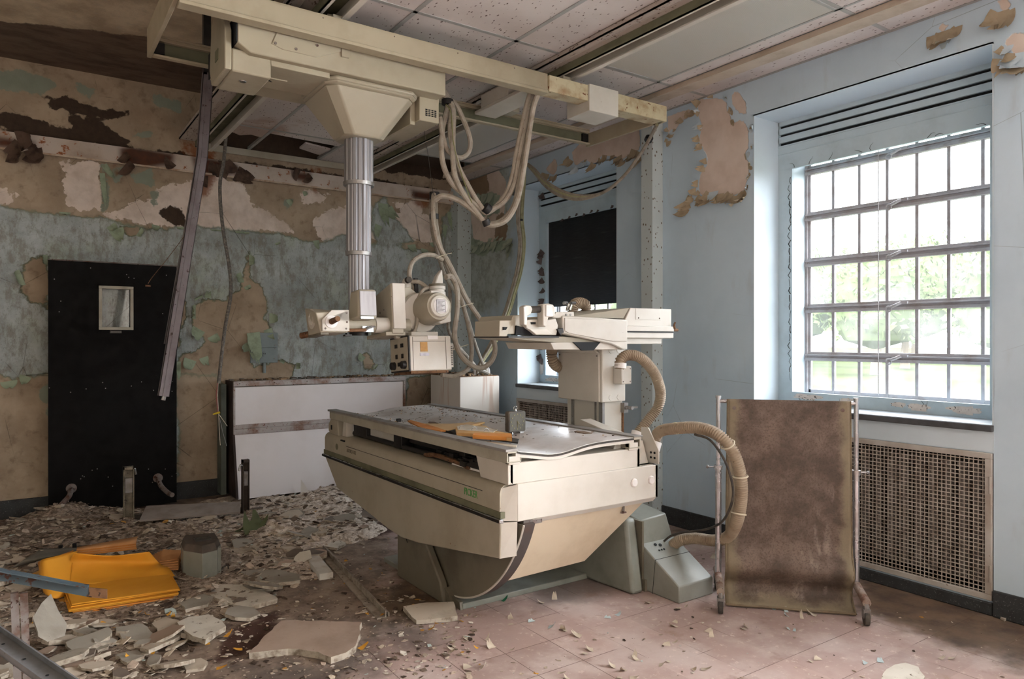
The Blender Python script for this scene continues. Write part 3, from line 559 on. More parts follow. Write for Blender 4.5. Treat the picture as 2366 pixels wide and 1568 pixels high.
# painted drop between the hung ceiling and the wall rail
# louvred ceiling lights, unlit
m = NT('ribbed_diffuser'); wv = m.n('ShaderNodeTexWave'); wv.inputs['Scale'].default_value = 55; m.l(m.mapping((0, 1, 0)), wv.inputs['Vector']); wv.bands_direction = 'Y'; wv.inputs['Distortion'].default_value = 0
wv2 = m.n('ShaderNodeTexWave'); wv2.inputs['Scale'].default_value = 55; m.l(m.mapping((1, 0, 0)), wv2.inputs['Vector']); wv2.bands_direction = 'X'; wv2.inputs['Distortion'].default_value = 0
g = m.math('MULTIPLY', wv.outputs['Fac'], wv2.outputs['Fac']); c = m.mix(g, lin(176, 173, 166), lin(216, 212, 204)); dif_m = m.done(c, .4, 0, m.bump(g, .5, .002))
for y0, y1, lb in ((1.985, 3.185, 'large unlit ceiling light with a ribbed cover, nearer the big window'), (4.425, 5.625, 'unlit ceiling light with a ribbed cover, over the far corner beyond the crane')):
    t = thing('ceiling_light', lb, 'light', (3.03, (y0 + y1) / 2, ZC))
    MB().box(2.745, 3.315, y0 + .02, y1 - .02, ZC - .004, ZC + .004).build('diffuser', dif_m, t)
    MB().box(2.735, 2.747, y0, y1, ZC - .007, ZC + .06).box(3.313, 3.325, y0, y1, ZC - .007, ZC + .06).box(2.735, 3.325, y0, y0 + .016, ZC - .007, ZC + .06).box(2.735, 3.325, y1 - .016, y1, ZC - .007, ZC + .06).box(2.735, 3.325, y0, y1, ZC + .06, ZC + .066).build('light_frame', tee, t)
# overhead rails the crane runs on
spk = NT('speckled_rail_paint'); vn = spk.noise(48, 4, .65, vec=spk.mapping((1, .5, 1))); c = spk.mix(spk.step(vn, .60, .64), lin(176, 166, 158), lin(90, 70, 58)); c = spk.mix(spk.step(spk.noise(3, 4), .55, .75, 0, .5), c, lin(120, 96, 74)); spk.done(c, .7)
rails = [(1.05, 1.30, 'ceiling rail with a speckled strip, left of the ceiling tiles'), (2.53, 2.712, 'ceiling rail with dark channel and speckled strip between tiles and lights'), (3.45, 3.575, 'narrow beige ceiling rail running along beside the window wall')]
for i, (x0, x1, lb) in enumerate(rails):
    t = thing('ceiling_rail', lb, 'rail', ((x0 + x1) / 2, 2.3, 2.86)); ya, yb = -1.7, 6.2
    if i < 2:
        sx = x0 + (x1 - x0) * .48
        s = MB().box(x0, sx, ya, yb, ZC - .03, ZC - .022).box(x0, x0 + .006, ya, yb, ZC - .03, ZC).box((x0 + sx) / 2 - .002, (x0 + sx) / 2 + .002, ya, yb, ZC - .034, ZC - .03); s.build('speckled_strip', spk.m, t)
        MB().box(sx, x1 - .012, ya, yb, ZC - .024, ZC - .018).box(sx, sx + .008, ya, yb, 2.862, ZC - .02).build('channel', olive, t)
        MB().box(x1 - .012, x1, ya, yb, 2.85, ZC).box(x1 - .03, x1, ya, yb, 2.845, 2.852).box(sx, sx + .022, ya, yb, 2.862, 2.868).build('flange', cream, t)
        for y in np.arange(ya + .3, yb, .62): MB().lathe((sx + .03, y, ZC - .02), (0, 0, -1), [(0, .009), (.008, .009), (.012, .004)], 8).build('rail_bolt', rusty, t) if y > 1.2 else None
    else:
        MB().box(x0, x1, ya, yb, ZC - .028, ZC - .002).box(x0 - .004, x0 + .012, ya, yb, ZC - .036, ZC - .02).build('rail_body', worn('beige_trim', lin(188, 174, 158), lin(150, 134, 114), .5, 6, .5, speck=lin(110, 84, 64), speck_t=.74), t)
        MB().box(x1, x1 + .012, ya, yb, ZC - .012, ZC + .02).build('shadow_gap', slot_m, t)
# black panel added for the dark void above missing tiles beside the left rail
struct(MB().box(.45, 1.04, 1.2, 3.62, ZC + .05, ZC + .07), 'trim_8', slot_m)
struct(MB().box(2.712, 3.58, 5.64, 6.36, ZC + .10, ZC + .12), 'trim_9', plain('dark_void_board', lin(72, 58, 46), .9))  # brown panel added to stand for the darkness above the missing tiles
# wall rail along the back wall, rusted
m = NT('rust_pocked_rail'); c = m.mix(m.step(m.noise(4, 5), .4, .7), lin(200, 188, 178), lin(170, 152, 136)); rn = m.noise(16, 5, .65)
c = m.mix(m.step(rn, .60, .66), c, lin(150, 88, 44)); c = m.mix(m.step(rn, .66, .72), c, lin(56, 34, 24)); c = m.mix(m.step(m.attr('burn').outputs['Fac'], -.03, .03), c, m.mix(m.noise(18, 6), lin(104, 56, 28), lin(36, 24, 20)))
rail_m = m.done(c, .75, 0, m.bump(rn, .4, .004))
burn = [bw((275, 345), (300, 340), (400, 358), (398, 380), (330, 392), (285, 385), (276, 372)), bw((440, 362), (500, 372), (560, 400), (500, 410), (450, 400)), bw((675, 398), (715, 402), (712, 422), (680, 418)), bw((-10, 318), (80, 332), (75, 350), (-10, 342)), bw((945, 440), (1000, 448), (1000, 468), (950, 460)), bw((500, 372), (545, 385), (540, 402), (500, 395))]
me = layer_grid(frange(-3, XR - .01, .03), frange(2.69, 2.815, .02), lambda u, v: (u, YB - .045, v), dict(burn=burn)); me.name = 'trim_5'; me.materials.append(rail_m)
if me.polygons[0].normal.y > 0: me.flip_normals()
o = bpy.data.objects.new('trim_5', me); COL.objects.link(o); o['kind'] = 'structure'
MB().box(-3, XR - .01, YB - .044, YB - .002, 2.688, 2.815).build('rail_body', rail_m, o); MB().box(-3, XR - .01, YB - .05, YB - .04, 2.68, 2.694).build('rail_lip', worn('lip', lin(196, 180, 160), lin(140, 90, 50), .8, 9, .6), o)
fl = MB()
for i, (x, y, L) in enumerate([(20, 335, .12), (40, 325, .14), (60, 340, .1), (75, 345, .12), (285, 385, .14), (280, 360, .1), (395, 372, .1), (505, 385, .15), (530, 395, .16), (545, 400, .14), (560, 405, .12), (520, 380, .12), (480, 420, .1), (690, 405, .12), (705, 410, .1), (20, 350, .16), (65, 352, .14)]):
    q = px(x, y, Y=YB - .05); curl_flake(fl, q, (rng.uniform(-1, 1), 0, rng.uniform(-1, .4)), (0, -1, 0), L, L, rng.uniform(.8, 2.2), i)
tag(fl.build('paint_flake', [worn('scorched_flake', lin(92, 72, 60), lin(44, 32, 26), .8, 14, .8)], o), 'dark curling flakes')
# ================================================================ FLOOR
m = NT('pink_floor_tiles'); s3 = m.n('ShaderNodeSeparateXYZ'); m.l(m.obj, s3.inputs[0])
def lines(ch, off, pitch):
    f = m.math('FRACT', m.math('DIVIDE', m.math('ADD', s3.outputs[ch], 100 * pitch - off), pitch)); d = m.math('MULTIPLY', m.math('MINIMUM', f, m.math('SUBTRACT', 1.0, f)), pitch)
    return m.step(d, .0006, .0022, 1, 0)
seg = m.noise(1.9, 2, .5); seg2 = m.noise(2.3, 2, .5, vec=m.mapping((1, 1, 1), (0, 0, 1)))
gx = m.math('MULTIPLY', lines('X', 1.21, .2295), m.step(seg, .47, .56)); gy = m.math('MULTIPLY', lines('Y', 2.697, .2305), m.step(seg2, .47, .56)); ln = m.math('MAXIMUM', gx, gy)
# each tile its own tint
cellx = m.math('FLOOR', m.math('DIVIDE', m.math('ADD', s3.outputs['X'], -1.21), .2295)); celly = m.math('FLOOR', m.math('DIVIDE', m.math('ADD', s3.outputs['Y'], -2.697), .2305))
cb = m.n('ShaderNodeCombineXYZ'); m.l(cellx, cb.inputs[0]); m.l(celly, cb.inputs[1]); wn_ = m.n('ShaderNodeTexWhiteNoise'); m.l(cb.outputs[0], wn_.inputs[0])
base = m.mix(wn_.outputs['Value'], lin(176, 152, 145), lin(160, 137, 130)); base = m.mix(m.step(m.noise(2.5, 7, .6), .42, .68, 0, .7), base, lin(198, 184, 178)); base = m.mix(m.step(m.noise(6, 6, .65), .55, .72, 0, .6), base, lin(140, 112, 96))
base = m.mix(m.step(m.noise(26, 6, .7), .56, .7, 0, .55), base, lin(222, 206, 196))
def fm(name, w, k=.5): return m.step(m.math('ADD', m.attr(name).outputs['Fac'], m.math('MULTIPLY', m.math('SUBTRACT', m.noise(4, 7, .62), .5), k)), -w, w)
dust = m.mix(m.step(m.noise(8, 8, .7), .35, .65), lin(150, 134, 118), lin(92, 78, 66)); base = m.mix(m.math('MULTIPLY', ln, .85), base, lin(70, 44, 36))
c = m.mix(m.math('MULTIPLY', fm('dust', .12, .7), .85), base, dust)
c = m.mix(m.math('MULTIPLY', fm('soak', .10, .5), .88), c, m.mix(m.step(m.noise(7, 7, .65), .35, .7), lin(108, 88, 68), lin(60, 46, 36)))
c = m.mix(m.math('MULTIPLY', fm('soot', .10, .4), .6), c, lin(82, 76, 74)); c = m.mix(fm('grit', .05, .5), c, m.mix(m.noise(60, 4, .7), lin(92, 60, 50), lin(44, 30, 26)))
nb = m.bump(ln, -.5, .002); nb = m.bump(m.noise(40, 5, .65), .25, .004, nb); floor_m = m.done(c, m.step(m.noise(3, 5), .3, .7, .5, .78), 0, nb, .35)
def fp(*pts): return [(lambda q: (q.x, q.y))(px(x, y, z=0)) for x, y in pts]
FL = dict(
 dust=[fp((-900, 1100), (560, 1120), (800, 1120), (900, 1230), (910, 1350), (1040, 1400), (920, 1450), (820, 1540), (700, 1700), (-2500, 1700))],
 soak=[fp((1960, 1320), (2290, 1395), (2600, 1470), (2600, 1580), (2366, 1545), (2200, 1490), (2050, 1440), (1960, 1395)), fp((1560, 1200), (1660, 1215), (1650, 1250), (1560, 1240)), fp((930, 1330), (1050, 1380), (900, 1430), (850, 1400))],
 soot=[fp((870, 1440), (1010, 1450), (1000, 1500), (870, 1500)), fp((540, 1530), (700, 1520), (800, 1568), (560, 1600)), fp((1200, 1330), (1400, 1320), (1460, 1360), (1250, 1400)), fp((700, 1480), (900, 1470), (880, 1560), (700, 1560))],
 grit=[fp((800, 1215), (890, 1205), (930, 1225), (860, 1245), (810, 1235)), fp((560, 1420), (640, 1420), (600, 1500), (520, 1520), (500, 1480)), fp((300, 1440), (420, 1440), (430, 1470), (300, 1470))])
me = layer_grid(frange(-3, XR, .04), frange(-4.2, YB, .04), lambda u, v: (u, v, 0), FL); me.name = 'floor'; me.materials.append(floor_m)
if me.polygons[0].normal.z < 0: me.flip_normals()
o = bpy.data.objects.new('floor', me); COL.objects.link(o); o['kind'] = 'structure'
struct(MB().box(-3.2, XR + .5, -4.4, YB + .25, -.2, -.004), 'floor', solid)
# the unseen sides of the room
off_w = plain('dull_wall', lin(150, 146, 138), .9)
struct(MB().box(-3.2, -3.0, -4.4, YB + .25, -.1, ZU), 'wall_left', off_w); struct(MB().box(-3.2, XR + .5, -4.4, -4.2, -.1, ZU), 'wall_front', off_w)
# ================================================================ OUTDOORS
lawn = NT('mown_lawn'); c = lawn.mix(lawn.step(lawn.noise(.08, 3), .4, .6), lin(58, 66, 40), lin(70, 77, 50)); lawn.done(c, 1, spec=0)
top(MB().box(4.8, 220, -120, 200, -1.26, -1.22), 'lawn', lawn.m, 'mown green lawn outside beyond the big window', 'lawn', kind='stuff')
path_m = plain('pale_path', lin(84, 80, 74), 1, spec=0); top(MB().box(18, 21, -80, 140, -1.199, -1.19), 'path', path_m, 'pale path crossing the lawn outside the big window', 'path')
lf = NT('leaf_green'); lf.done(lf.mix(lf.noise(.35, 3), lin(96, 108, 70), lin(62, 76, 50)), .9, spec=0)
trunk_m = plain('bark', lin(110, 98, 84), .9)
def tree(x, y, h, r, lab, seed):
    rr = random.Random(seed); t = thing('tree', lab, 'tree', (x, y, -1.2), 'trees beyond the lawn'); mb = MB()
    for i in range(2400):
        a = rr.uniform(0, 6.283); e = rr.uniform(-.8, 1.3); q = rr.uniform(.55, 1.0) + .25 * math.sin(a * 3 + seed) * .4
        c0 = Vector((x + r * q * math.cos(a) * math.cos(e), y + r * q * math.sin(a) * math.cos(e), -1.2 + h * .56 + h * .42 * q * math.sin(e))); s = rr.uniform(.14, .34)
        d1 = Vector((rr.gauss(0, 1), rr.gauss(0, 1), rr.gauss(0, 1))).normalized() * s; d2 = d1.orthogonal().normalized() * s * .7
        mb.add([c0 - d1, c0 + d2, c0 + d1, c0 - d2], [(0, 1, 2, 3)])
    core = [(-.98, .02), (-.8, .62), (-.4, .86), (0, .88), (.4, .80), (.75, .5), (.92, .02)]
    mb.lathe((x, y, -1.2 + h * .56), (0, 0, 1), [(d_ * h * .38, q_ * r * .86) for d_, q_ in core], 14)
    mb.build('crown', lf.m, t, smooth=False); MB().tube([(x, y, -1.2), (x + .1, y, 1.2), (x, y + .2, h * .55 - 1.2)], .3, 9, True, [.42, .3, .2]).build('trunk', trunk_m, t)
tl_ = [(48, 18, 9, 3.6), (50, 27, 9.5, 3.9), (51, 36.5, 10, 4.0), (62, 20, 11, 4.6), (63, 31.5, 12, 4.8), (64, 43, 12, 5.0), (78, 26, 13, 5.4), (80, 39, 14, 5.6), (80, 53, 14, 5.8), (52, 46.5, 9.5, 4.0), (66, 56, 12, 5.4), (54, 57, 10, 4.2), (84, 67, 14, 6), (98, 46, 17, 7), (98, 64, 17, 7), (96, 30, 16, 6.6)]
for i, (x, y, h, r_) in enumerate(tl_): tree(x, y, h, r_, 'leafy green tree standing beyond the lawn outside the windows', i)
# ================================================================ EXAMINATION TABLE
def mirror_arc(cy, cz, r, a0, a1, n): return [(cy + r * math.cos(R(a0 + (a1 - a0) * k / n)), cz + r * math.sin(R(a0 + (a1 - a0) * k / n))) for k in range(n + 1)]
T = thing('examination_table', 'large cream tilting x-ray examination table with a boat-shaped body in the middle of the room', 'table', (2.1, 3.5, 0))
top_m = worn('dusty_table_top', lin(212, 208, 206), lin(168, 154, 144), .6, 5, .34, speck=lin(120, 104, 92), speck_t=.72, speck_s=26, bump=.05)
def sag(x):
    t = (x - 1.76) / (2.42 - 1.76)
    return .838 - .034 * math.exp(-((t - .30) / .24) ** 2) if 0 < t < 1 else .838
xs = [1.745 + (2.44 - 1.745) * k / 28 for k in range(29)]; YN, YF = 2.50, 4.60
loop = [(x, sag(x)) for x in xs] + [(x, sag(x) - .014) for x in reversed(xs)]
MB().prism(loop, 'y', YN, YF).build('table_top', top_m, T)
ed = MB(); lo = [(x, sag(x) - .003) for x in xs] + [(x, sag(x) - .012) for x in reversed(xs)]; ed.prism(lo, 'y', YN - .003, YN + .002); ed.build('dark_edging', rubber, T)
lo = [(x, sag(x) - .014) for x in xs] + [(x, sag(x) - .026) for x in reversed(xs)]; MB().prism(lo, 'y', YN, YF).build('top_shell', cream, T)
rail = MB()
for x0, x1, s_ in ((1.70, 1.748, 1), (2.437, 2.485, -1)):
    rail.box(x0, x1, YN - .004, YF, .826, .840); xo = x0 if s_ > 0 else x1
    rail.box(xo, xo + .006 * s_, YN, YF, .788, .828).box(xo, xo + .075 * s_, YN, YF, .785, .791); rail.box(xo + .07 * s_, xo + .075 * s_, YN, YF, .79, .826)
rail.build('side_rail', [worn('grey_cream_rail', lin(172, 168, 154), lin(140, 132, 116), .5, 5, .5)], T, bevel=.002)
MB().box(1.690, 1.752, YN - .006, YF + .01, .833, .845).box(2.434, 2.494, YN - .006, YF + .01, .838, .845).build('rail_cap', worn('dusty_aluminium', lin(150, 147, 144), lin(118, 110, 102), .6, 10, .45, metal=.2), T, bevel=.002)
fr = MB(); fr.prism([(1.722, .781), (1.722, .70), (1.735, .690), (2.49, .690), (2.49, .781)], 'y', YN + .01, YN + .05)
fr.prism([(YN + .01, .786), (YN + .01, .690), (YN + .23, .690), (YN + .27, .786)], 'x', 1.712, 1.74).box(1.74, 2.49, YN + .04, YN + .2, .775, .781).prism([(YN + .01, .781), (YN + .01, .690), (YF, .690), (YF, .781)], 'x', 2.47, 2.49)
fr.build('carrier_end', cream, T, bevel=.004)
for y, z in ((2.60, .742), (2.56, .742), (2.53, .712)): MB().lathe((1.722, y, z), (-1, 0, 0), [(0, .011), (.0015, .011), (.0025, .009)], 16).build('plug', cream_dull, T)
for x0 in (1.80, 2.36): MB().hexa([(x0, YN + .06, .775), (x0 + .09, YN + .06, .775), (x0 + .09, YN + .12, .775), (x0, YN + .12, .775)], [(x0 + .02, YN + .06, .812), (x0 + .06, YN + .06, .812), (x0 + .06, YN + .12, .812), (x0 + .02, YN + .12, .812)]).build('top_support', cream, T, bevel=.002)
for x0, x1 in ((1.712, 1.77), (2.41, 2.47)): MB().box(x0, x1, YN + .002, YN + .03, .776, .812).build('top_clamp', cream, T, bevel=.002)
# far end bumper, slot with rods and darkness
MB().prism([(YF - .02, .785), (YF + .02, .75), (YF + .02, .70), (YF - .02, .685), (YF - .16, .685), (YF - .14, .785)], 'x', 1.70, 1.76).build('bumper', cream_dull, T, bevel=.006)
MB().box(1.697, 1.70, YF - .05, YF - .03, .715, .745).build('bumper_slot', slot_m, T)
MB().prism([(YF - .22, .785), (YF - .2, .69), (YF - .27, .69), (YF - .27, .785)], 'x', 1.71, 1.76).build('carrier_bracket', cream, T, bevel=.003)
dk = MB().box(1.83, 2.46, YN + .05, YF - .25, .60, .70).box(1.83, 1.84, YN + .2, YF - .1, .69, .79); dk.build('inner_recess', slot_m, T)
MB().cyl((1.765, 2.6, .712), (1.765, YF - .25, .712), .014, 12).cyl((1.80, 2.6, .74), (1.80, YF - .3, .74), .004, 6).build('slide_rod', black, T)
for q_ in ((1.75, 1.83, 4.10, 4.30, .705, .783), (1.75, 1.83, 3.62, 3.72, .70, .783), (1.79, 1.83, 3.0, 3.60, .735, .783)): MB().box(*q_).build('cassette_tray', black, T, bevel=.003)
MB().box(1.775, 1.80, 3.72, 4.10, .715, .782).build('tray_front', cream, T)
mech = MB()
for i in range(26):
    y = rng.uniform(2.78, 3.2); mech.box(1.745 + rng.uniform(0, .04), 1.79 + rng.uniform(0, .03), y, y + rng.uniform(.01, .06), .70 + rng.uniform(0, .02), .70 + rng.uniform(.02, .05))
mech.build('carriage_mechanism', black, T)['kind'] = 'stuff'; MB().tube(spline([(1.76, 3.35, .705), (1.75, 3.2, .72), (1.76, 3.0, .71), (1.76, 2.9, .70), (1.78, 2.8, .70)]), .012, 8).build('inner_cable', rust_cap, T)
MB().hexa([(1.75, 2.80, .697), (1.80, 2.80, .697), (1.80, 3.06, .697), (1.75, 3.06, .697)], [(1.755, 2.82, .715), (1.80, 2.83, .722), (1.80, 3.0, .712), (1.75, 3.05, .705)]).build('loose_foam', white_bright, T)
# body: side fascia, chamfer, near fascia
XL = 1.69; b = MB()
# upper side fascia with a rounded shoulder
sh = [(XL, .545), (XL, .652), (XL + .006, .672), (XL + .022, .686), (XL + .06, .693), (XL + .14, .693), (XL + .14, .545)]
y0, y1 = 2.54, 4.66
b.hexa([(x, y0 + (0 if x > XL + .05 else 0), z) for x, z in sh], [(x, y1, z) for x, z in sh])
b.build('side_fascia', cream_dull, T)
MB().box(XL - .004, XL + .03, y0 - .012, y1 + .01, .546, .574).build('olive_band', olive, T)
MB().box(XL - .012, XL + .01, y0 - .016, y1 + .02, .526, .545).build('bumper_strip', chrome, T, bevel=.003); MB().box(XL - .014, XL - .010, y0 - .008, y1 + .02, .529, .541).build('strip_insert', black, T)
MB().box(XL - .001, XL, 2.68, 4.28, .639, .6415).build('trim_line', slot_m, T)
MB().lathe((XL - .0015, 4.44, .618), (1, 0, 0), [(0, .020), (.003, .020)], 20).build('badge', olive, T)
MB().box(XL - .004, XL + .02, 4.31, 4.37, .664, .672).build('button', slot_m, T)
RYZ = Matrix(((0, 0, -1), (-1, 0, 0), (0, 1, 0)))       # lettering reading along -Y on a face turned to -X
text('maker_lettering', 'PICKER', .046, plain('green_lettering', lin(66, 150, 70), .5), T, (XL - .0012, 2.835, .598), RYZ, font_x=.78)
text('model_lettering', 'ASTRO 102', .032, plain('thin_lettering', lin(110, 104, 86), .5), T, (XL - .0012, 4.27, .607), RYZ, font_x=.95)
# near fascia and its chamfered left corner
nf = MB(); XC = 1.755
nf.prism([(XC, .53), (XC, .692), (2.605, .692), (2.605, .53)], 'y', YN, YN + .06); nf.box(XC, 2.605, YN + .03, 3.30, .686, .692).box(2.585, 2.605, YN, 3.3, .53, .692)
nf.build('end_fascia', cream, T, bevel=.005)
MB().hexa([(XL, 2.54, .535), (XC - .002, YN, .535), (XC + .02, YN + .03, .535), (XL + .02, 2.56, .535)], [(XL + .004, 2.545, .672), (XC - .002, YN, .690), (XC + .02, YN + .03, .690), (XL + .03, 2.57, .688)]).build('corner_panel', cream, T)
MB().prism([(YN + .005, .53), (YN + .03, .505), (3.2, .505), (3.2, .53)], 'x', 1.84, 2.60).build('lower_lip', cream, T, bevel=.003)
MB().box(XC + .04, XC + .14, YN + .012, YN + .04, .505, .535).build('bracket_gap', rusty, T)
for x in (2.44, 2.555): MB().lathe((x, YN, .62), (0, -1, 0), [(0, .021), (.004, .021), (.009, .017), (.010, .0)], 24).build('round_cap', white_bright, T)
# hull: the boat-shaped lower body
hp = [(2.535, .527), (2.545, .372), (3.30, .262), (3.50, .246), (3.66, .256), (4.44, .352), (4.66, .527)]
MB().prism(hp, 'x', XL, XL + .05).build('hull_side', cream_dull, T, bevel=.006)
MB().hexa([(XL + .004, 2.548, .371), (XL + .07, 2.515, .380), (XL + .09, 2.6, .380), (XL + .04, 2.6, .371)], [(XL, 2.538, .527), (XC, YN + .002, .53), (XC + .02, 2.56, .53), (XL + .04, 2.57, .527)]).build('hull_corner', cream, T)
MB().hexa([(1.80, 2.70, .205), (2.30, 2.70, .215), (2.30, 3.6, .24), (1.80, 3.6, .23)], [(1.80, 2.545, .508), (2.56, 2.545, .508), (2.56, 4.3, .508), (1.80, 4.3, .508)]).build('hull_body', worn('warm_cream_enamel', lin(206, 190, 166), lin(170, 148, 122), .5, 3, .45, speck=lin(120, 92, 66), speck_t=.75), T, bevel=.004)
MB().tube([(2.42, 2.55, .505), (2.42, 2.552, .47)], .006, 8).box(2.405, 2.435, 2.545, 2.556, .466, .472).build('spring_bolt', rusty, T)
# rocker: half disc with a toothed rim
cy, cz, rr = 3.17, .765, .728
arc = mirror_arc(cy, cz, rr, 200, 324, 40)
MB().prism(arc + [(cy + .55, .45), (cy - .45, .5)], 'x', 1.775, 1.825).build('rocker', dark_grey, T)
ro = mirror_arc(cy, cz, rr + .004, 200, 318, 60); ri = mirror_arc(cy, cz, rr - .012, 200, 318, 60); rim = MB()
for k in range(60): rim.hexa([(1.782, *ri[k]), (1.835, *ri[k]), (1.835, *ri[k + 1]), (1.782, *ri[k + 1])], [(1.782, *ro[k]), (1.835, *ro[k]), (1.835, *ro[k + 1]), (1.782, *ro[k + 1])])
rim.build('rocker_rim', worn('dark_rim', lin(72, 66, 64), lin(92, 60, 44), .6, 6, .6), T, sharp=50)
ed = MB().tube([(1.776, *p) for p in mirror_arc(cy, cz, rr + .003, 200, 318, 60)], .005, 5); ed.build('rocker_edge', cream, T)
# base: floor plate, left housing, pedestal on the window side
MB().box(1.77, 2.60, 2.985, 3.9, 0, .028).build('base_plate', grey_en, T, bevel=.004)
MB().prism([(2.985, 0), (2.995, .035), (3.25, .06), (3.25, 0)], 'x', 1.758, 1.775).prism([(3.05, 0), (3.08, .055), (3.12, .075), (3.16, 0)], 'x', 1.745, 1.80).build('plate_edge', dark_grey, T)
MB().prism([(3.10, 0), (3.13, .10), (3.45, .42), (3.62, .46), (3.62, 0)], 'x', 1.725, 1.765).box(1.765, 2.5, 3.56, 3.62, 0, .42).build('base_housing', dark_grey, T, bevel=.008)
MB().tube([(1.7235, 3.53, .285), (1.7235, 3.49, .215)], .0025, 4).build('housing_slit', slot_m, T)
pd = MB(); pd.hexa([(2.585, 2.655, 0), (2.665, 2.655, 0), (2.665, 3.6, 0), (2.50, 3.6, 0)], [(2.60, 2.725, .372), (2.672, 2.725, .372), (2.672, 3.5, .42), (2.56, 3.5, .42)]); pd.build('pedestal', grey_en, T, bevel=.018)
MB().box(2.675, 2.695, 2.66, 2.95, 0, .06).box(2.675, 2.688, 2.68, 2.95, .06, .36).build('pedestal_gap', dark_grey, T)
MB().hexa([(2.685, 2.70, .215), (2.935, 2.70, .215), (2.935, 3.02, .215), (2.685, 3.02, .215)], [(2.70, 2.725, .352), (2.90, 2.725, .366), (2.90, 3.0, .40), (2.70, 3.0, .40)]).build('pedestal_cover', grey_en, T, bevel=.008)
J = MB(); fx = [(2.44, 0), (2.44, .085), (2.70, .235), (2.99, .245), (2.99, 0)]
J.prism(fx, 'x', 2.69, 2.945); J.build('junction_box', worn('pale_grey_enamel', lin(146, 148, 142), lin(112, 112, 104), .5, 4, .38, speck=lin(90, 80, 66), speck_t=.74), T, bevel=.006)
def onwedge(y): return .085 + (y - 2.44) * (.15 / .26) + .0008
sl = MB(); sl.tube([(2.689, 2.62, .0), (2.689, 2.60, onwedge(2.60)), (2.946, 2.60, onwedge(2.60)), (2.946, 2.62, 0)], .0015, 4); sl.build('panel_seam', slot_m, T)
for k in range(3): MB().lathe((2.765 + .018 * k, 2.645, onwedge(2.645)), (0, -.5, .86), [(0, .0055), (.002, .0055)], 10).build('socket', slot_m, T)
MB().lathe((2.80, 2.672, onwedge(2.672)), (0, -.5, .86), [(0, .009), (.004, .009)], 10).lathe((2.772, 2.68, onwedge(2.68)), (0, -.5, .86), [(0, .008), (.004, .008)], 10).build('socket', slot_m, T)
# hose brackets at the near right corner
MB().hexa([(2.52, 2.56, .69), (2.60, 2.56, .69), (2.60, 3.0, .69), (2.52, 3.0, .69)], [(2.52, 2.60, .80), (2.60, 2.60, .80), (2.60, 3.0, .875), (2.52, 3.0, .875)]).build('hose_bracket', cream, T, bevel=.003)
MB().prism([(2.50, .692), (2.50, .76), (2.57, .865), (2.62, .865), (2.62, .692)], 'x', 2.608, 2.614).build('bracket_plate', cream, T)
for y, z in ((2.525, .72), (2.55, .72), (2.525, .745), (2.55, .745)): MB().lathe((2.607, y, z), (-1, 0, 0), [(0, .006), (.002, .006)], 8).build('plate_hole', slot_m, T)
MB().box(2.50, 2.53, 2.60, 2.64, .70, .755).build('end_stop', cream, T, bevel=.003)
def debris_bits(mb, n, fx_, smin, smax, seed, zf):
    r = random.Random(seed)
    for i in range(n):
        x, y = fx_(r); s = r.uniform(smin, smax); a = r.uniform(0, 6.28); k = r.randint(3, 6); z = zf(x, y); h = r.uniform(.0008, .004)
        q = [(x + s * r.uniform(.5, 1.1) * math.cos(a + 6.283 * j / k), y + s * r.uniform(.4, 1.0) * math.sin(a + 6.283 * j / k)) for j in range(k)]
        mb.cur = r.randint(0, 3); mb.hexa([(p[0], p[1], z) for p in q], [(p[0], p[1], z + h) for p in q])
bitm = [plain('bit_brown', lin(110, 88, 68), .9), plain('bit_dark', lin(60, 48, 40), .9), plain('bit_tan', lin(168, 140, 108), .9), plain('bit_grey', lin(126, 118, 110), .9)]
mb = MB(); debris_bits(mb, 300, lambda r: (r.uniform(1.78, 2.42), 4.55 - abs(r.gauss(0, .62)) if r.random() < .7 else r.uniform(2.55, 4.5)), .002, .009, 3, lambda x, y: sag(x) + .0003)
o = top(mb, 'plaster_crumbs', bitm, 'brown crumbs of plaster and paint scattered over the examination table top', 'debris', (2.1, 3.6, .838), kind='stuff')
for i, (x, y, sx, sy, lb) in enumerate([(px(1345, 998, z=.84).x, px(1345, 998, z=.84).y, .05, .11, 'thin brown strip of debris lying to the right of the clock'), (px(1000, 966, z=.84).x, px(1000, 966, z=.84).y, .03, .10, 'brown splinter on the table top behind the folder')]):
    mb = MB(); q = [(x + sx * c_, y + sy * s_) for c_, s_ in ((-.5, -.4), (.3, -.55), (.5, .1), (.2, .5), (-.4, .35))]; mb.hexa([(a, b_, sag(a) + .0005) for a, b_ in q], [(a, b_, sag(a) + .004) for a, b_ in q]); top(mb, 'debris_strip', bitm[0], lb, 'debris')
q = px(921, 960, z=.845); top(MB().box(q.x - .014, q.x + .014, q.y - .012, q.y + .012, sag(q.x), sag(q.x) + .02), 'knob', black, 'small black knob lying on the far half of the table top', 'knob', bevel=.003)
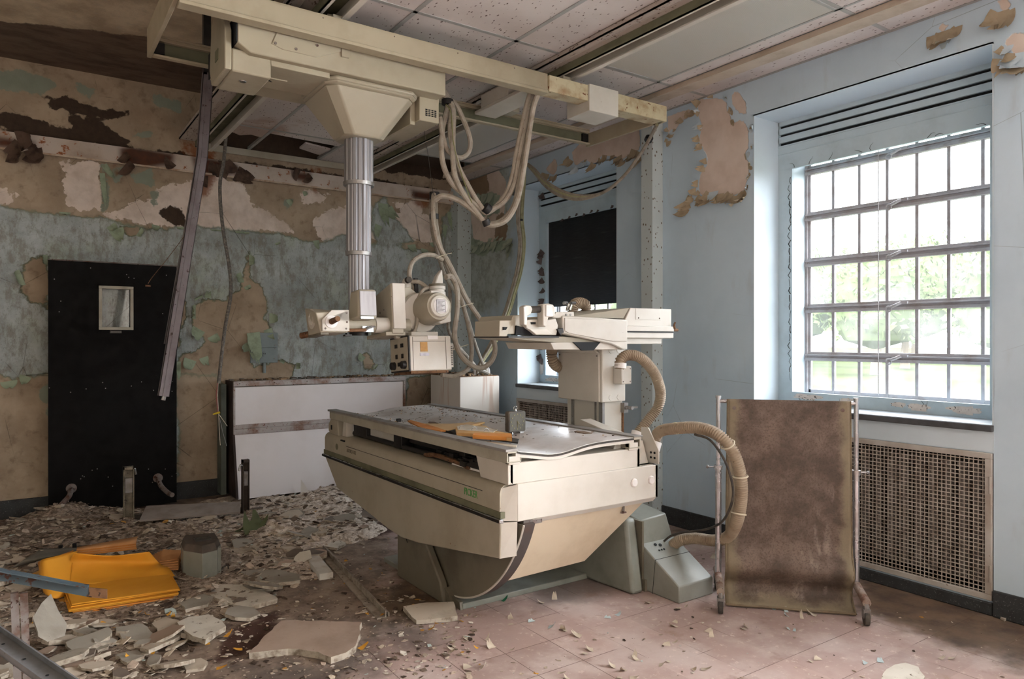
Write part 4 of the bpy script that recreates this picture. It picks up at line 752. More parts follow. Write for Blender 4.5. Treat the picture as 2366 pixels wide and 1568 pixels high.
# clock
q = px(1191, 1004, z=.82); cx_, cy_ = q.x, q.y; zt = sag(cx_) + .001
C = thing('darkroom_clock', 'small dusty square clock with a ring on top standing on the table beside the folder', 'clock', (cx_, cy_, zt))
def rbox(w, h, d, r_, n=5):
    pts = []
    for sx, sz, a0 in ((1, 1, 0), (-1, 1, 90), (-1, -1, 180), (1, -1, 270)):
        for k in range(n + 1): a = R(a0 + 90 * k / n); pts.append((sx * (w / 2 - r_) + r_ * math.cos(a), sz * (h / 2 - r_) + r_ * math.sin(a)))
    return pts
def shift(pts, x, z): return [(a + x, b_ + z) for a, b_ in pts]
S = .106; body = worn('dusty_black_case', lin(74, 70, 66), lin(130, 122, 112), .7, 14, .55, bump=.1)
MB().prism(shift(rbox(S, S, 0, .010), cx_, zt + .012 + S / 2), 'y', cy_ - .016, cy_ + .018).build('clock_case', body, C, bevel=.003)
MB().prism(shift(rbox(S - .012, S - .012, 0, .007), cx_, zt + .012 + S / 2), 'y', cy_ - .0175, cy_ - .015).build('clock_face', worn('dial', lin(84, 82, 72), lin(58, 56, 50), .5, 20, .5), C)
nm = plain('luminous_paint', lin(150, 142, 104), .6); RXZ = Matrix(((1, 0, 0), (0, 0, -1), (0, 1, 0)))
num = MB()
for k in range(12):
    a = math.pi / 2 - k * math.pi / 6; x_ = cx_ + .038 * math.cos(a); z_ = zt + .012 + S / 2 + .038 * math.sin(a); num.box(x_ - .002, x_ + .002, cy_ - .0185, cy_ - .017, z_ - .0035, z_ + .0035)
num.build('hour_marks', nm, C)
zc_ = zt + .012 + S / 2
MB().tube([(cx_, cy_ - .0195, zc_ + .004), (cx_ + .001, cy_ - .0195, zc_ - .030)], .0013, 5).build('clock_hand', nm, C); MB().tube([(cx_, cy_ - .020, zc_), (cx_ + .017, cy_ - .020, zc_ - .02)], .0013, 5).build('clock_hand', nm, C)
MB().box(cx_ - .03, cx_ - .02, cy_ - .012, cy_ + .02, zt, zt + .014).build('foot', chrome, C); MB().box(cx_ + .02, cx_ + .045, cy_ - .012, cy_ + .02, zt, zt + .014).build('foot', chrome, C)
MB().lathe((cx_, cy_, zt + .012 + S), (0, 0, 1), [(0, .006), (.008, .005), (.012, .003)], 10).tube([(cx_ + .011 * math.cos(t), cy_, zt + .026 + S + .011 * math.sin(t)) for t in np.linspace(0, 2 * math.pi, 19)], .0016, 6, False).build('top_ring', chrome, C)
# ring binder and papers
kraft = worn('kraft_paper', lin(206, 164, 108), lin(176, 130, 78), .6, 6, .75); kraft_p = worn('pale_folder', lin(222, 190, 140), lin(190, 156, 108), .5, 6, .75); orange_p = worn('orange_paper', lin(208, 138, 66), lin(170, 104, 44), .6, 8, .75); paper = worn('aged_paper', lin(216, 206, 188), lin(180, 164, 140), .6, 8, .8)
def qpt(x, y, z): v_ = px(x, y, z=z); return (v_.x, v_.y)
B = thing('ring_binder', 'open ring binder with three metal rings and orange page edges, left of the clock', 'binder', (px(1080, 990, z=.84).x, px(1080, 990, z=.84).y, .83)); zb = .822
f = [qpt(x, y, .84) for x, y in ((1052, 992), (1048, 982), (1135, 968), (1160, 990), (1183, 1000), (1178, 1008), (1120, 1002))]
MB().prism([qpt(x, y, .84) for x, y in ((1040, 992), (1050, 985), (1200, 1008), (1197, 1016), (1120, 1006))], 'z', zb, zb + .006).build('cover', black, B, bevel=.001)
MB().prism([qpt(x, y, .85) for x, y in ((1055, 996), (1052, 985), (1070, 980), (1180, 998), (1182, 1009), (1120, 1000))], 'z', zb + .006, zb + .022).build('page_block', kraft, B); MB().prism([qpt(x, y, .85) for x, y in ((1092, 1003), (1096, 998), (1182, 1000), (1183, 1008))], 'z', zb + .0065, zb + .025).build('page_edges', orange_p, B)
MB().prism([qpt(x, y, .85) for x, y in ((1058, 990), (1056, 983), (1078, 978), (1150, 990), (1140, 996))], 'z', zb + .022, zb + .024).build('loose_page', paper, B)
for x, y in ((1067, 988), (1096, 991), (1124, 994)):
    q = px(x, y, z=.85); MB().tube([(q.x + .016 * math.cos(t) , q.y, zb + .02 + .02 * math.sin(t)) for t in np.linspace(0, math.pi, 11)], .0014, 5).build('binder_ring', chrome, B)
F = thing('file_folder', 'pale manila folder lying open under the back of the ring binder', 'folder', (px(1090, 975, z=.84).x, px(1090, 975, z=.84).y, .825))
a_ = [px(x, y, z=.84) for x, y in ((965, 973), (1000, 976), (1050, 985), (1140, 985), (1145, 992), (1125, 980), (1105, 970), (1040, 974))]; MB().prism([(v_.x, v_.y) for v_ in a_], 'z', .826, .829).build('back_sheet', kraft_p, F)
a_ = [px(x, y, z=.84) for x, y in ((960, 978), (1035, 990), (1120, 975), (1108, 970), (1040, 975))]; MB().hexa([(v_.x, v_.y, .829) for v_ in a_], [(v_.x, v_.y, .8315 + (.01 if i == 2 else 0)) for i, v_ in enumerate(a_)]).build('front_sheet', kraft_p, F)
top(MB().prism([qpt(x, y, .84) for x, y in ((942, 970), (948, 968), (1010, 985), (1030, 992), (1018, 992), (975, 986))], 'z', .829, .836), 'torn_envelope', orange_p, 'torn orange envelope end sticking out of the left side of the folder', 'envelope')
top(MB().prism([qpt(x, y, .84) for x, y in ((1100, 1010), (1104, 1005), (1195, 1017), (1193, 1021))], 'z', .815, .818), 'film_sheet', paper, 'thin grey film sheet under the front edge of the ring binder', 'film')
# ================================================================ TOWER AND SPOT-FILM DEVICE
TW = thing('fluoroscopy_tower', 'tall cream column with a boxy imaging head reaching over the far side of the table', 'x-ray tower', (2.72, 3.1, 0))
t = MB(); t.box(2.66, 2.80, 2.96, 3.28, .41, .97); t.build('column', cream, TW, bevel=.003)
MB().box(2.653, 2.663, 3.215, 3.235, .45, .97).box(2.653, 2.663, 3.02, 3.03, .45, .97).box(2.645, 2.662, 2.955, 2.985, .45, .97).build('guide_rail', steel, TW)
MB().box(2.62, 2.795, 2.93, 3.31, .965, 1.262).build('counterweight_box', cream, TW, bevel=.005)
MB().box(2.612, 2.622, 2.948, 3.305, .968, 1.235).build('front_cover', cream, TW, bevel=.003)
MB().prism([(3.31, 1.235), (3.31, 1.26), (2.98, 1.26), (2.95, 1.235)], 'x', 2.60, 2.62).build('cover_lip', cream, TW, bevel=.003)
for y, z in ((3.29, 1.222), (2.963, 1.22)): MB().lathe((2.612, y, z), (-1, 0, 0), [(0, .005), (.003, .004)], 8).build('screw', rusty, TW)
for x, z in ((2.685, 1.25), (2.745, 1.25), (2.685, .99), (2.745, .99)): MB().lathe((x, 2.93, z), (0, -1, 0), [(0, .016), (.002, .015)], 18).build('blanking_plug', cream, TW)
MB().box(2.70, 2.775, 2.86, 2.93, 1.065, 1.165).build('hose_box', cream, TW, bevel=.006)
for x, z in ((2.712, 1.08), (2.764, 1.08), (2.712, 1.15), (2.764, 1.15)): MB().lathe((x, 2.86, z), (0, -1, 0), [(0, .004), (.002, .003)], 8).build('screw', rusty, TW)
MB().cyl((2.80, 2.96, .60), (2.80, 2.96, .95), .008, 8).build('red_pipe', rust_cap, TW); MB().box(2.785, 2.815, 2.93, 2.96, .90, .955).cyl((2.80, 2.93, .93), (2.80, 2.88, .93), .010, 8).box(2.775, 2.86, 2.90, 2.91, .925, .935).build('clamp', steel, TW)
def q3(x, y, Y): v_ = px(x, y, Y=Y); return v_.x, v_.z
# head: lower yoke, carriage and film tunnel
hd = MB()
hd.prism([(2.28, 1.432), (2.28, 1.34), (2.62, 1.285), (2.70, 1.255), (2.735, 1.255), (2.735, 1.418)], 'y', 2.85, 3.30); hd.build('head_carriage', cream, TW, bevel=.006)
MB().prism([(2.292, 1.42), (2.292, 1.355), (2.32, 1.342), (2.62, 1.30), (2.70, 1.30), (2.725, 1.30), (2.725, 1.41)], 'y', 2.845, 2.852).build('carriage_cover', cream, TW, bevel=.002)
MB().prism([(2.22, 1.292), (2.24, 1.258), (2.71, 1.255), (2.735, 1.262), (2.735, 1.295), (2.22, 1.295)], 'y', 2.87, 3.28).build('yoke', cream, TW, bevel=.003)
MB().prism([(2.36, 1.297), (2.42, 1.252), (2.50, 1.252), (2.55, 1.297)], 'y', 2.862, 2.872).build('yoke_opening', slot_m, TW)
tn = MB(); tn.prism([(2.735, 1.42), (2.775, 1.485), (3.10, 1.485), (3.10, 1.315), (2.735, 1.315)], 'y', 2.87, 3.22); tn.build('film_tunnel', cream, TW, bevel=.004)
MB().hexa([(2.40, 2.95, 1.43), (2.72, 2.87, 1.425), (2.72, 3.22, 1.425), (2.40, 3.22, 1.43)], [(2.42, 3.0, 1.445), (2.775, 2.88, 1.484), (2.775, 3.22, 1.484), (2.42, 3.2, 1.46)]).build('top_cover', cream_dull, TW)
MB().box(2.735, 3.105, 2.855, 2.872, 1.355, 1.385).box(2.735, 3.105, 2.858, 2.87, 1.318, 1.352).box(2.735, 3.03, 2.88, 3.2, 1.285, 1.318).build('slide_rail', cream, TW, bevel=.003)
MB().box(2.735, 3.10, 2.853, 2.856, 1.349, 1.355).build('rail_shadow', slot_m, TW)
MB().box(2.815, 3.01, 2.868, 2.871, 1.42, 1.482).build('access_panel', cream, TW, bevel=.001)
for x, z in ((2.835, 1.43), (3.0, 1.43)): MB().lathe((x, 2.868, z), (0, -1, 0), [(0, .0045), (.003, .003)], 8).build('screw', rusty, TW)
MB().cyl((3.06, 2.87, 1.365), (3.15, 2.87, 1.365), .009, 10).tube([(3.10, 2.86, 1.37), (3.11, 2.85, 1.41)], .005, 6).tube([(3.12, 2.86, 1.37), (3.10, 2.85, 1.40)], .005, 6).build('end_lever', rust_cap, TW)
MB().prism([q3(x, y, 2.88) for x, y in ((1165, 777), (1300, 777), (1440, 790), (1440, 794), (1300, 792), (1200, 784))], 'y', 2.88, 3.2).build('under_tray', cream_dull, TW, bevel=.002)
# left control end with the grab handle
def q3(x, y, Y): v_ = px(x, y, Y=Y); return v_.x, v_.z
Yh = 2.86
pl = [q3(x, y, Yh) for x, y in ((1186, 728), (1209, 727), (1212, 752), (1224, 757), (1215, 771), (1170, 772))]; MB().prism(pl, 'y', Yh, Yh + .30).build('control_end', cream_dull, TW, bevel=.003)
pl = [q3(x, y, Yh - .01) for x, y in ((1160, 740), (1172, 740), (1172, 775), (1153, 775))]; MB().prism([q3(x, y, Yh) for x, y in ((1153, 740), (1184, 740), (1170, 777), (1152, 777))], 'y', Yh - .005, Yh + .22).build('end_block', cream_dull, TW, bevel=.003)
MB().prism([q3(x, y, Yh - .008) for x, y in ((1162, 755), (1172, 755), (1168, 762), (1162, 762))], 'y', Yh - .012, Yh - .004).prism([q3(x, y, Yh) for x, y in ((1190, 752), (1226, 760), (1240, 772), (1246, 774), (1188, 774))], 'y', Yh - .012, Yh - .001).build('dark_opening', slot_m, TW)
MB().prism([q3(x, y, Yh) for x, y in ((1170, 776), (1286, 776), (1286, 780), (1170, 780))], 'y', Yh - .02, Yh + .3).build('front_rail', black, TW)
hx = [q3(x, y, 2.80) for x, y in ((1207, 708), (1216, 705), (1226, 708), (1227, 722), (1217, 727), (1216, 750), (1222, 757), (1213, 753), (1207, 730))]
MB().prism([q3(x, y, 2.80) for x, y in ((1207, 709), (1213, 705), (1224, 706), (1228, 714), (1224, 726), (1216, 730), (1216, 752), (1208, 750))], 'y', 2.79, 2.83).build('handle_bracket', cream, TW, bevel=.004)
MB().prism([q3(x, y, 2.80) for x, y in ((1249, 703), (1262, 701), (1273, 704), (1277, 712), (1277, 731), (1262, 733), (1256, 756), (1249, 752))], 'y', 2.78, 2.83).build('handle_bracket', cream, TW, bevel=.005)
MB().prism([q3(x, y, 2.78) for x, y in ((1260, 704), (1274, 704), (1276, 731), (1260, 731))], 'y', 2.772, 2.782).build('handle_plate', white_bright, TW, bevel=.002)
a_ = px(1222, 715, Y=2.81); b_ = px(1250, 714, Y=2.81); MB().cyl(a_, b_, .0175, 18).build('grip', rubber, TW)
MB().prism([q3(x, y, 2.83) for x, y in ((1216, 738), (1249, 737), (1257, 741), (1284, 735), (1290, 752), (1286, 774), (1240, 774), (1216, 757))], 'y', 2.83, 3.05).build('control_box', cream, TW, bevel=.004)
MB().prism([q3(x, y, 2.81) for x, y in ((1222, 760), (1262, 759), (1276, 773), (1238, 773))], 'y', 2.805, 2.835).build('control_lip', kraft_p if False else cream, TW, bevel=.003)
MB().prism([q3(x, y, 2.829) for x, y in ((1226, 744), (1237, 744), (1237, 749), (1227, 749))], 'y', 2.826, 2.831).build('key_slot', slot_m, TW)
MB().prism([q3(x, y, 2.86) for x, y in ((1276, 734), (1285, 720), (1326, 720), (1327, 732), (1300, 733), (1288, 735))], 'y', 2.86, 2.90).build('gear_cover', cream, TW, bevel=.003)
for x in (1308, 1318): v_ = px(x, 727, Y=2.86); MB().lathe(v_, (0, -1, 0), [(0, .006), (.004, .005)], 10).build('screw', steel, TW)
MB().prism([q3(x, y, 2.86) for x, y in ((1276, 760), (1290, 758), (1292, 768), (1286, 770), (1286, 776), (1281, 770))], 'y', 2.82, 2.86).build('latch', black, TW, bevel=.002)
lv = MB(); lv.tube([px(1310, 718, Y=2.95), px(1313, 702, Y=2.95)], .009, 8).tube([px(1316, 716, Y=2.93), px(1320, 704, Y=2.93)], .008, 8).tube([px(1302, 700, Y=2.95), px(1311, 700, Y=2.95)], .009, 8).tube([px(1320, 700, Y=2.93), px(1329, 700, Y=2.93)], .009, 8); lv.build('clamp_lever', chrome, TW)
def hose(path, r, mat, name, label, pitch=.011, n=14, Yd=None):
    P = spline(path, 14); L = [0]
    for i in range(1, len(P)): L.append(L[-1] + (P[i] - P[i - 1]).length)
    N = int(L[-1] / (pitch / 4)); pts = []; j = 0
    for k in range(N + 1):
        d = L[-1] * k / N
        while j < len(L) - 2 and L[j + 1] < d: j += 1
        f_ = (d - L[j]) / max(L[j + 1] - L[j], 1e-6); pts.append(P[j].lerp(P[j + 1], min(1, f_)))
    rad = [r * (1 if (k % 4) in (0, 1) else .80) for k in range(N + 1)]
    return MB().tube(pts, r, n, True, rad)
h = hose([px(x, y, Y=yy) for x, y, yy in ((1433, 852, 2.83), (1434, 832, 2.83), (1452, 820, 2.82), (1482, 828, 2.80), (1512, 862, 2.80), (1526, 905, 2.82), (1520, 940, 2.85), (1496, 972, 2.88), (1476, 998, 2.90), (1470, 1010, 2.90))], .030, hose_m, '', '')
H1 = thing('corrugated_hose', 'ribbed beige hose arching from the tower box down to the table corner', 'hose', px(1476, 1005, Y=2.9)); h.build('hose_body', hose_m, H1, sharp=70)
MB().cyl(px(1433, 850, Y=2.83), px(1434, 838, Y=2.83), .032, 18).build('hose_collar', white_bright, H1); MB().cyl(px(1474, 998, Y=2.90), px(1466, 1022, Y=2.90), .036, 18).build('hose_collar', white_bright, H1)
h = hose([px(x, y, Y=yy) for x, y, yy in ((1513, 1030, 2.60), (1514, 1012, 2.60), (1528, 995, 2.56), (1565, 989, 2.46), (1612, 988, 2.34), (1655, 1002, 2.24), (1688, 1035, 2.18), (1708, 1085, 2.16), (1713, 1140, 2.17), (1704, 1200, 2.22), (1684, 1238, 2.32), (1650, 1248, 2.42), (1605, 1243, 2.54), (1572, 1248, 2.62), (1552, 1262, 2.67), (1545, 1272, 2.69))], .030, hose_m, '', '')
H2 = thing('corrugated_hose', 'longer ribbed beige hose looping from the table corner to the grey floor box', 'hose', px(1548, 1272, Y=2.7)); h.build('hose_body', hose_m, H2, sharp=70)
MB().cyl(px(1508, 1042, Y=2.60), px(1514, 1020, Y=2.60), .034, 18).build('hose_collar', white_bright, H2); MB().cyl(px(1551, 1263, Y=2.69), px(1536, 1284, Y=2.72), .036, 18).build('hose_collar', white_bright, H2)
for x, y, yy, d_ in ((1562, 989, 2.46, (1, -.8, .05)), (1622, 990, 2.32, (1, -.8, -.1)), (1681, 1026, 2.19, (.6, 0, -.8)), (1711, 1100, 2.16, (.1, 0, -1)), (1707, 1186, 2.20, (-.2, 0, -1)), (1614, 1244, 2.52, (1, -.9, .1))):
    c_ = px(x, y, Y=yy); d_ = Vector(d_).normalized(); u_ = Vector((0, 1, 0)); w_ = d_.cross(u_); MB().tube([c_ + (u_ * math.cos(t) + w_ * math.sin(t)) * .033 for t in np.linspace(0, 2 * math.pi, 25)], .004, 6, False).build('hose_tie', tie_m, H2)
cbw = MB().tube(spline([px(x, y, Y=yy) for x, y, yy in ((1605, 1003, 2.32), (1640, 1016, 2.24), (1670, 1055, 2.17), (1688, 1100, 2.15), (1694, 1140, 2.16), (1686, 1175, 2.20), (1668, 1205, 2.28), (1640, 1220, 2.40), (1610, 1226, 2.50), (1575, 1230, 2.60), (1550, 1238, 2.66), (1534, 1250, 2.69))]), .006, 8)
top(cbw, 'control_cable', rubber, 'thin dark cable tied along the inside of the looping ribbed hose', 'cable')
h = hose([px(x, y, Y=3.17) for x, y in ((1322, 728), (1326, 706), (1338, 700), (1352, 705), (1354, 722), (1352, 738))], .034, hose_m, '', ''); top(h, 'corrugated_hose', hose_m, 'short ribbed hose bend rising behind the imaging head, in front of the blind', 'hose')
h = hose([px(x, y, Y=yy) for x, y, yy in ((1278, 788, 3.25), (1275, 812, 3.3), (1277, 832, 3.3), (1288, 846, 3.3), (1312, 850, 3.29))], .034, hose_m, '', ''); top(h, 'corrugated_hose', hose_m, 'short ribbed hose bend hanging below the imaging head at its left', 'hose')
# ================================================================ CEILING CRANE: BRIDGE
BR = thing('crane_bridge', 'long cream bridge of two beams running across under the ceiling rails', 'crane bridge', (1.95, 3.6, 2.70))
bm = MB(); bm.box(.545, 2.47, 3.22, 3.245, 2.715, 2.815).box(.545, 2.47, 3.212, 3.28, 2.705, 2.722).box(.545, 2.47, 3.22, 3.28, 2.808, 2.818); bm.build('front_beam', cream_br, BR, bevel=.003)
bm = MB(); bm.box(.545, 3.385, 3.95, 3.965, 2.72, 2.82).box(.545, 3.385, 3.915, 3.95, 2.715, 2.726).box(.545, 3.385, 3.915, 3.95, 2.812, 2.822).box(.545, 3.385, 3.92, 3.925, 2.795, 2.812); bm.build('rear_beam', cream_br, BR, bevel=.002)
MB().box(.56, 3.37, 3.945, 3.951, 2.727, 2.795).build('beam_channel', olive, BR)
MB().box(.525, .545, 3.215, 3.965, 2.715, 2.86).build('end_plate', cream_br, BR, bevel=.003); MB().box(3.385, 3.405, 3.215, 3.965, 2.705, 2.80).build('end_plate', cream_br, BR, bevel=.003)
MB().box(.548, .60, 3.93, 3.945, 2.735, 2.79).build('buffer', black, BR); MB().box(3.33, 3.383, 3.93, 3.945, 2.735, 2.79).build('buffer', black, BR)
MB().box(2.47, 2.765, 3.205, 3.30, 2.715, 2.808).build('cover_plate', cream_rust, BR, bevel=.003)
MB().box(2.755, 2.985, 3.19, 3.40, 2.655, 2.812).build('drive_cover', cream, BR, bevel=.003)
MB().box(2.985, 3.42, 3.205, 3.31, 2.705, 2.805).build('end_cover', cream_rust, BR, bevel=.004)
for x in (1.26, 2.66):
    for y in (3.33, 3.86): MB().box(x - .03, x + .03, y - .05, y + .05, 2.79, 2.86).cyl((x - .04, y, 2.86), (x + .04, y, 2.86), .016, 12).build('rail_trolley', cream_dull, BR, bevel=.002)
MB().box(2.40, 2.52, 3.52, 3.82, 2.77, 2.85).box(2.40, 2.56, 3.28, 3.9, 2.75, 2.77).build('lock_box', cream, BR, bevel=.003)
for x in np.arange(.8, 2.4, .36): MB().lathe((x, 3.22, 2.80), (0, -1, 0), [(0, .004), (.002, .003)], 8).build('screw', rusty, BR)
MB().box(2.05, 2.07, 3.90, 3.94, 2.735, 2.755).box(2.09, 2.12, 3.90, 3.94, 2.74, 2.752).build('cable_clip', steel, BR)
# ================================================================ CEILING CRANE: CARRIAGE, COLUMN AND TUBE HEAD
G = thing('x_ray_tube_crane', 'cream ceiling carriage with steel telescopic column carrying an x-ray tube head', 'x-ray tube crane', (1.475, 3.56, 1.14))
cream_cr = worn('dimmed_yellowed_enamel', lin(164, 156, 136), lin(136, 125, 104), 0.45, 3, 0.45, speck=lin(116, 84, 54), speck_t=0.745, speck_s=45)  # crane cream, yellower and also darkened to stand for its dim light
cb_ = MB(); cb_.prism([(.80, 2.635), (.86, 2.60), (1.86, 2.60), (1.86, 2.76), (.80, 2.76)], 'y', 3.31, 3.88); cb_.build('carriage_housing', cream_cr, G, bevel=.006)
MB().box(.795, .80, 3.31, 3.88, 2.635, 2.76).build('housing_gap', slot_m, G)
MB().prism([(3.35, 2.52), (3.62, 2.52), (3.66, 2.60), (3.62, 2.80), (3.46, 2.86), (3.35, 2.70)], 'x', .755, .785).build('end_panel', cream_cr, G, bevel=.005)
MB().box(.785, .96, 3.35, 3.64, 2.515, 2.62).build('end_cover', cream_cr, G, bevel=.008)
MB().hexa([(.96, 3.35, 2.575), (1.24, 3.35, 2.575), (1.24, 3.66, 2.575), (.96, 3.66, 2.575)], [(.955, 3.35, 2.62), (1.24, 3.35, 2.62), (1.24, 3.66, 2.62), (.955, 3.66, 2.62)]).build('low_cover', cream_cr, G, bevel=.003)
hw = [(1.03 + .05 * math.cos(t), 3.50 + .042 * math.sin(t)) for t in np.linspace(0, math.pi, 12)]
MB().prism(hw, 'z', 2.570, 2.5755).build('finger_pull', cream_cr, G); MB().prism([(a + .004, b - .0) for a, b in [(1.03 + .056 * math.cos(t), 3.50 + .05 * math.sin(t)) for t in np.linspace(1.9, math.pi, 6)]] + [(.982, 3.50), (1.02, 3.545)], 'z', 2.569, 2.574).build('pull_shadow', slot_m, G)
MB().lathe((.86, 3.46, 2.515), (0, 0, -1), [(0, .018), (.003, .016)], 14).build('round_plug', chrome, G); MB().box(.752, .756, 3.47, 3.53, 2.60, 2.65).build('type_plate', olive, G)
bk = [(3.31 - .003, z) for z in (0, 1)]
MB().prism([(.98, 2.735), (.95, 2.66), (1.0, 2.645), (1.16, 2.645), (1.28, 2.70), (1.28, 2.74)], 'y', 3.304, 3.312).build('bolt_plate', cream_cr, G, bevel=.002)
for x, z in ((.985, 2.722), (.965, 2.665), (1.06, 2.66), (1.16, 2.70), (1.30, 2.71), (1.30, 2.685)): MB().lathe((x, 3.303, z), (0, -1, 0), [(0, .007), (.004, .006)], 12).build('bolt', rusty, G)
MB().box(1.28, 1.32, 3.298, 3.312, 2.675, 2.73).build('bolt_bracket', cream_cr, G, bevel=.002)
fb_ = [(1.235, 3.36), (1.69, 3.36), (1.72, 3.40), (1.72, 3.74), (1.68, 3.77), (1.24, 3.77), (1.215, 3.74), (1.215, 3.40)]
def ring8(x0, x1, y0, y1, z, c_): return [(x0 + c_, y0, z), (x1 - c_, y0, z), (x1, y0 + c_, z), (x1, y1 - c_, z), (x1 - c_, y1, z), (x0 + c_, y1, z), (x0, y1 - c_, z), (x0, y0 + c_, z)]
sk = MB(); r0 = ring8(1.225, 1.735, 3.345, 3.78, 2.60, .05); r1 = ring8(1.225, 1.735, 3.345, 3.78, 2.578, .05); r2 = ring8(1.238, 1.715, 3.36, 3.77, 2.562, .045); r3 = ring8(1.372, 1.578, 3.455, 3.665, 2.355, .035)
for a, b in ((r1, r0), (r2, r1), (r3, r2)): sk.hexa(a, b)
sk.build('funnel_cover', worn('satin_cream', lin(162, 154, 136), lin(138, 128, 108), .4, 3, .36), G, sharp=22, bevel=.008)
MB().lathe((1.575, 3.475, 2.375), (.3, -1, 0), [(0, .007), (.003, .006)], 10).build('bolt', rusty, G)
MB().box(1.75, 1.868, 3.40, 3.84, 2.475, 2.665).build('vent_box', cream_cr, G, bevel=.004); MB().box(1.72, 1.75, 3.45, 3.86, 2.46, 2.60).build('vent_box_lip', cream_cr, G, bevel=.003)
for r_ in range(4):
    for k in range(4): MB().box(1.785 + .018 * k, 1.797 + .018 * k, 3.398, 3.40, 2.505 + .010 * r_, 2.511 + .010 * r_).build('vent_slot', slot_m, G)
def fluted(cx, cy, z0, z1, r_, n=16):
    m_ = MB(); pts = []
    for k in range(n * 4):
        a = 2 * math.pi * k / (n * 4); q = r_ if k % 4 in (0, 1, 2) and (k // 4) % 2 == 0 else r_ * .955; q = r_ * .90 if k % 4 == 3 else q; pts.append((cx + q * math.cos(a), cy + q * math.sin(a)))
    m_.prism(pts, 'z', z0, z1); return m_
fl_m = worn('extruded_aluminium', lin(150, 150, 154), lin(110, 104, 100), .6, 8, .42, metal=.6, speck=lin(90, 70, 56), speck_t=.74, streak=True)
CXc, CYc = 1.475, 3.56
for z0, z1, r_ in ((2.12, 2.40, .077), (1.755, 2.13, .066), (1.41, 1.76, .056)):
    c1 = fluted(CXc, CYc, z0, z1, r_).build('column_stage', fl_m, G, sharp=20)
for z, r_ in ((2.118, .079), (1.752, .068), (1.40, .058)): MB().lathe((CXc, CYc, z), (0, 0, 1), [(0, r_), (.018, r_ + .002), (.022, r_ - .01)], 32).build('column_ring', steel, G)
MB().lathe((CXc, CYc, 1.33), (0, 0, 1), [(0, .05), (.03, .05), (.032, .04), (.045, .04), (.05, .052), (.075, .052)], 24).build('swivel', black, G)
# the tube head hangs on a horizontal arm and is tipped slightly forward
HD = bpy.data.objects.new('tube_head', None); COL.objects.link(HD); HD.parent = G; PV = Vector((1.50, 3.47, 1.385)); HD.location = PV - Vector(G.location)
def H(mb, name, mat, **k): return mb.build(name, mat, HD, **k)
H(MB().cyl((1.30, 3.47, 1.385), (1.72, 3.47, 1.385), .036, 24), 'tilt_arm', cream_dull)
H(MB().cyl((1.52, 3.47, 1.385), (1.60, 3.47, 1.385), .041, 24), 'arm_collar', cream, bevel=.002)
hb = MB(); hb.hexa([(1.195, 3.36, 1.335), (1.335, 3.36, 1.335), (1.335, 3.53, 1.335), (1.20, 3.55, 1.335)], [(1.175, 3.36, 1.43), (1.335, 3.36, 1.445), (1.335, 3.53, 1.465), (1.185, 3.55, 1.475)]); H(hb, 'grip_housing', cream_dull, bevel=.005)
H(MB().hexa([(1.20, 3.345, 1.34), (1.337, 3.345, 1.34), (1.337, 3.362, 1.34), (1.20, 3.362, 1.34)], [(1.20, 3.345, 1.395), (1.337, 3.345, 1.445), (1.337, 3.362, 1.445), (1.20, 3.362, 1.395)]).prism([(1.20, 1.395), (1.25, 1.443), (1.337, 1.445), (1.337, 1.39)], 'y', 3.345, 3.362), 'grip_plate', cream, bevel=.002)
H(MB().lathe((1.245, 3.345, 1.385), (0, -1, 0), [(0, .031), (.004, .031), (.006, .026)], 28), 'grip_washer', white_bright)
H(MB().tube([(1.245, 3.345, 1.385), (1.25, 3.27, 1.392)], .015, 14, True, [.015, .013]), 'grip_handle', rust_cap)
for x, z in ((1.325, 1.43), (1.325, 1.385), (1.32, 1.352), (1.215, 1.352)): H(MB().lathe((x, 3.345, z), (0, -1, 0), [(0, .005), (.003, .004)], 10), 'bolt', rusty)
H(MB().lathe((1.188, 3.455, 1.41), (-1, 0, 0), [(0, .05), (.002, .05)], 28).tube([(1.184, 3.455 + .03 * math.cos(t), 1.41 + .03 * math.sin(t)) for t in np.linspace(.4, 6, 20)], .0025, 5), 'angle_dial', cream)
H(MB().tube([(1.21, 3.56, 1.345), (1.18, 3.60, 1.34)], .016, 10), 'grip_handle', rust_cap)
H(MB().box(1.20, 1.24, 3.37, 3.55, 1.325, 1.345), 'side_slot', dark_grey)
H(MB().hexa([(1.395, 3.36, 1.405), (1.495, 3.36, 1.405), (1.495, 3.47, 1.405), (1.375, 3.47, 1.40)], [(1.395, 3.36, 1.555), (1.495, 3.36, 1.555), (1.495, 3.47, 1.555), (1.395, 3.47, 1.555)]), 'control_housing', cream_dull, bevel=.014)
H(MB().box(1.400, 1.488, 3.354, 3.362, 1.42, 1.545), 'control_face', worn('brushed_panel', lin(170, 168, 170), lin(150, 148, 148), .5, 30, .5, metal=.2, streak=True), bevel=.003)
H(MB().box(1.40, 1.47, 3.35, 3.362, 1.403, 1.415), 'lever_slot', chrome)
H(MB().cyl((1.345, 3.41, 1.35), (1.45, 3.41, 1.353), .009, 12), 'brake_lever', rust_cap); H(MB().tube([(1.45, 3.41, 1.353), (1.475, 3.41, 1.37), (1.50, 3.41, 1.37)], .006, 8).box(1.44, 1.50, 3.428, 3.436, 1.345, 1.375), 'lever_clip', chrome)
H(MB().box(1.36, 1.37, 3.44, 3.46, 1.33, 1.345).box(1.35, 1.385, 3.435, 3.465, 1.325, 1.332), 'wing_nut', black)
yk = MB(); yk.prism([(3.405, 1.335), (3.405, 1.60), (3.60, 1.56), (3.68, 1.50), (3.68, 1.345), (3.60, 1.32)], 'x', 1.595, 1.66); H(yk, 'yoke', cream_dull, bevel=.004)
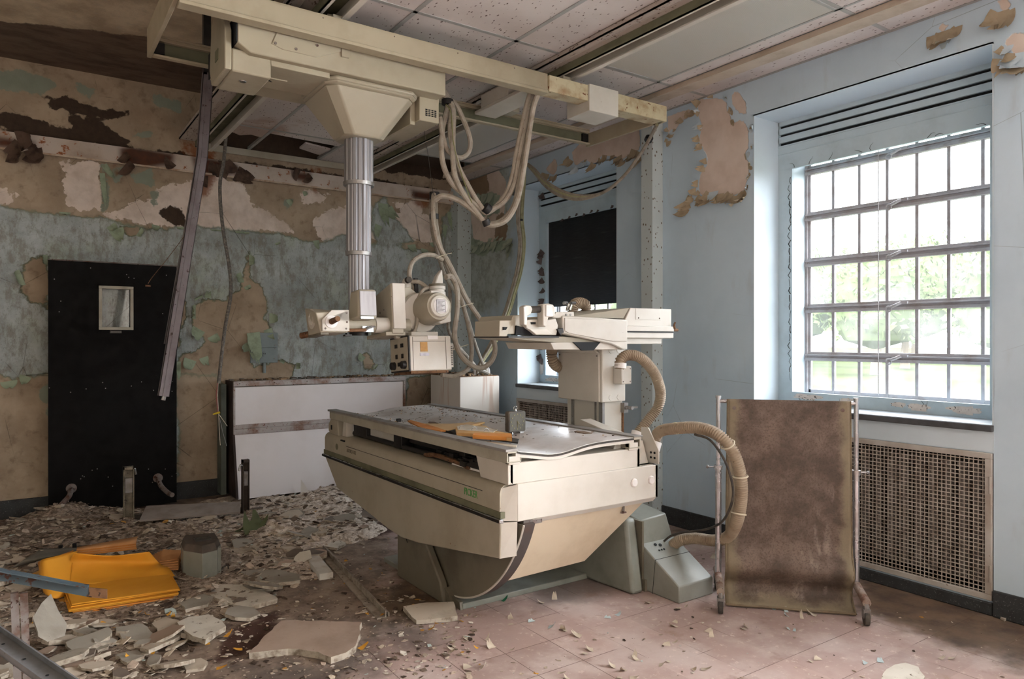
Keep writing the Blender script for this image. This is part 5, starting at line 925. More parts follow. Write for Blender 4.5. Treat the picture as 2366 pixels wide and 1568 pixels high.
H(MB().box(1.60, 1.672, 3.398, 3.41, 1.36, 1.60), 'yoke_cover', cream, bevel=.003)
H(MB().box(1.56, 1.672, 3.41, 3.66, 1.325, 1.345), 'yoke_foot', cream_dull, bevel=.003)
for y, z in ((3.55, 1.46), (3.50, 1.47)): H(MB().lathe((1.595, y, z), (-1, 0, 0), [(0, .005), (.003, .004)], 8), 'bolt', rusty)
H(MB().prism([(1.67, 1.59), (1.75, 1.60), (1.86, 1.52), (1.86, 1.40), (1.75, 1.34), (1.67, 1.36)], 'y', 3.50, 3.66), 'back_plate', cream_dull, bevel=.004)
H(MB().lathe((1.80, 3.47, 1.455), (0, 1, 0), [(0, .105), (.012, .112), (.07, .112), (.09, .10)], 36), 'trunnion_ring', cream)
H(MB().lathe((1.838, 3.335, 1.475), (0, 1, 0), [(0, .072), (.02, .078), (.13, .088), (.22, .088)], 36), 'tube_housing', cream_dull)
H(MB().lathe((1.838, 3.325, 1.475), (0, 1, 0), [(-.006, .040), (-.004, .056), (.004, .060), (.014, .060)], 36), 'end_cap', cream)
H(MB().lathe((1.838, 3.3185, 1.475), (0, 1, 0), [(-.0012, .042), (.0, .043)], 36), 'label_disc', white_bright)
lb_ = MB().box(1.812, 1.864, 3.3155, 3.3165, 1.443, 1.507).build('rating_label', worn('printed_label', lin(208, 206, 208), lin(170, 166, 170), .5, 40, .5), HD)
ll = MB()
for k in range(8): ll.box(1.816, 1.860 - .008 * (k % 3), 3.3148, 3.3156, 1.498 - .007 * k, 1.4998 - .007 * k)
ll.box(1.811, 1.865, 3.3149, 3.3156, 1.506, 1.5075).box(1.811, 1.8125, 3.3149, 3.3156, 1.443, 1.507).box(1.8635, 1.865, 3.3149, 3.3156, 1.443, 1.507).box(1.811, 1.865, 3.3149, 3.3156, 1.442, 1.4435); H(ll, 'label_print', slot_m)
H(MB().prism([(1.84, 1.515), (1.93, 1.515), (1.935, 1.40), (1.87, 1.385), (1.84, 1.40)], 'y', 3.38, 3.60), 'side_housing', cream, bevel=.006)
H(MB().box(1.81, 1.865, 3.37, 3.47, 1.53, 1.565), 'top_block', cream, bevel=.004)
H(MB().lathe((1.905, 3.47, 1.50), (0, 0, 1), [(0, .045), (.07, .045), (.072, .04), (.085, .04), (.086, .046), (.105, .046)], 26), 'cable_socket', cream); H(MB().lathe((1.905, 3.47, 1.602), (0, 0, 1), [(0, .047), (.014, .047)], 26), 'socket_band', dark_grey)
H(MB().hexa([(1.878, 3.445, 1.61), (1.932, 3.445, 1.61), (1.932, 3.495, 1.61), (1.878, 3.495, 1.61)], [(1.90, 3.45, 1.665), (1.932, 3.45, 1.70), (1.932, 3.49, 1.70), (1.90, 3.49, 1.665)]), 'cable_boot', cream, bevel=.006)
H(MB().lathe((1.765, 3.58, 1.57), (.12, 0, 1), [(0, .036), (.015, .036), (.016, .03), (.06, .028), (.085, .02)], 20), 'cable_socket', cream); H(MB().lathe((1.765, 3.55, 1.645), (0, -1, 0), [(0, .018), (.02, .017)], 14), 'socket_cap', rubber)
H(MB().tube(spline([(1.79, 3.56, 1.64), (1.83, 3.54, 1.635), (1.87, 3.52, 1.60), (1.85, 3.5, 1.57)]), .012, 10), 'lead', cable_m); H(MB().box(1.81, 1.83, 3.55, 3.57, 1.56, 1.66), 'socket_clip', black)
CO = bpy.data.objects.new('collimator', None)
H(MB().box(1.70, 1.86, 3.40, 3.56, 1.322, 1.345), 'collimator_flange', cream, bevel=.003)
H(MB().box(1.655, 1.90, 3.335, 3.55, 1.135, 1.318), 'collimator_body', cream, bevel=.006)
H(MB().box(1.672, 1.6735, 3.333, 3.336, 1.14, 1.312).box(1.866, 1.8675, 3.333, 3.336, 1.14, 1.312).box(1.673, 1.866, 3.333, 3.336, 1.288, 1.2895), 'panel_seam', dark_grey)
H(MB().box(1.647, 1.656, 3.333, 3.552, 1.133, 1.32), 'control_bezel', black, bevel=.002); H(MB().box(1.644, 1.648, 3.343, 3.542, 1.142, 1.312), 'control_panel', cream_dull)
for y in (3.40, 3.47): H(MB().box(1.640, 1.646, y - .014, y + .014, 1.262, 1.282), 'rocker_switch', black); H(MB().box(1.640, 1.646, y - .012, y + .008, 1.205, 1.228), 'rocker_switch', black)
for y in (3.375, 3.50): H(MB().lathe((1.646, y, 1.17), (-1, 0, 0), [(0, .022), (.022, .020), (.024, .017)], 20), 'knob', black)
H(MB().box(1.640, 1.646, 3.42, 3.455, 1.165, 1.185), 'centre_dial', black)
H(MB().box(1.715, 1.757, 3.3325, 3.335, 1.235, 1.285), 'amber_label', worn('amber_sticker', lin(190, 146, 84), lin(150, 110, 66), .6, 30, .5)); H(MB().box(1.712, 1.765, 3.3323, 3.335, 1.213, 1.228), 'grey_label', worn('grey_sticker', lin(196, 194, 206), lin(150, 148, 160), .8, 60, .5))
H(MB().box(1.76, 1.82, 3.332, 3.336, 1.298, 1.318), 'white_label', white_bright)
H(MB().box(1.90, 1.925, 3.36, 3.53, 1.15, 1.275), 'vent_panel', cream, bevel=.002)
vh = MB()
for r_ in range(11):
    for k in range(3): vh.box(1.904 + .006 * k, 1.908 + .006 * k, 3.3585, 3.3605, 1.163 + .0095 * r_, 1.168 + .0095 * r_)
tag(H(vh, 'vent_holes', slot_m), None)
H(MB().box(1.66, 1.88, 3.34, 3.545, 1.122, 1.136), 'filter_rail', rust_cap)
HD.rotation_euler = (R(-5), 0, 0)
# ================================================================ CABLES
def cable(name, lab, paths, r_, mat=cable_m, ties=(), group=None, tm=tape_m):
    p0 = px(paths[0][0][0], paths[0][0][1], Y=paths[0][0][2]); t = thing(name, lab, 'cable', p0, group)
    for i, p in enumerate(paths):
        rr_ = r_[i % len(r_)] if isinstance(r_, (list, tuple)) else r_; mm = mat[i % len(mat)] if isinstance(mat, list) else mat
        MB().tube(spline([px(x, y, Y=Y) for x, y, Y in p], 9), rr_, 9).build('strand', mm, t)
    for x, y, Y, d, r2, L in ties:
        c = px(x, y, Y=Y); d = Vector(d).normalized(); MB().tube([c - d * L / 2, c + d * L / 2], r2, 12).build('tape_band', tm, t)
    return t
def Ys(pts, y0, y1): n = len(pts) - 1; return [(a, b, y0 + (y1 - y0) * i / n) for i, (a, b) in enumerate(pts)]
cable('cable_bundle', 'thick grey cables drooping in a deep U from carriage to the front beam', [
 Ys([(1018, 200), (1036, 232), (1022, 300), (1022, 370), (1042, 420), (1078, 455), (1108, 482), (1128, 490)], 3.66, 3.5) + Ys([(1160, 462), (1182, 415), (1200, 320), (1222, 225), (1240, 196), (1262, 190)], 3.48, 3.27),
 Ys([(1018, 205), (1042, 240), (1040, 310), (1058, 380), (1080, 425), (1104, 466), (1122, 484)], 3.64, 3.5) + Ys([(1158, 472), (1186, 430), (1204, 340), (1228, 235), (1246, 202), (1264, 196)], 3.46, 3.27),
 Ys([(1020, 215), (1046, 250), (1046, 330), (1050, 400), (1072, 450), (1100, 488), (1120, 512)], 3.62, 3.48) + Ys([(1155, 512), (1186, 478), (1200, 420), (1218, 320), (1236, 230), (1250, 205), (1264, 200)], 3.46, 3.27),
 Ys([(1004, 462), (1024, 452), (1058, 462), (1090, 484), (1118, 510), (1138, 520), (1172, 506), (1196, 460), (1212, 380), (1230, 260), (1244, 212)], 3.62, 3.28)],
 [.016, .0145, .016, .016], ties=[(1125, 482, 3.49, (1, 0, -.6), .03, .035), (1182, 440, 3.47, (.25, 0, 1), .034, .035), (1124, 514, 3.47, (.5, 0, -1), .024, .035), (1243, 208, 3.27, (.4, 0, 1), .032, .03), (1034, 236, 3.62, (0, 0, 1), .034, .03)])
cable('cable_loop', 'short grey cable loop hanging beside the carriage vent box', [Ys([(1030, 226), (1052, 240), (1072, 280), (1086, 320), (1084, 348), (1068, 364), (1046, 358), (1030, 340), (1020, 300), (1016, 270)], 3.64, 3.60)], .015)
cable('cable_bundle', 'grey cables hanging beside the tube head and looping down to the white cabinet', [
 Ys([(1030, 640), (1044, 640), (1056, 670), (1056, 720), (1050, 775), (1062, 815), (1084, 840), (1110, 850), (1134, 836), (1144, 808), (1136, 776), (1108, 736), (1080, 694), (1060, 655), (1038, 610), (1014, 565), (1002, 510), (1002, 460), (1004, 446)], 3.48, 3.75),
 Ys([(1006, 450), (1008, 520), (1024, 590), (1050, 650), (1066, 690), (1084, 760), (1090, 810), (1082, 850), (1050, 868), (1020, 866)], 3.78, 3.75),
 Ys([(998, 450), (998, 520), (1012, 585), (1030, 640), (1062, 690), (1082, 740), (1100, 800), (1118, 845), (1128, 866)], 3.8, 5.6),
 Ys([(1004, 452), (1004, 530), (1018, 590), (1036, 640), (1040, 700), (1036, 760), (1060, 800), (1090, 835), (1112, 862)], 3.82, 5.7),
 Ys([(1022, 600), (1000, 589), (976, 590), (954, 604), (946, 632), (952, 660), (964, 678)], 3.7, 3.58),
 Ys([(990, 664), (976, 672), (964, 700), (964, 740), (956, 768), (936, 780), (912, 778)], 3.50, 3.42),
 Ys([(930, 768), (965, 780), (1000, 788), (1040, 796), (1070, 815), (1096, 846), (1126, 862)], 3.42, 4.6)],
 [.0155, .014, .0145, .014, .0135, .010, .0155], ties=[(1003, 500, 3.78, (0, 0, 1), .028, .03), (1004, 452, 3.76, (0, 0, 1), .03, .04)])
for x, y, Y, dx in ((1022, 590, 3.7, .03), (1072, 706, 3.6, .025), (1060, 802, 3.7, .02)): top(MB().tube([px(x - 14, y + 6, Y=Y - .02), px(x, y, Y=Y - .03), px(x + 22, y - 6, Y=Y - .02)], .0022, 5), 'zip_tie', tie_m, 'pale zip tie round the grey cables %s' % {1022: 'above the tube head', 1072: 'right of the round end cap', 1060: 'beside the collimator box'}[x], 'zip tie')
off = [(-6, 0), (-2, -.02), (3, 0), (7, .03), (0, .04)]
cable('cable_bundle', 'slim beige cables running from the ceiling hook down to the white cabinet', [[(x + dx * (1.0 if 380 < y < 800 else .5), y, Y + dy) for x, y, Y in Ys([(1211, 372), (1206, 420), (1201, 500), (1206, 560), (1200, 620), (1184, 680), (1168, 730), (1140, 790), (1112, 838), (1100, 868)], 5.06, 5.62)] for dx, dy in off], [.012, .0105, .0115, .008, .010], mat=[cable_m, cable_m, cable_y, cable_y, cable_m],
 ties=[(1203, 508, 5.18, (0, 0, 1), .022, .015), (1197, 633, 5.34, (-.15, 0, 1), .022, .015), (1211, 376, 5.05, (0, 0, 1), .03, .03)])
cable('cable_bundle', 'beige cables sagging from the ceiling hook across to the bridge end', [[(x, y + dx * 1.1 * math.sin(math.pi * min(1, i / 5)), Y) for i, (x, y, Y) in enumerate(Ys([(1211, 374), (1232, 392), (1262, 425), (1300, 448), (1345, 456), (1395, 444), (1440, 408), (1478, 358), (1502, 318), (1518, 288)], 5.05, 3.26))] for dx, dy in off], [.0115, .011, .012, .009, .011], mat=[cable_m, cable_y, cable_m, cable_m, cable_y],
 ties=[(1303, 449, 4.5, (1, 0, -.15), .03, .03), (1499, 321, 3.5, (.6, 0, 1), .028, .03)])
hk = MB(); hp_ = px(1211, 352, z=ZC)
for k in range(4): hk.tube([(hp_.x + (.006 * math.cos(t) if k % 2 else 0), hp_.y + (0 if k % 2 else .006 * math.cos(t)), ZC - .012 - .022 * k + .014 * math.sin(t)) for t in np.linspace(0, 6.283, 13)], .002, 5, False)
top(hk, 'chain_hook', steel, 'short chain with a hook under the ceiling holding the cable bundle', 'hook', origin=(hp_.x, hp_.y, ZC))
cable('string', 'thin yellow-green cord hanging slack from the carriage to the cable bundle', [Ys([(1030, 240), (1042, 262), (1048, 330), (1066, 400), (1090, 468)], 3.6, 3.5)], .0022, mat=plain('green_cord', lin(120, 124, 70), .7))
cable('string', 'thin dark cord hanging from the vent box to the left cable bundle', [Ys([(978, 290), (988, 350), (1000, 440), (1004, 452)], 3.6, 3.7)], .0014, mat=rubber)
# ================================================================ HANGING STRUTS AND CONDUIT AT THE LEFT
def strut(mb, pts, w, d, mat_i=0):
    for a, b in zip(pts, pts[1:]):
        a = Vector(a); b = Vector(b); t = (b - a).normalized(); u = t.cross(Vector((0, 1, 0))).normalized(); v = Vector((0, 1, 0))
        for (o0, o1, e0, e1) in ((-w / 2, w / 2, 0, .003), (-w / 2, -w / 2 + .003, 0, d), (w / 2 - .003, w / 2, 0, d), (-w * .12, w * .12, -.004, 0)):
            q = lambda p, s_, e_: p + u * s_ + v * e_
            mb.hexa([q(a, o0, e0), q(a, o1, e0), q(a, o1, e1), q(a, o0, e1)], [q(b, o0, e0), q(b, o1, e0), q(b, o1, e1), q(b, o0, e1)])
    return mb
stc = worn('lilac_grey_steel', lin(112, 106, 110), lin(84, 74, 74), .6, 10, .5, metal=.2, speck=lin(58, 44, 40), speck_t=.64, speck_s=34)
S1 = thing('metal_strut', 'long bent grey metal channel dangling from the ceiling in front of the black panel', 'metal channel', px(378, 918, Y=4.6))
strut(MB(), [px(482, 168, Y=4.6), px(468, 362, Y=4.6), px(379, 915, Y=4.6)], .06, .04).build('channel', stc, S1, smooth=False)
strut(MB(), [px(452, 440, Y=4.63), px(390, 795, Y=4.63)], .045, .035).build('inner_channel', stc, S1, smooth=False)
MB().cyl(px(380, 912, Y=4.62), px(377, 924, Y=4.62), .012, 8).build('end_bolt', steel, S1)
MB().box(*[v for v in (px(469, 100, Y=4.62).x, px(486, 100, Y=4.62).x)], 4.60, 4.64, px(478, 172, Y=4.6).z, ZU).build('hanger_bar', black, S1)
cable('flexible_conduit', 'ribbed grey conduit hanging down beside the black panel with bare wires at its end', [Ys([(519, 195), (522, 300), (517, 370), (508, 430), (514, 520), (530, 620), (533, 680), (521, 750), (512, 820), (505, 885)], 5.75, 5.85)], .013, mat=worn('braided_conduit', lin(92, 88, 84), lin(150, 142, 130), .8, 60, .6, bump=.3))
top(MB().tube(spline([px(504, 884, Y=5.84), px(503, 915, Y=5.84), px(505, 955, Y=5.84), px(507, 1000, Y=5.84), px(509, 1028, Y=5.84)]), .0022, 5), 'white_wire', paper, 'white wire dangling from the end of the conduit', 'wire')
top(MB().tube(spline([px(503, 884, Y=5.83), px(500, 912, Y=5.83), px(503, 953, Y=5.83)]), .0025, 5), 'red_wire', plain('red_wire', lin(150, 70, 66), .5), 'short red wire hanging from the end of the conduit', 'wire')
top(MB().tube([px(506, 957, Y=5.83), px(525, 984, Y=5.83)], .0022, 5), 'white_wire', paper, 'short white wire sticking out below the yellow wire clip', 'wire')
top(MB().tube([px(507, 965, Y=5.85), px(515, 1000, Y=5.85), px(524, 1030, Y=5.85)], .0015, 5), 'steel_wire', steel, 'thin grey wire below the yellow wire clip', 'wire')
a_, b_ = px(492, 957, Y=5.83), px(508, 952, Y=5.83); top(MB().tube([a_, a_.lerp(b_, .5), b_], .008, 8, True, [.005, .008, .009]), 'wire_clip', plain('yellow_clip', lin(206, 176, 40), .5), 'small bright yellow clip on the dangling wires', 'clip')
top(MB().tube(spline([px(424, 548, Y=4.61), px(400, 580, Y=4.9), px(375, 612, Y=5.1), px(352, 640, Y=5.2), px(342, 655, Y=5.2)]), .002, 5).box(px(336, 655, Y=5.2).x, px(348, 655, Y=5.2).x, 5.195, 5.205, px(342, 662, Y=5.2).z, px(342, 658, Y=5.2).z), 'thin_wire', rust_cap, 'thin wire slanting down in front of the black panel with a small plug', 'wire')
# ================================================================ BACK OF THE ROOM
K = thing('lead_shield_panel', 'tall black free-standing shield panel with a small framed window against the back wall', 'panel', (.60, 6.2, 0))
bl = NT('black_laminate'); dn = bl.noise(14, 6, .6); bl.done(bl.mix(bl.step(bl.noise(200, 2, .5), .74, .78), lin(10, 8, 8), lin(96, 90, 84)), bl.step(dn, .3, .7, .5, .75), 0, None, .12)
wx0, wx1 = px(228, 700, Y=6.18).x, px(308, 700, Y=6.18).x; wz1, wz0 = px(268, 661, Y=6.18).z, px(268, 762, Y=6.18).z
sp = MB(); X0, X1, Z1 = .175, 1.03, 1.89
sp.box(X0, wx0 + .02, 6.18, 6.23, .02, Z1).box(wx1 - .02, X1, 6.18, 6.23, .02, Z1).box(wx0 + .02, wx1 - .02, 6.18, 6.23, .02, wz0 + .02).box(wx0 + .02, wx1 - .02, 6.18, 6.23, wz1 - .02, Z1); sp.build('shield_board', bl.m, K, smooth=False)
MB().box(X0 - .004, X1 + .004, 6.175, 6.235, Z1 - .002, Z1 + .006).build('top_edge', rusty, K)
wf = MB(); 
for a, b, c_, d_ in ((wx0, wx1, wz0, wz0 + .022), (wx0, wx1, wz1 - .022, wz1), (wx0, wx0 + .022, wz0 + .022, wz1 - .022), (wx1 - .022, wx1, wz0 + .022, wz1 - .022)): wf.box(a, b, 6.165, 6.182, c_, d_)
wf.build('window_frame', worn('frame_metal', lin(170, 166, 152), lin(140, 130, 112), .5, 10, .5), K, bevel=.002); MB().box(wx0 + .02, wx1 - .02, 6.2, 6.204, wz0 + .02, wz1 - .02).build('window_glass', glass_m, K)
v1, v2 = px(254, 764, Y=6.178), px(281, 769, Y=6.178); MB().box(v1.x, v2.x, 6.177, 6.18, v2.z, v1.z).build('name_plate', black, K)
g_ = MB(); xx_ = v1.x + .006
for k in range(14): g_.box(xx_ + k * .0052, xx_ + k * .0052 + .0032, 6.1758, 6.177, v2.z + .006, v1.z - .006)
g_.box(v1.x, v2.x, 6.1765, 6.1775, v1.z - .002, v1.z).box(v1.x, v2.x, 6.1765, 6.1775, v2.z, v2.z + .002); g_.build('plate_print', plain('pale_print', lin(170, 168, 160), .5), K)
for pts_ in (((165, 1128), (160, 1145), (145, 1162), (128, 1182)), ((365, 1104), (372, 1122), (388, 1138), (398, 1143))):
    a = px(*pts_[0], Y=6.17); MB().tube(spline([a + Vector((0, .01, 0))] + [px(x, y, Y=6.17 - .07 * (i + 1)) for i, (x, y) in enumerate(pts_[1:])]), .018, 10).lathe(a + Vector((0, .01, 0)), (0, -1, 0), [(0, .035), (.01, .035), (.014, .02)], 16).build('leg', rusty, K)
dots = MB(); rd = random.Random(4)
for i in range(34): x, z = rd.uniform(X0, X1), rd.choice((.25, .3, .95, 1.0, 1.55, 1.8)) + rd.uniform(-.06, .06); dots.lathe((x, 6.18, z), (0, -1, 0), [(0, .004), (.002, .003)], 6)
tag(dots.build('screw_heads', steel, K), None, None, None, 'stuff')
V = thing('viewbox_cabinet', 'low wide white-fronted cabinet with rusty trim and dark side by the back wall', 'cabinet', (2.2, 6.2, 0))
xa, xb, zt_ = 1.44, 2.99, .968
MB().prism([(6.10, zt_), (6.10, .56), (5.97, .03), (6.34, .03), (6.34, zt_)], 'x', xa - .006, xa + .012).build('side_panel', worn('dark_brown_side', lin(58, 44, 40), lin(36, 28, 26), .6, 6, .7), V)
MB().box(xa, xb, 6.12, 6.33, .03, zt_ - .01).build('carcass', dark_grey, V)
MB().box(xa + .014, xb - .02, 6.105, 6.12, .60, zt_ - .05).build('upper_panel', white_p, V, bevel=.004)
MB().hexa([(xa + .014, 5.985, .02), (xb - .004, 5.985, .02), (xb - .004, 6.0, .02), (xa + .014, 6.0, .02)], [(xa + .014, 6.10, .535), (xb - .004, 6.10, .535), (xb - .004, 6.115, .535), (xa + .014, 6.115, .535)]).build('lower_panel', white_p, V)
tr_ = worn('rust_streaked_trim', lin(176, 170, 168), lin(120, 80, 56), .9, 7, .5, metal=.3, speck=lin(110, 62, 36), speck_t=.63)
MB().box(xa, xb, 6.09, 6.12, zt_ - .045, zt_).build('top_trim', tr_, V, bevel=.003); MB().box(xa, xb, 6.095, 6.12, .575, .61).build('middle_trim', tr_, V, bevel=.002); MB().box(xa, xb, 6.088, 6.12, .53, .575).build('lower_trim', tr_, V, bevel=.002); MB().box(xb - .02, xb, 6.09, 6.12, .03, zt_ - .045).build('corner_trim', tr_, V, bevel=.002); MB().box(xa, xa + .016, 6.09, 6.12, .53, zt_ - .045).build('corner_trim', tr_, V, bevel=.002)
for k in range(6): MB().lathe((xa + .05 + k * .28, 6.09, zt_ - .02), (0, -1, 0), [(0, .005), (.003, .004)], 8).build('screw', rusty, V)
MB().box(xa - .07, xa - .03, 6.2, 6.34, .03, .94).build('rear_upright', worn('green_grey_steel', lin(96, 104, 98), lin(60, 64, 58), .6, 5, .6), V)
mb = MB(); r = random.Random(5)
for i in range(150):
    x, y = r.uniform(xa, xb), r.uniform(6.10, 6.33); s = r.uniform(.008, .04); mb.cur = r.randint(0, 3); mb.hexa([(x, y, zt_), (x + s, y + .3 * s, zt_), (x + .8 * s, y + s * .8, zt_), (x - .2 * s, y + .6 * s, zt_)], [(x, y, zt_ + .25 * s), (x + s, y + .3 * s, zt_ + .1 * s), (x + .8 * s, y + s * .8, zt_ + .3 * s), (x - .2 * s, y + .6 * s, zt_ + .35 * s)])
top(mb, 'plaster_crumbs', bitm, 'crumbs of fallen plaster along the top of the white-fronted viewing cabinet', 'debris', kind='stuff')
q = px(708, 1142, z=.02); top(MB().hexa([(q.x - .05, q.y, .02), (q.x + .03, q.y - .04, .02), (q.x + .03, q.y - .03, .02), (q.x - .03, q.y + .03, .02)], [(q.x - .03, q.y + .05, .14), (q.x - .028, q.y + .05, .14), (q.x - .028, q.y + .052, .14), (q.x - .03, q.y + .052, .14)]), 'broken_panel_piece', white_bright, 'small white triangular shard leaning against the viewing cabinet', 'shard')
Wc = thing('transformer_cabinet', 'square white cabinet with rust streaks in the far corner, cables running into its top', 'cabinet', (3.45, 5.78, 0))
m = NT('rust_run_white'); sr = m.noise(9, 4, .6, vec=m.mapping((1, 1, .06))); sz = m.n('ShaderNodeSeparateXYZ'); m.l(m.obj, sz.inputs[0])
f = m.math('MULTIPLY', m.step(sr, .56, .66), m.step(sz.outputs['Z'], .35, .98)); c = m.mix(m.math('MULTIPLY', f, .6), lin(218, 212, 204), lin(170, 118, 84)); wc_m = m.done(c, .45)
MB().box(3.233, 3.655, 5.50, 6.05, 0, .975).build('cabinet_body', wc_m, Wc, bevel=.006)
MB().box(3.24, 3.648, 5.507, 6.043, .975, .981).build('rusted_top', rust_cap, Wc); MB().lathe((3.49, 5.499, .1), (0, -1, 0), [(0, .004), (.002, .003)], 8).lathe((3.27, 5.6, .95), (0, -1, 0), [(0, .004), (.002, .003)], 8)
mb = MB(); r = random.Random(6)
for i in range(140):
    x, y = r.uniform(3.25, 3.62), r.uniform(5.52, 6.02); s = r.uniform(.01, .04); mb.cur = r.randint(0, 3); z = .981; mb.hexa([(x, y, z), (x + s, y + .3 * s, z), (x + .8 * s, y + s * .8, z), (x - .2 * s, y + .6 * s, z)], [(x, y, z + .25 * s), (x + s, y + .3 * s, z + .1 * s), (x + .8 * s, y + s * .8, z + .6 * s), (x - .2 * s, y + .6 * s, z + .5 * s)])
top(mb, 'rust_flakes', bitm, 'rust and plaster flakes heaped on the white corner cabinet', 'debris', kind='stuff')
for i, (x, y) in enumerate(((1110, 868), (1118, 868), (1126, 866), (1136, 866))):
    q = px(x, y, z=.98); q.y = min(q.y, 5.9); q = Vector((min(q.x, 3.6), max(5.6, q.y), .975)); top(MB().tube(spline([q, q + Vector((-.005, -.01, .05)), q + Vector((-.06, -.04, .12))]), .012, 9), 'cable_gland', white_bright, 'pale cable stub rising out of the white corner cabinet', 'cable end', group='cable stubs on the corner cabinet')
o1, o2 = px(578, 768, Y=6.36), px(641, 837, Y=6.36)
O = thing('outlet_plate', 'grey painted steel outlet plate with a round socket on the back wall', 'outlet', ((o1.x + o2.x) / 2, 6.37, o2.z)); op = worn('painted_plate', lin(132, 144, 146), lin(104, 112, 110), .5, 6, .6)
MB().box(o1.x, o2.x, 6.35, 6.368, (o1.z + o2.z) / 2 + .001, o1.z).box(o1.x, o2.x, 6.35, 6.368, o2.z, (o1.z + o2.z) / 2 - .001).build('plate', op, O, bevel=.002)
c_ = px(611, 817, Y=6.35); MB().lathe(c_, (0, -1, 0), [(0, .02), (.004, .019)], 20).build('socket', op, O); MB().box(c_.x - .008, c_.x - .005, 6.343, 6.347, c_.z - .005, c_.z + .005).box(c_.x + .005, c_.x + .008, 6.343, 6.347, c_.z - .005, c_.z + .005).build('socket_slots', slot_m, O)
MB().cyl((c_.x, 6.355, o2.z), (c_.x, 6.355, o2.z - .09), .014, 10).build('conduit', op, O)
for x, y in ((632, 776), (636, 797), (636, 805), (634, 828)): MB().lathe(px(x, y, Y=6.35), (0, -1, 0), [(0, .006), (.003, .004)], 8).build('screw', steel, O)
fl = MB(); curl_flake(fl, px(585, 768, Y=6.35), (.15, 0, -1), (0, -1, 0), .24, .11, .7, 5); curl_flake(fl, px(580, 775, Y=6.35), (-.15, 0, -1), (0, -1, 0), .16, .06, .9, 6); fl.build('paint_flake', gcol, O)
# footrest of the table, standing on the rubble
FT = thing('table_footrest', 'detached footrest with two dark uprights and a grey step standing in the rubble', 'footrest', (1.0, 5.6, 0)); old = worn('dirty_pale_steel', lin(140, 132, 116), lin(70, 58, 48), .9, 9, .7, speck=lin(50, 40, 34), speck_t=.62)
for (x, y), (xt, yt), (hx_, hy) in (((298, 1212), (299, 1078), (312, 1090)), ((569, 1195), (570, 1062), (556, 1082))):
    Yp = px(x, y, z=0).y; a, b = px(x, y, Y=Yp), px(xt, yt, Y=Yp); w = .033 if x < 400 else .024
    MB().box(a.x - w, a.x - w + .006, Yp, Yp + .05, 0, b.z).box(a.x + w - .006, a.x + w, Yp, Yp + .05, 0, b.z).box(a.x - w, a.x + w, Yp + .03, Yp + .036, 0, b.z - .01).box(a.x - w, a.x + w, Yp, Yp + .04, b.z - .02, b.z).build('upright', old if x < 400 else worn('dark_upright', lin(66, 56, 50), lin(96, 84, 72), .6, 14, .7), FT)
    MB().box(a.x - w + .01, a.x + w - .01, Yp + .005, Yp + .03, b.z * .55, b.z * .8).build('latch_block', steel, FT); h0 = px(hx_, hy, Y=Yp); MB().tube(spline([(a.x + (w if x < 400 else -w), Yp + .01, h0.z + .02), (h0.x, Yp + .01, h0.z + .02), (h0.x + (.008 if x < 400 else -.008), Yp + .01, h0.z - .02)]), .008, 8).build('hook', chrome, FT)
ft = [px(x, y, z=z_) for x, y, z_ in ((322, 1201, .085), (555, 1182, .085), (556, 1158, .13), (338, 1168, .13))]
MB().hexa([tuple(v - Vector((0, 0, .012))) for v in ft], [tuple(v) for v in ft]).build('step_plate', worn('dusty_rubber_step', lin(148, 140, 136), lin(112, 104, 98), .6, 8, .7), FT)
a, b = px(312, 1212, z=0), px(560, 1193, z=0); MB().hexa([(a.x, a.y, 0), (b.x, b.y, 0), (b.x, b.y + .03, 0), (a.x, a.y + .03, 0)], [(a.x, a.y, .065), (b.x, b.y, .065), (b.x, b.y + .03, .065), (a.x, a.y + .03, .065)]).build('cross_bar', rubber, FT)
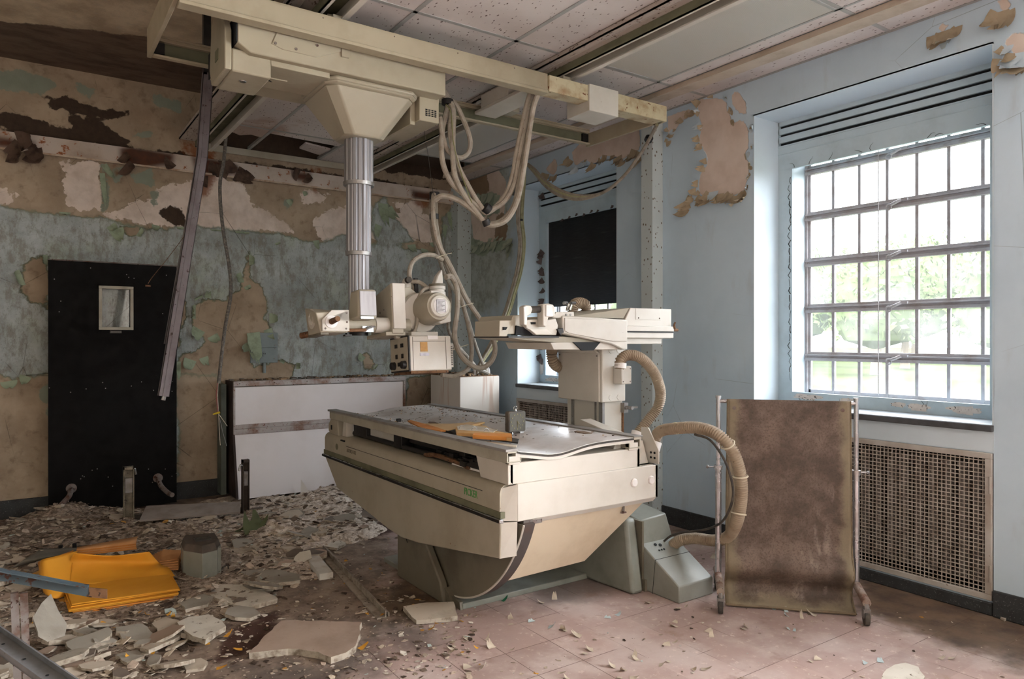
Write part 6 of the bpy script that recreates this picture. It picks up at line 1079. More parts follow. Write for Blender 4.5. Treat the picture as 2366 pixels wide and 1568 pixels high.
# ================================================================ SCREEN ON WHEELS
A_, B_ = Vector((2.905, 2.375, 0)), Vector((3.338, 1.900, 0)); dU = (B_ - A_).normalized(); dN = Vector((-dU.y, dU.x, 0)) * -1
if dN.dot(-A_) < 0: dN = -dN
SN = thing('lead_curtain_screen', 'brown stained lead curtain screen hanging in a chrome frame on wheels beside the window', 'screen', (A_ + B_) / 2)
pit = worn('pitted_chrome', lin(188, 188, 192), lin(140, 128, 120), .6, 10, .25, metal=.85, speck=lin(110, 76, 58), speck_t=.70, speck_s=90)
for i, P_ in enumerate((A_, B_)):
    f_ = MB().tube([P_ + Vector((0, 0, .12)), P_ + Vector((0, 0, .66))], .0155, 14).tube([P_ + Vector((0, 0, .66)), P_ + Vector((0, 0, 1.022))], .0115, 14).lathe(P_ + Vector((0, 0, 1.015)), (0, 0, 1), [(0, .0135), (.012, .0135)], 12); f_.build('post', pit, SN)
    s_ = -1 if i == 0 else 1; MB().lathe(P_ + Vector((0, 0, .655)), (0, 0, 1), [(0, .021), (.022, .021)], 14).tube([P_ + Vector((0, 0, .667)), P_ + dU * .05 * s_ + Vector((0, 0, .667))], .004, 6).lathe(P_ + dU * .045 * s_ + Vector((0, 0, .667)), dU * s_, [(0, .005), (.006, .009), (.014, .006)], 8).build('clamp_collar', pit, SN)
    side = dN * .0
    MB().tube([P_ + dN * .20 + Vector((0, 0, .105)), P_ + Vector((0, 0, .125)), P_ - dN * .16 + Vector((0, 0, .105))], .019, 12).build('foot_bar', worn('rusted_foot', lin(150, 136, 126), lin(110, 70, 50), .9, 16, .6, speck=lin(80, 48, 36), speck_t=.6), SN)
    for k in (.19, -.15):
        W_ = P_ + dN * k; MB().cyl(W_ + dU * -.011 + Vector((0, 0, .034)), W_ + dU * .011 + Vector((0, 0, .034)), .034, 20).build('caster_wheel', rubber, SN, bevel=.003)
        MB().tube([W_ + Vector((0, 0, .10)), W_ + Vector((0, 0, .07))], .013, 8).hexa([tuple(W_ + dU * a + dN * b + Vector((0, 0, .035))) for a, b in ((-.016, -.014), (.016, -.014), (.016, .014), (-.016, .014))], [tuple(W_ + dU * a + dN * b + Vector((0, 0, .076))) for a, b in ((-.016, -.02), (.016, -.02), (.016, .02), (-.016, .02))]).build('caster_fork', steel, SN)
MB().tube([A_ + Vector((0, 0, 1.0)), B_ + Vector((0, 0, 1.0))], .0105, 12).build('top_rail', pit, SN)
m = NT('stained_lead_vinyl'); n1 = m.noise(5, 8, .68); n2 = m.noise(110, 4, .7); n3 = m.noise(9, 6, .6, vec=m.mapping((1, 1, .22)))
c = m.mix(m.step(n1, .36, .62), lin(114, 97, 87), lin(78, 65, 57)); c = m.mix(m.step(n3, .56, .68, 0, .5), c, lin(160, 144, 134)); c = m.mix(m.step(n2, .48, .64, 0, .55), c, lin(62, 50, 42)); ed_ = m.attr('border').outputs['Fac']
c = m.mix(m.step(m.math('ADD', ed_, m.math('MULTIPLY', m.math('SUBTRACT', n1, .5), .14)), .02, .07, .75, 0), c, lin(132, 120, 98)); lead_m = m.done(c, .62, 0, m.bump(n2, .3, .003), .35)
nU, nV = 36, 70; W0, W1 = .045, (B_ - A_).length - .03; prof = []
for k in range(nV + 1):
    t = k / nV; z = 1.012 - t * 1.0; o_ = .016
    if z < .30: o_ += .045 * math.exp(-((z - .19) / .06) ** 2) - .02 * math.exp(-((z - .10) / .04) ** 2)
    if z < .06: o_ += (.06 - z) * 1.6
    prof.append((max(z, .008), o_))
vs = []; bd = []
for z, o_ in prof:
    for k in range(nU + 1):
        s_ = W0 - .012 * (1 - z) + (W1 - W0 + .02 * (1 - z)) * k / nU; p = A_ + dU * s_ + dN * (o_ + .004 * math.sin(k * .35 + z * 3) * (1 - z)) + Vector((0, 0, z - (.012 * (1 - z) ** 4 * (k / nU)) if z > .02 else z)); vs.append(p)
        bd.append(min(k, nU - k) / nU * .6 if min(k, nU - k) / nU * .6 < z else z)
fs = [(j * (nU + 1) + k, j * (nU + 1) + k + 1, (j + 1) * (nU + 1) + k + 1, (j + 1) * (nU + 1) + k) for j in range(nV) for k in range(nU)]
cu = MB().add(vs, fs).build('curtain', lead_m, SN); at = cu.data.attributes.new('border', 'FLOAT', 'POINT'); at.data.foreach_set('value', np.array(bd, np.float32)); md = cu.modifiers.new('thick', 'SOLIDIFY'); md.thickness = .004
hem = MB()
for k in (0, nU): hem.tube([vs[j * (nU + 1) + k] for j in range(0, nV + 1, 2)], .0055, 6)
hem.tube([vs[nV * (nU + 1) + k] for k in range(nU + 1)], .006, 6); hem.build('curtain_hem', worn('hem', lin(118, 104, 82), lin(84, 70, 54), .7, 14, .7), SN)
for k in (.075, (B_ - A_).length - .065): MB().lathe(A_ + dU * k + dN * .021 + Vector((0, 0, .968)), dN, [(0, .009), (.003, .009), (.004, .005)], 14).build('eyelet', rusty, SN)
# ================================================================ RUBBLE, ENVELOPES AND WRECKAGE ON THE FLOOR
zone = fp((-900, 1180), (0, 1192), (410, 1172), (560, 1162), (690, 1146), (795, 1122), (850, 1185), (900, 1222), (790, 1262), (745, 1285), (720, 1330), (640, 1350), (590, 1400), (540, 1440), (440, 1500), (420, 1560), (300, 1700), (-2500, 1700))
x0_, x1_, y0_, y1_, st = -2.2, 2.5, 1.9, 6.18, .014
gx_ = np.arange(x0_, x1_, st); gy_ = np.arange(y0_, y1_, st); GXm, GYm = np.meshgrid(gx_, gy_)
def vnoise(X, Y, f, seed):
    r = np.random.RandomState(seed); T_ = r.rand(64, 64); x = X * f; y = Y * f; xi = np.floor(x).astype(int); yi = np.floor(y).astype(int); fx = x - xi; fy = y - yi
    fx = fx * fx * (3 - 2 * fx); fy = fy * fy * (3 - 2 * fy); g = lambda a, b: T_[a % 64, b % 64]
    return (g(xi, yi) * (1 - fx) + g(xi + 1, yi) * fx) * (1 - fy) + (g(xi, yi + 1) * (1 - fx) + g(xi + 1, yi + 1) * fx) * fy
def fbm(X, Y, f, seed, o=5): return sum(vnoise(X, Y, f * 2 ** k, seed + k) * .5 ** (k + 1) for k in range(o))
sdz = poly_sd(GXm, GYm, zone); nz = fbm(GXm, GYm, 2.2, 1, 6); fine = fbm(GXm, GYm, 16, 20, 3)
front = np.clip((GYm - 3.2) / 1.4, 0.25, 1)
hgt_ = np.clip((sdz + (nz - .5) * .5) * .5, -.02, .055) * (.35 + 1.1 * nz) * front + (fine - .45) * .022 * np.clip(sdz * 4 + .6, 0, 1)
for (xx, yy, aa, ss) in ((px(430, 1235, z=0).x, px(430, 1235, z=0).y, .03, .18), (px(150, 1205, z=0).x, px(150, 1205, z=0).y, .09, .2), (px(640, 1235, z=0).x, px(640, 1235, z=0).y, .05, .18), (px(760, 1170, z=0).x, px(760, 1170, z=0).y, .05, .3), (px(520, 1150, z=0).x, px(500, 1150, z=0).y, .05, .25), (px(300, 1235, z=0).x, px(300, 1235, z=0).y, .02, .2)):
    hgt_ += aa * np.exp(-((GXm - xx) ** 2 + (GYm - yy) ** 2) / ss ** 2) * (.6 + .8 * fine)
fx0, fy0 = px(440, 1190, z=.05).x, px(440, 1190, z=.05).y; hgt_ = np.where((np.abs(GXm - fx0) < .36) & (np.abs(GYm - fy0) < .22), np.minimum(hgt_, .035), hgt_)
hgt_ = np.where(sdz < -.25, -.03, hgt_) - .004
def gh(x, y):
    i = int((x - x0_) / st); j = int((y - y0_) / st)
    return max(0.0, float(hgt_[j, i])) if 0 <= i < len(gx_) and 0 <= j < len(gy_) else 0.0
nx, ny = len(gx_), len(gy_); idx = np.arange(nx * ny).reshape(ny, nx)
F4 = np.stack([idx[:-1, :-1], idx[:-1, 1:], idx[1:, 1:], idx[1:, :-1]], -1).reshape(-1, 4); keep = hgt_.ravel()[F4].max(1) > -.003; F4 = F4[keep]
me = bpy.data.meshes.new('rubble_bed'); V3 = np.stack([GXm.ravel(), GYm.ravel(), hgt_.ravel()], 1); used = np.unique(F4); rm = -np.ones(nx * ny, int); rm[used] = np.arange(len(used)); me.from_pydata(V3[used].tolist(), [], rm[F4].tolist())
m = NT('plaster_rubble'); s3 = m.n('ShaderNodeSeparateXYZ'); m.l(m.obj, s3.inputs[0]); n1 = m.noise(6, 8, .7); n2 = m.noise(34, 6, .75)
pale = m.mix(m.step(n2, .38, .62), lin(232, 220, 208), lin(184, 168, 154)); brn = m.mix(m.step(n2, .38, .62), lin(168, 152, 138), lin(104, 90, 78))
w_ = m.math('ADD', m.math('SUBTRACT', s3.outputs['X'], 1.0), m.math('MULTIPLY', m.math('SUBTRACT', n1, .5), 3.0)); c = m.mix(m.step(w_, -.3, .6), brn, pale)
c = m.mix(m.step(m.noise(90, 3, .7), .6, .68, 0, .8), c, lin(70, 56, 48)); c = m.mix(m.step(m.voro(26, out='Color'), .93, .95), c, lin(224, 216, 204)); me.materials.append(m.done(c, .95, 0, m.bump(n2, .7, .012), .2))
o = bpy.data.objects.new('rubble_bed', me); COL.objects.link(o); tag(o, 'bed of crumbled plaster and dust covering the left and far floor', 'rubble', kind='stuff')
# chips and flakes
cols = [lin(214, 206, 194), lin(186, 172, 154), lin(150, 136, 122), lin(112, 98, 86), lin(88, 72, 62), lin(176, 190, 186), lin(190, 142, 70), lin(64, 52, 44), lin(198, 180, 164)]
cm = NT('plaster_chips'); at_ = cm.attr('tint'); cm.done(cm.mix(cm.step(cm.noise(60, 3), .45, .7, 0, .5), at_.outputs['Color'], lin(110, 96, 84)), .9, 0, None, .2); chip_m = cm.m
def chips(n, place, smin, smax, wts, seed, name, label, zf, flat=.25, power=2.2):
    r = random.Random(seed); vs = []; fs = []; tn = []
    for _ in range(n):
        x, y = place(r); s = smin + (smax - smin) * r.random() ** power; k = r.randint(4, 7); a0 = r.uniform(0, 6.28); h = s * r.uniform(.04, .16); z = zf(x, y); tx, ty = r.gauss(0, flat), r.gauss(0, flat); col = cols[r.choices(range(len(cols)), wts)[0]]; el = r.uniform(.25, 1); ca, sa = math.cos(a0), math.sin(a0); b = len(vs); dz = abs(tx) * s * .5 + abs(ty) * s * .5
        for lv in (0, 1):
            for j in range(k):
                q = s * (.6 + .5 * ((j * 7 + int(a0 * 10)) % 5) / 5); u, v = q * math.cos(6.283 * j / k), q * el * math.sin(6.283 * j / k); X_, Y_ = u * ca - v * sa, u * sa + v * ca
                vs.append((x + X_, y + Y_, z + dz * .6 + .001 + lv * h + X_ * tx + Y_ * ty)); tn.append(col)
        fs.append(tuple(range(b + k, b + 2 * k))); fs += [(b + j, b + (j + 1) % k, b + k + (j + 1) % k, b + k + j) for j in range(k)]
    me = bpy.data.meshes.new(name); me.from_pydata(vs, [], fs); a = me.attributes.new('tint', 'FLOAT_COLOR', 'POINT'); a.data.foreach_set('color', np.array(tn, np.float32).ravel()); me.materials.append(chip_m)
    o = bpy.data.objects.new(name, me); COL.objects.link(o); return tag(o, label, 'debris', kind='stuff')
def inzone(r):
    while True:
        x, y = r.uniform(-2.0, 2.3), r.uniform(2.0, 6.12); i = int((x - x0_) / st); j = int((y - y0_) / st)
        if sdz[j, i] + r.gauss(0, .08) > 0: return x, y
chips(13000, inzone, .004, .040, [3, 6, 6, 4, 3, .2, .15, 1.5, 4], 11, 'plaster_chips', 'countless chips of plaster lying over the rubble at the left and back', gh, .22, 3.4)
def onfloor(r):
    while True:
        y = 1.0 + 4.4 * r.random() ** 1.2; x = r.uniform(-.6, 3.74)
        if 1.74 < x < 2.98 and 2.42 < y < 3.7: continue
        if 3.2 < x and r.random() < .4: continue
        if x > 1.6 and r.random() < .45: continue
        return x, y
chips(2600, onfloor, .0025, .016, [5, 5, 4, 3, 3, 1, .6, 3, 3], 12, 'paint_chips', 'small paint chips and crumbs scattered over the pink floor tiles', lambda x, y: gh(x, y), .08, 2.4)
def midzone(r):
    while True:
        q = px(r.uniform(480, 1100), r.uniform(1290, 1568), z=0)
        return q.x, q.y
chips(1500, midzone, .003, .022, [5, 5, 4, 3, 3, .6, 1, 2, 3], 13, 'plaster_chips', 'plaster chips thinning out across the floor in the middle foreground', gh, .12, 2.4)
lf_m = worn('curled_chip', lin(190, 178, 160), lin(150, 132, 112), .6, 14, .8); lf_b = worn('pale_blue_chip', lin(178, 194, 196), lin(150, 160, 158), .5, 14, .7)
cpts = [(1640, 1300), (1600, 1220), (1350, 1470), (1400, 1430), (1490, 1400), (1560, 1410), (1540, 1445), (1760, 1390), (1800, 1420), (1810, 1403), (1815, 1450), (1870, 1420), (1310, 1450), (1270, 1395), (1230, 1330), (1420, 1540), (1380, 1510), (1480, 1525), (1530, 1530), (1550, 1490), (1640, 1470), (1250, 1440), (1100, 1470), (1190, 1440), (1040, 1500), (1010, 1470), (1900, 1520), (2020, 1535), (2190, 1517), (1740, 1450), (1300, 1560), (1450, 1560), (1610, 1545), (1100, 1540), (1160, 1500)]
cmb = [MB(), MB()]
for i, (x, y) in enumerate(cpts):
    for k in range(2):
        q = px(x + rng.uniform(-25, 25), y + rng.uniform(-10, 10), z=.001); a = rng.uniform(0, 6.28); curl_flake(cmb[1 if i in (8, 9, 10, 27, 21, 3) else 0], q, (math.cos(a), math.sin(a), 0), (0, 0, 1), rng.uniform(.02, .05), rng.uniform(.012, .04), rng.uniform(.4, 1.6), 900 + i * 2 + k, .001)
tag(top(cmb[0], 'paint_curls', lf_m, 'tan curls of fallen paint on the floor tiles', 'debris', (0, 0, 0), kind='stuff'), None); top(cmb[1], 'paint_curls', lf_b, 'pale blue curls of fallen paint on the floor tiles', 'debris', (0, 0, 0), kind='stuff')
# plaster slabs, each one its own
sl_m = [worn('cream_plaster_slab', lin(186, 174, 158), lin(148, 134, 118), .6, 6, .9, speck=lin(110, 94, 80), speck_t=.68, bump=.3), worn('grey_tile_slab', lin(156, 150, 140), lin(120, 112, 102), .6, 5, .8, speck=lin(96, 86, 76), speck_t=.7, bump=.25), worn('dusty_rose_slab', lin(168, 148, 134), lin(138, 118, 104), .6, 4, .9, speck=lin(104, 84, 72), speck_t=.7, bump=.35), worn('pale_crazed_slab', lin(202, 196, 184), lin(160, 150, 136), .5, 8, .9, speck=lin(116, 104, 92), speck_t=.64, speck_s=34, bump=.5), worn('dark_soaked_slab', lin(112, 100, 90), lin(76, 66, 58), .6, 6, .85)]
edge_m = worn('broken_edge', lin(178, 168, 154), lin(112, 98, 84), .9, 30, .95, bump=.5)
def slab(poly, th, mi, label=None, z=None, tilt=(0, 0), seed=0, name='plaster_fragment', group=None, cat='slab'):
    r = random.Random(seed or int(poly[0][0] * 7 + poly[0][1])); P_ = [px(x, y, z=(z or 0) + th) for x, y in poly]; Q = []
    for i in range(len(P_)):
        a, b = P_[i], P_[(i + 1) % len(P_)]; n = max(1, int((b - a).length / .035)); nr = Vector((-(b - a).y, (b - a).x, 0)).normalized()
        for k in range(n): p = a.lerp(b, k / n); p = p + nr * r.uniform(-.005, .005); Q.append(p)
    cx, cy = sum(p.x for p in Q) / len(Q), sum(p.y for p in Q) / len(Q); zb_ = (max(0, gh(cx, cy) - .008) if z is None else z); mb = MB(); top_ = []; bot = []
    for p in Q:
        dz = (p.x - cx) * tilt[0] + (p.y - cy) * tilt[1]; top_.append((p.x, p.y, zb_ + th + dz)); e = r.uniform(-.004, .004); bot.append((p.x + e, p.y + e, zb_ + dz))
    lo = min(p[2] for p in bot); lift = max(0, .001 - lo) if z is None or lo < 0 else 0
    top_ = [(a, b, c_ + lift) for a, b, c_ in top_]; bot = [(a, b, c_ + lift) for a, b, c_ in bot]
    A2 = sum(top_[i][0] * top_[(i + 1) % len(top_)][1] - top_[(i + 1) % len(top_)][0] * top_[i][1] for i in range(len(top_)))
    if A2 < 0: top_.reverse(); bot.reverse()
    n = len(top_); mb.cur = 1; mb.add(bot + top_, [tuple(reversed(range(n)))] + [(i, (i + 1) % n, n + (i + 1) % n, n + i) for i in range(n)]); mb.cur = 0; mb.add(top_, [tuple(range(n))])
    return top(mb, name, [sl_m[mi], edge_m], label, cat, group=group, smooth=False)
slab([(575, 1508), (612, 1470), (650, 1433), (740, 1434), (835, 1437), (830, 1470), (822, 1492), (800, 1508), (765, 1518), (735, 1506), (690, 1499), (640, 1500)], .028, 2, 'largest broken slab, flat pinkish plaster piece at the front of the room')
slab([(463, 1362), (500, 1350), (560, 1353), (610, 1365), (642, 1384), (600, 1396), (560, 1402), (520, 1392), (490, 1378)], .022, 3, 'crazed pale slab lying just right of the orange envelopes')
slab([(932, 1412), (985, 1402), (1050, 1397), (1057, 1422), (1010, 1430), (960, 1436)], .02, 0, 'cream slab in front of the grey floor plate under the table', tilt=(.0, .12))
slab([(410, 1437), (436, 1424), (480, 1419), (512, 1432), (522, 1446), (500, 1458), (476, 1476), (446, 1468), (425, 1455)], .022, 3, 'roundish crazed pale slab below the corner of the envelope pile', z=.02)
slab([(556, 1324), (620, 1314), (690, 1330), (694, 1344), (640, 1350), (590, 1342)], .018, 1, 'flat grey slab behind the crazed one, left of the white wooden block')
slab([(560, 1352), (625, 1344), (645, 1348), (630, 1358), (580, 1362)], .016, 1, 'thin grey slab between the crazed slab and the flat grey one', z=.012)
slab([(412, 1396), (470, 1376), (494, 1382), (478, 1400), (430, 1412)], .018, 1, 'grey slab tucked against the right front corner of the envelopes')
slab([(268, 1452), (330, 1442), (358, 1462), (330, 1474), (280, 1472)], .016, 1, 'grey slab in front of the middle of the envelope pile', z=.015, tilt=(0, .1))
slab([(322, 1498), (398, 1458), (418, 1462), (400, 1478), (345, 1508)], .016, 0, 'long slab with a pale edge left of the round crazed slab', z=.015, tilt=(0, -.15))
slab([(152, 1484), (250, 1456), (262, 1462), (255, 1470), (172, 1502)], .02, 1, 'long grey slab with a chalky edge in the left foreground', z=.02, tilt=(.05, .2))
slab([(158, 1447), (218, 1450), (228, 1456), (205, 1466), (180, 1462)], .014, 1, 'small blue-grey slab right of the standing shard', z=.02)
slab([(350, 1436), (384, 1424), (416, 1438), (414, 1452), (372, 1462)], .016, 0, 'square cream slab just left of the round crazed slab', z=.01, tilt=(.1, 0))
slab([(120, 1526), (196, 1498), (212, 1516), (165, 1548)], .02, 2, 'rose-tinged slab beside the grey rail at the lower left')
slab([(266, 1512), (318, 1500), (332, 1514), (292, 1530)], .016, 1, 'small grey slab below the slab with the pale edge', z=.006)
slab([(-30, 1545), (70, 1500), (95, 1508), (80, 1530), (0, 1566)], .022, 3, 'whitish slab at the lower left edge under the grey rail')
slab([(416, 1532), (462, 1520), (482, 1528), (470, 1542), (430, 1548)], .012, 0, 'small cream slab left of the largest slab')
slab([(740, 1248), (770, 1244), (800, 1256), (780, 1268), (752, 1264)], .014, 3, 'pale slab at the far end of the dark fallen trim')
slab([(700, 1232), (735, 1226), (760, 1238), (730, 1250)], .014, 0, 'cream lump of plaster behind the dark fallen trim')
slab([(2038, 1568), (2046, 1545), (2070, 1536), (2092, 1531), (2120, 1540), (2138, 1562), (2130, 1585), (2060, 1592)], .002, 3, 'round white scrap of paper at the bottom right', name='paper_scrap', cat='scrap')
slab([(2308, 1422), (2318, 1416), (2330, 1424), (2322, 1430)], .012, 3, 'small white chip by the black baseboard at the far right', name='plaster_chip', cat='chip')
grp = 'broken plaster pieces in the rubble'; r = random.Random(21)
PZ = ('cream', 'grey', 'rose-brown', 'pale crazed', 'dark soaked')
for i in range(110):
    while True:
        x, y = r.uniform(-60, 860), r.uniform(1180, 1560); q = px(x, y, z=0); ok = poly_sd(np.array([[q.x]]), np.array([[q.y]]), zone)[0, 0] > .02
        if ok and not (60 < x < 540 and 1235 < y < 1445): break
    s = r.uniform(.03, .10) if y > 1300 else r.uniform(.04, .12); k = r.randint(5, 8); a0 = r.uniform(0, 6.28); el = r.uniform(.5, 1)
    pp = []
    for j in range(k):
        t = 6.283 * j / k; qx = s * r.uniform(.7, 1.1) * math.cos(t); qy = s * el * r.uniform(.7, 1.1) * math.sin(t); X_, Y_ = q.x + qx * math.cos(a0) - qy * math.sin(a0), q.y + qx * math.sin(a0) + qy * math.cos(a0)
        d_ = _s * X_ + _c * Y_; pp.append((1183 + 1650 * (_c * X_ - _s * Y_) / d_, 784 + 1650 * EYE / d_))
    mi = r.choice((0, 0, 1, 1, 2, 3, 4)); where = 'by the white-fronted viewing cabinet' if x > 560 and y < 1260 else ('in front of the black panel' if y < 1235 else ('in the left foreground before the envelopes' if y > 1400 else ('between the grey unit and the fallen trim' if x > 500 else 'around the orange envelopes')))
    slab(pp, r.uniform(.008, .022), mi, PZ[mi] + ' broken plaster piece ' + where, tilt=(r.gauss(0, .15), r.gauss(0, .15)), seed=i + 1, group=PZ[mi] + ' plaster pieces ' + where)
sh_ = MB(); pts_ = [px(x, y, Y=Yq) for x, y, Yq in ((76, 1436, 3.42), (96, 1402, 3.5), (118, 1380, 3.55), (136, 1420, 3.5), (154, 1448, 3.42), (150, 1468, 3.36), (110, 1482, 3.3), (88, 1470, 3.32))]
sh_.hexa([tuple(p) for p in pts_], [tuple(p + Vector((.0, .014, .012))) for p in pts_]); top(sh_, 'plaster_fragment', [sl_m[1]], 'pointed grey shard standing up left of the envelopes', 'shard')
gs = MB(); 
for x, y, a, L in ((560, 1240, .5, .2), (600, 1244, 1.6, .24)): q = px(x, y, z=.03); curl_flake(gs, q, (math.cos(a), math.sin(a), 0), (0, -.1, 1), L, .16, .9, x, .02)
top(gs, 'curled_sheet', worn('dull_green_sheet', lin(92, 100, 70), lin(66, 66, 50), .6, 8, .8), 'curled dull green sheet lying in the rubble before the footrest', 'sheet')
# fallen trims
def bar(mb, a, b, w, h):
    a = Vector(a); b = Vector(b); t = (b - a).normalized(); u = Vector((-t.y, t.x, 0)).normalized(); mb.hexa([tuple(a), tuple(a + u * -w), tuple(b + u * -w), tuple(b)], [tuple(a + Vector((0, 0, h))), tuple(a + u * -w + Vector((0, 0, h))), tuple(b + u * -w + Vector((0, 0, h))), tuple(b + Vector((0, 0, h)))]); return mb
a, b = px(748, 1272, z=0), px(893, 1427, z=0); t1 = bar(MB(), a, b, .045, .006); bar(t1, a, b, .006, .035); bar(t1, a + Vector((.02, .01, 0)), b + Vector((.02, .01, 0)), .006, .018); top(t1, 'fallen_trim', worn('dirty_angle', lin(158, 148, 136), lin(96, 84, 74), .8, 16, .7, speck=lin(60, 48, 40), speck_t=.64, bump=.2), 'long dark metal angle lying on the floor left of the table base', 'metal strip', smooth=False)
a, b = px(738, 1296, z=0), px(770, 1336, z=0); top(bar(MB(), a, b, .075, .035), 'wooden_block', worn('white_wood', lin(206, 204, 198), lin(170, 156, 140), .7, 10, .7), 'white painted block beside the long dark metal angle', 'block', bevel=.002)
# orange envelopes
env = worn('orange_envelope', lin(222, 156, 44), lin(200, 132, 34), .55, 3, .7, bump=.03); env_d = worn('browned_envelope', lin(206, 134, 58), lin(160, 96, 44), .6, 6, .75); env_k = worn('buff_envelope', lin(206, 150, 96), lin(168, 112, 66), .6, 5, .8)
ge = 'orange x-ray envelopes piled on the floor'
names = ['bottom flat orange envelope of the pile', 'second flat orange envelope from the bottom of the pile', 'third flat orange envelope from the bottom of the pile', 'fourth flat orange envelope from the bottom of the pile', 'fifth flat orange envelope from the bottom of the pile', 'sixth flat orange envelope, just under the top one', 'top flat orange envelope of the pile, its front edge clean']
base_ = [px(x, y, z=z_) for x, y, z_ in ((162, 1430, 0), (414, 1390, 0), (392, 1318, .068), (148, 1341, .068))]; ze = .004
for i, nm_ in enumerate(names):
    r = random.Random(i); th = .0065; o_ = [p + Vector((r.uniform(-.012, .012), r.uniform(-.012, .012), 0)) for p in base_]
    top(MB().hexa([(p.x, p.y, ze) for p in o_], [(p.x, p.y, ze + th) for p in o_]), 'x_ray_envelope', env if i > 2 else env_d, nm_ + ' beside the grey device', 'envelope', bevel=.0015); ze += th + .003
def sheet(rows, name, mat, label, th=.0015, group=None, sub=8):
    L_ = [spline(r_, sub) for r_ in rows]; n = len(L_[0]); cols_ = []
    for k in range(n): cols_.append(spline([L_[i][k] for i in range(len(L_))], 6) if len(L_) > 2 else [L_[0][k], L_[1][k]])
    w = len(cols_[0]); mb = MB().add([p for c_ in cols_ for p in c_], [(i * w + j, i * w + j + 1, (i + 1) * w + j + 1, (i + 1) * w + j) for i in range(n - 1) for j in range(w - 1)]); o = top(mb, name, mat, label, 'envelope', group=group); md = o.modifiers.new('thick', 'SOLIDIFY'); md.thickness = th; md.offset = 0; return o
def pY(*a): return [px(x, y, Y=Y) for x, y, Y in a]
sheet([pY((146, 1350, 4.24), (147, 1335, 4.30), (158, 1300, 4.36), (172, 1277, 4.33)), pY((270, 1344, 4.18), (268, 1328, 4.25), (264, 1300, 4.34), (258, 1283, 4.32)), pY((404, 1330, 4.12), (390, 1312, 4.2), (370, 1302, 4.3), (345, 1274, 4.30))], 'x_ray_envelope', env, 'bright orange envelope bent up into a wave on top of the pile')
sheet([pY((180, 1272, 4.40), (130, 1284, 4.36), (98, 1292, 4.36), (90, 1300, 4.44)), pY((165, 1310, 4.34), (128, 1325, 4.28), (100, 1335, 4.28), (92, 1340, 4.36)), pY((160, 1372, 4.20), (132, 1382, 4.12), (110, 1375, 4.14), (102, 1370, 4.22))], 'x_ray_envelope', env, 'orange envelope folded round the left end of the pile, with faint writing')
for i in range(4):
    d = .012 * (i + 1); sheet([[p + Vector((.0, d, -.004 * i)) for p in pY((170, 1272, 4.42), (130, 1286, 4.38), (96, 1296, 4.38), (88, 1300, 4.46))], [p + Vector((0, d, 0)) for p in pY((158, 1376, 4.22), (130, 1385, 4.14), (108, 1375, 4.16), (100, 1370, 4.24))]], 'x_ray_envelope', env_d, 'browned envelope layer inside the folded left end of the pile', group=ge)
for i in range(6):
    d = Vector((0, .012 * i, .003 * i)); sheet([[p + d for p in pY((178, 1284, 4.42), (316, 1268, 4.46))], [p + d for p in pY((180, 1276, 4.60), (312 + 2 * i, 1250, 4.66))]], 'x_ray_envelope', env_k if i % 2 else env_d, 'buff envelope fanned out behind the orange ones', group='buff envelopes fanned behind the pile')
for i in range(5):
    q4 = [px(x, y, z=.06 + .006 * i) for x, y in ((345 + 6 * i, 1316 - 5 * i), (412, 1314 - 6 * i), (420, 1286 - 4 * i), (352 + 6 * i, 1280 - 3 * i))]; top(MB().hexa([(p.x, p.y, .055 + .006 * i) for p in q4], [(p.x, p.y, .059 + .006 * i) for p in q4]), 'x_ray_envelope', env_k, 'buff envelope lying at the right end of the pile by the grey device', 'envelope', group='buff envelopes at the right end of the pile')
ww = MB(); rr_ = random.Random(3)
for k in range(6):
    a, b = px(128, 1312 + k * 5, Y=4.125), px(128 + rr_.uniform(10, 24), 1311 + k * 5, Y=4.125); ww.tube([a, b], .0012, 4)
# grey device
dq = px(462, 1344, z=0); D = thing('control_unit', 'small grey metal unit with a darker ribbed top sitting on the rubble right of the envelopes', 'device', (dq.x, dq.y + .05, 0))
D['label'] = 'small grey metal unit with a dark top on the rubble, right of the envelopes'
foot = [px(x, y, z=.01) for x, y in ((424, 1338), (468, 1346), (502, 1336), (510, 1322), (500, 1305), (424, 1312), (418, 1322))]; cxd = sum(p.x for p in foot) / 7; cyd = sum(p.y for p in foot) / 7
A3 = sum(foot[i].x * foot[(i + 1) % 7].y - foot[(i + 1) % 7].x * foot[i].y for i in range(7)); foot = foot if A3 > 0 else foot[::-1]
MB().hexa([(p.x, p.y, .01) for p in foot], [(p.x, p.y, .165) for p in foot]).build('unit_body', grey_en, D, bevel=.003)
MB().hexa([(p.x, p.y, .165) for p in foot], [(cxd + (p.x - cxd) * .88, cyd + (p.y - cyd) * .85 + .01, .20) for p in foot]).build('unit_top', worn('dusty_dark_top', lin(74, 66, 60), lin(110, 98, 88), .6, 12, .7), D, bevel=.002)
v1_ = px(462, 1336, z=.02); MB().hexa([(v1_.x, v1_.y - .02, .012), (v1_.x + .11, v1_.y + .0, .012), (v1_.x + .11, v1_.y + .05, .012), (v1_.x, v1_.y + .05, .012)], [(v1_.x, v1_.y - .02, .17), (v1_.x + .11, v1_.y + .0, .17), (v1_.x + .11, v1_.y + .05, .17), (v1_.x, v1_.y + .05, .17)]).build('front_rib', grey_en, D, bevel=.003)
for k in range(4): MB().box(cxd - .03, cxd + .05, cyd - .03 + .02 * k, cyd - .022 + .02 * k, .19, .208).build('top_rib', rubber, D)
top(MB().tube(spline([px(505, 1320, z=.04), px(525, 1305, z=.06), px(530, 1322, z=.01), px(548, 1318, z=.012), px(552, 1324, z=.01), px(520, 1326, z=.01), px(514, 1310, z=.03)]), .004, 6), 'black_cord', rubber, 'short black cord coiled at the right of the grey unit', 'cord')
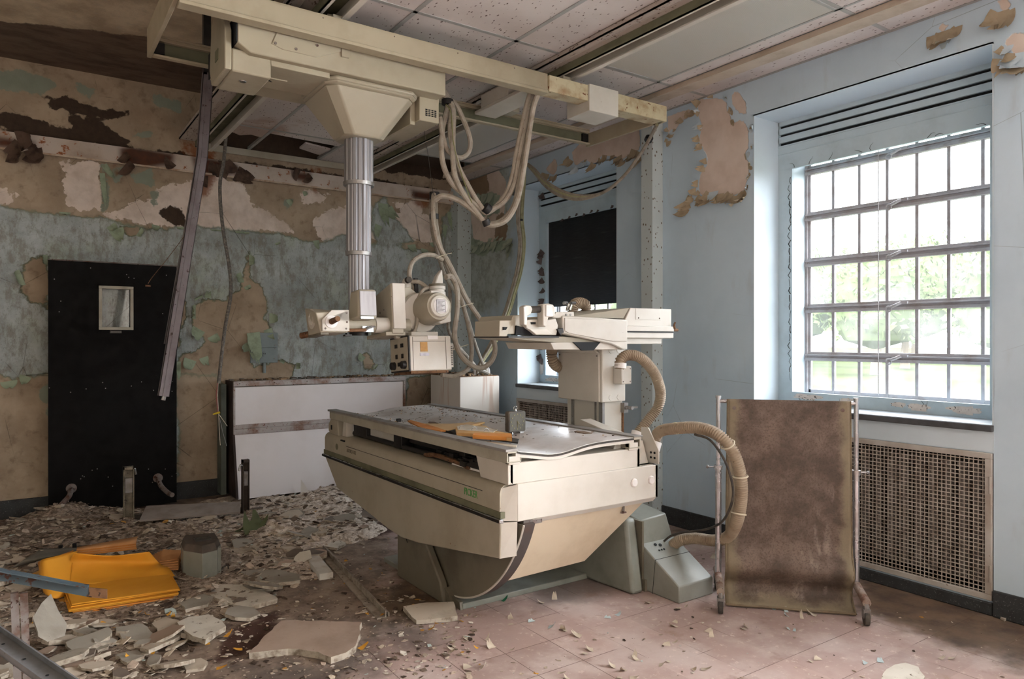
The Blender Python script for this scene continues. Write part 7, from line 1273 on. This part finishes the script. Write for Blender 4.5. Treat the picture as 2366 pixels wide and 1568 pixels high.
# foreground steelwork at the left
ang = worn('chipped_blue_grey_paint', lin(76, 90, 98), lin(58, 68, 72), .5, 6, .6, speck=lin(74, 44, 32), speck_t=.57, speck_s=26, bump=.2)
a, b = px(-120, 1318, Y=3.25), px(206, 1378, Y=3.12); L1 = thing('steel_angle', 'chipped blue-grey steel angle jutting in over the envelopes from the left', 'steel bar', a)
bar(MB(), a, b, .004, .045).build('web', ang, L1, smooth=False); bar(MB(), a + Vector((0, 0, .042)), b + Vector((0, 0, .042)), .035, .004).build('flange', ang, L1, smooth=False)
c_ = px(248, 1384, Y=3.10); bar(MB(), b + Vector((0, -.001, 0)), c_ + Vector((0, -.001, .004)), .005, .036).build('rusted_tip', rust_cap, L1, smooth=False)
for x in (24, 46): a2 = px(x, 1372, Y=3.28); b2 = px(x + 8, 1462, Y=3.2); MB().hexa([(b2.x, b2.y, 0), (b2.x + .025, b2.y, 0), (b2.x + .025, b2.y + .02, 0), (b2.x, b2.y + .02, 0)], [(a2.x, a2.y, a2.z), (a2.x + .025, a2.y, a2.z), (a2.x + .025, a2.y + .02, a2.z), (a2.x, a2.y + .02, a2.z)]).build('leg', rusty, L1, smooth=False)
a, b = px(-160, 1348, Y=2.9), px(190, 1590, Y=2.02); RL_ = thing('steel_rail', 'grey steel rail with screw holes slanting across the lower left corner', 'steel rail', b)
st_g = worn('grey_rail_steel', lin(128, 130, 134), lin(92, 90, 90), .6, 8, .5, metal=.3, speck=lin(70, 54, 46), speck_t=.7)
u_ = Vector((0, 0, 1)); bar(MB(), a, b, .055, .004).build('rail_web', st_g, RL_, smooth=False); bar(MB(), a, b, .004, .018).build('rail_flange', st_g, RL_, smooth=False); t_ = (b - a).normalized(); n_ = Vector((-t_.y, t_.x, 0)).normalized(); bar(MB(), a - n_ * .051, b - n_ * .051, .004, .018).build('rail_flange', st_g, RL_, smooth=False)
for k in range(7): c_ = a.lerp(b, .1 + .13 * k) - n_ * .028; MB().lathe(c_ + Vector((0, 0, .004)), (0, 0, 1), [(0, .004), (.0015, .004)], 8).build('screw_hole', slot_m, RL_)
for x, y in ((140, 1262), (172, 1258)): q = px(x, y + 16, z=.02); top(MB().tube([(q.x, q.y, .0), (q.x, q.y, .07)], .012, 10), 'rubber_foot', black, 'black rubber-tipped stub %s behind the envelope pile' % ('left one of two' if x < 150 else 'right one of two'), 'stub')
fq = [px(x, y, z=.05) for x, y in ((20, 1310), (60, 1275), (160, 1262), (240, 1270), (170, 1290), (90, 1302))]
cl = [[px(x, y, z=.05 + .03 * (i % 2)) for i, (x, y) in enumerate(((25 + 30 * j, 1312 - 8 * j), (60 + 32 * j, 1290 - 4 * j), (95 + 32 * j, 1268 - 1 * j)))] for j in range(5)]
o = sheet(cl, 'crumpled_cloth', worn('grey_cloth', lin(112, 108, 98), lin(84, 80, 72), .5, 6, .9), 'crumpled grey-green cloth behind the orange envelopes', .004); o['category'] = 'cloth'
q = px(1160, 1389, z=0); curlg = MB(); curl_flake(curlg, q, (1, .2, 0), (0, 0, 1), .05, .02, 1.2, 3, .001); top(curlg, 'wrapper', plain('green_wrapper', lin(36, 120, 84), .5), 'tiny green wrapper at the front edge of the table floor plate', 'wrapper')
lv_m = worn('yellow_leaf', lin(206, 150, 50), lin(160, 104, 34), .6, 20, .8)
lvm = MB()
for i, (x, y) in enumerate([(852, 1418), (800, 1297), (1000, 1420), (990, 1455), (1010, 1440), (1105, 1498), (560, 1500), (520, 1472), (480, 1490), (320, 1415), (345, 1420), (385, 1422), (400, 1425), (300, 1520), (350, 1512), (265, 1450), (240, 1440), (255, 1485), (830, 1500), (880, 1420), (1070, 1505), (75, 1440), (610, 1508), (500, 1545), (1240, 1555)]):
    q = px(x, y, z=gh(px(x, y, z=0).x, px(x, y, z=0).y) + .012); a = rng.uniform(0, 6.28); curl_flake(lvm, q, (math.cos(a), math.sin(a), 0), (0, 0, 1), rng.uniform(.02, .05), rng.uniform(.012, .03), rng.uniform(.5, 1.6), i + 50, .002)
top(lvm, 'envelope_scraps', lv_m, 'small yellow-orange scraps scattered over the floor', 'scraps', (0, 0, 0), kind='stuff')
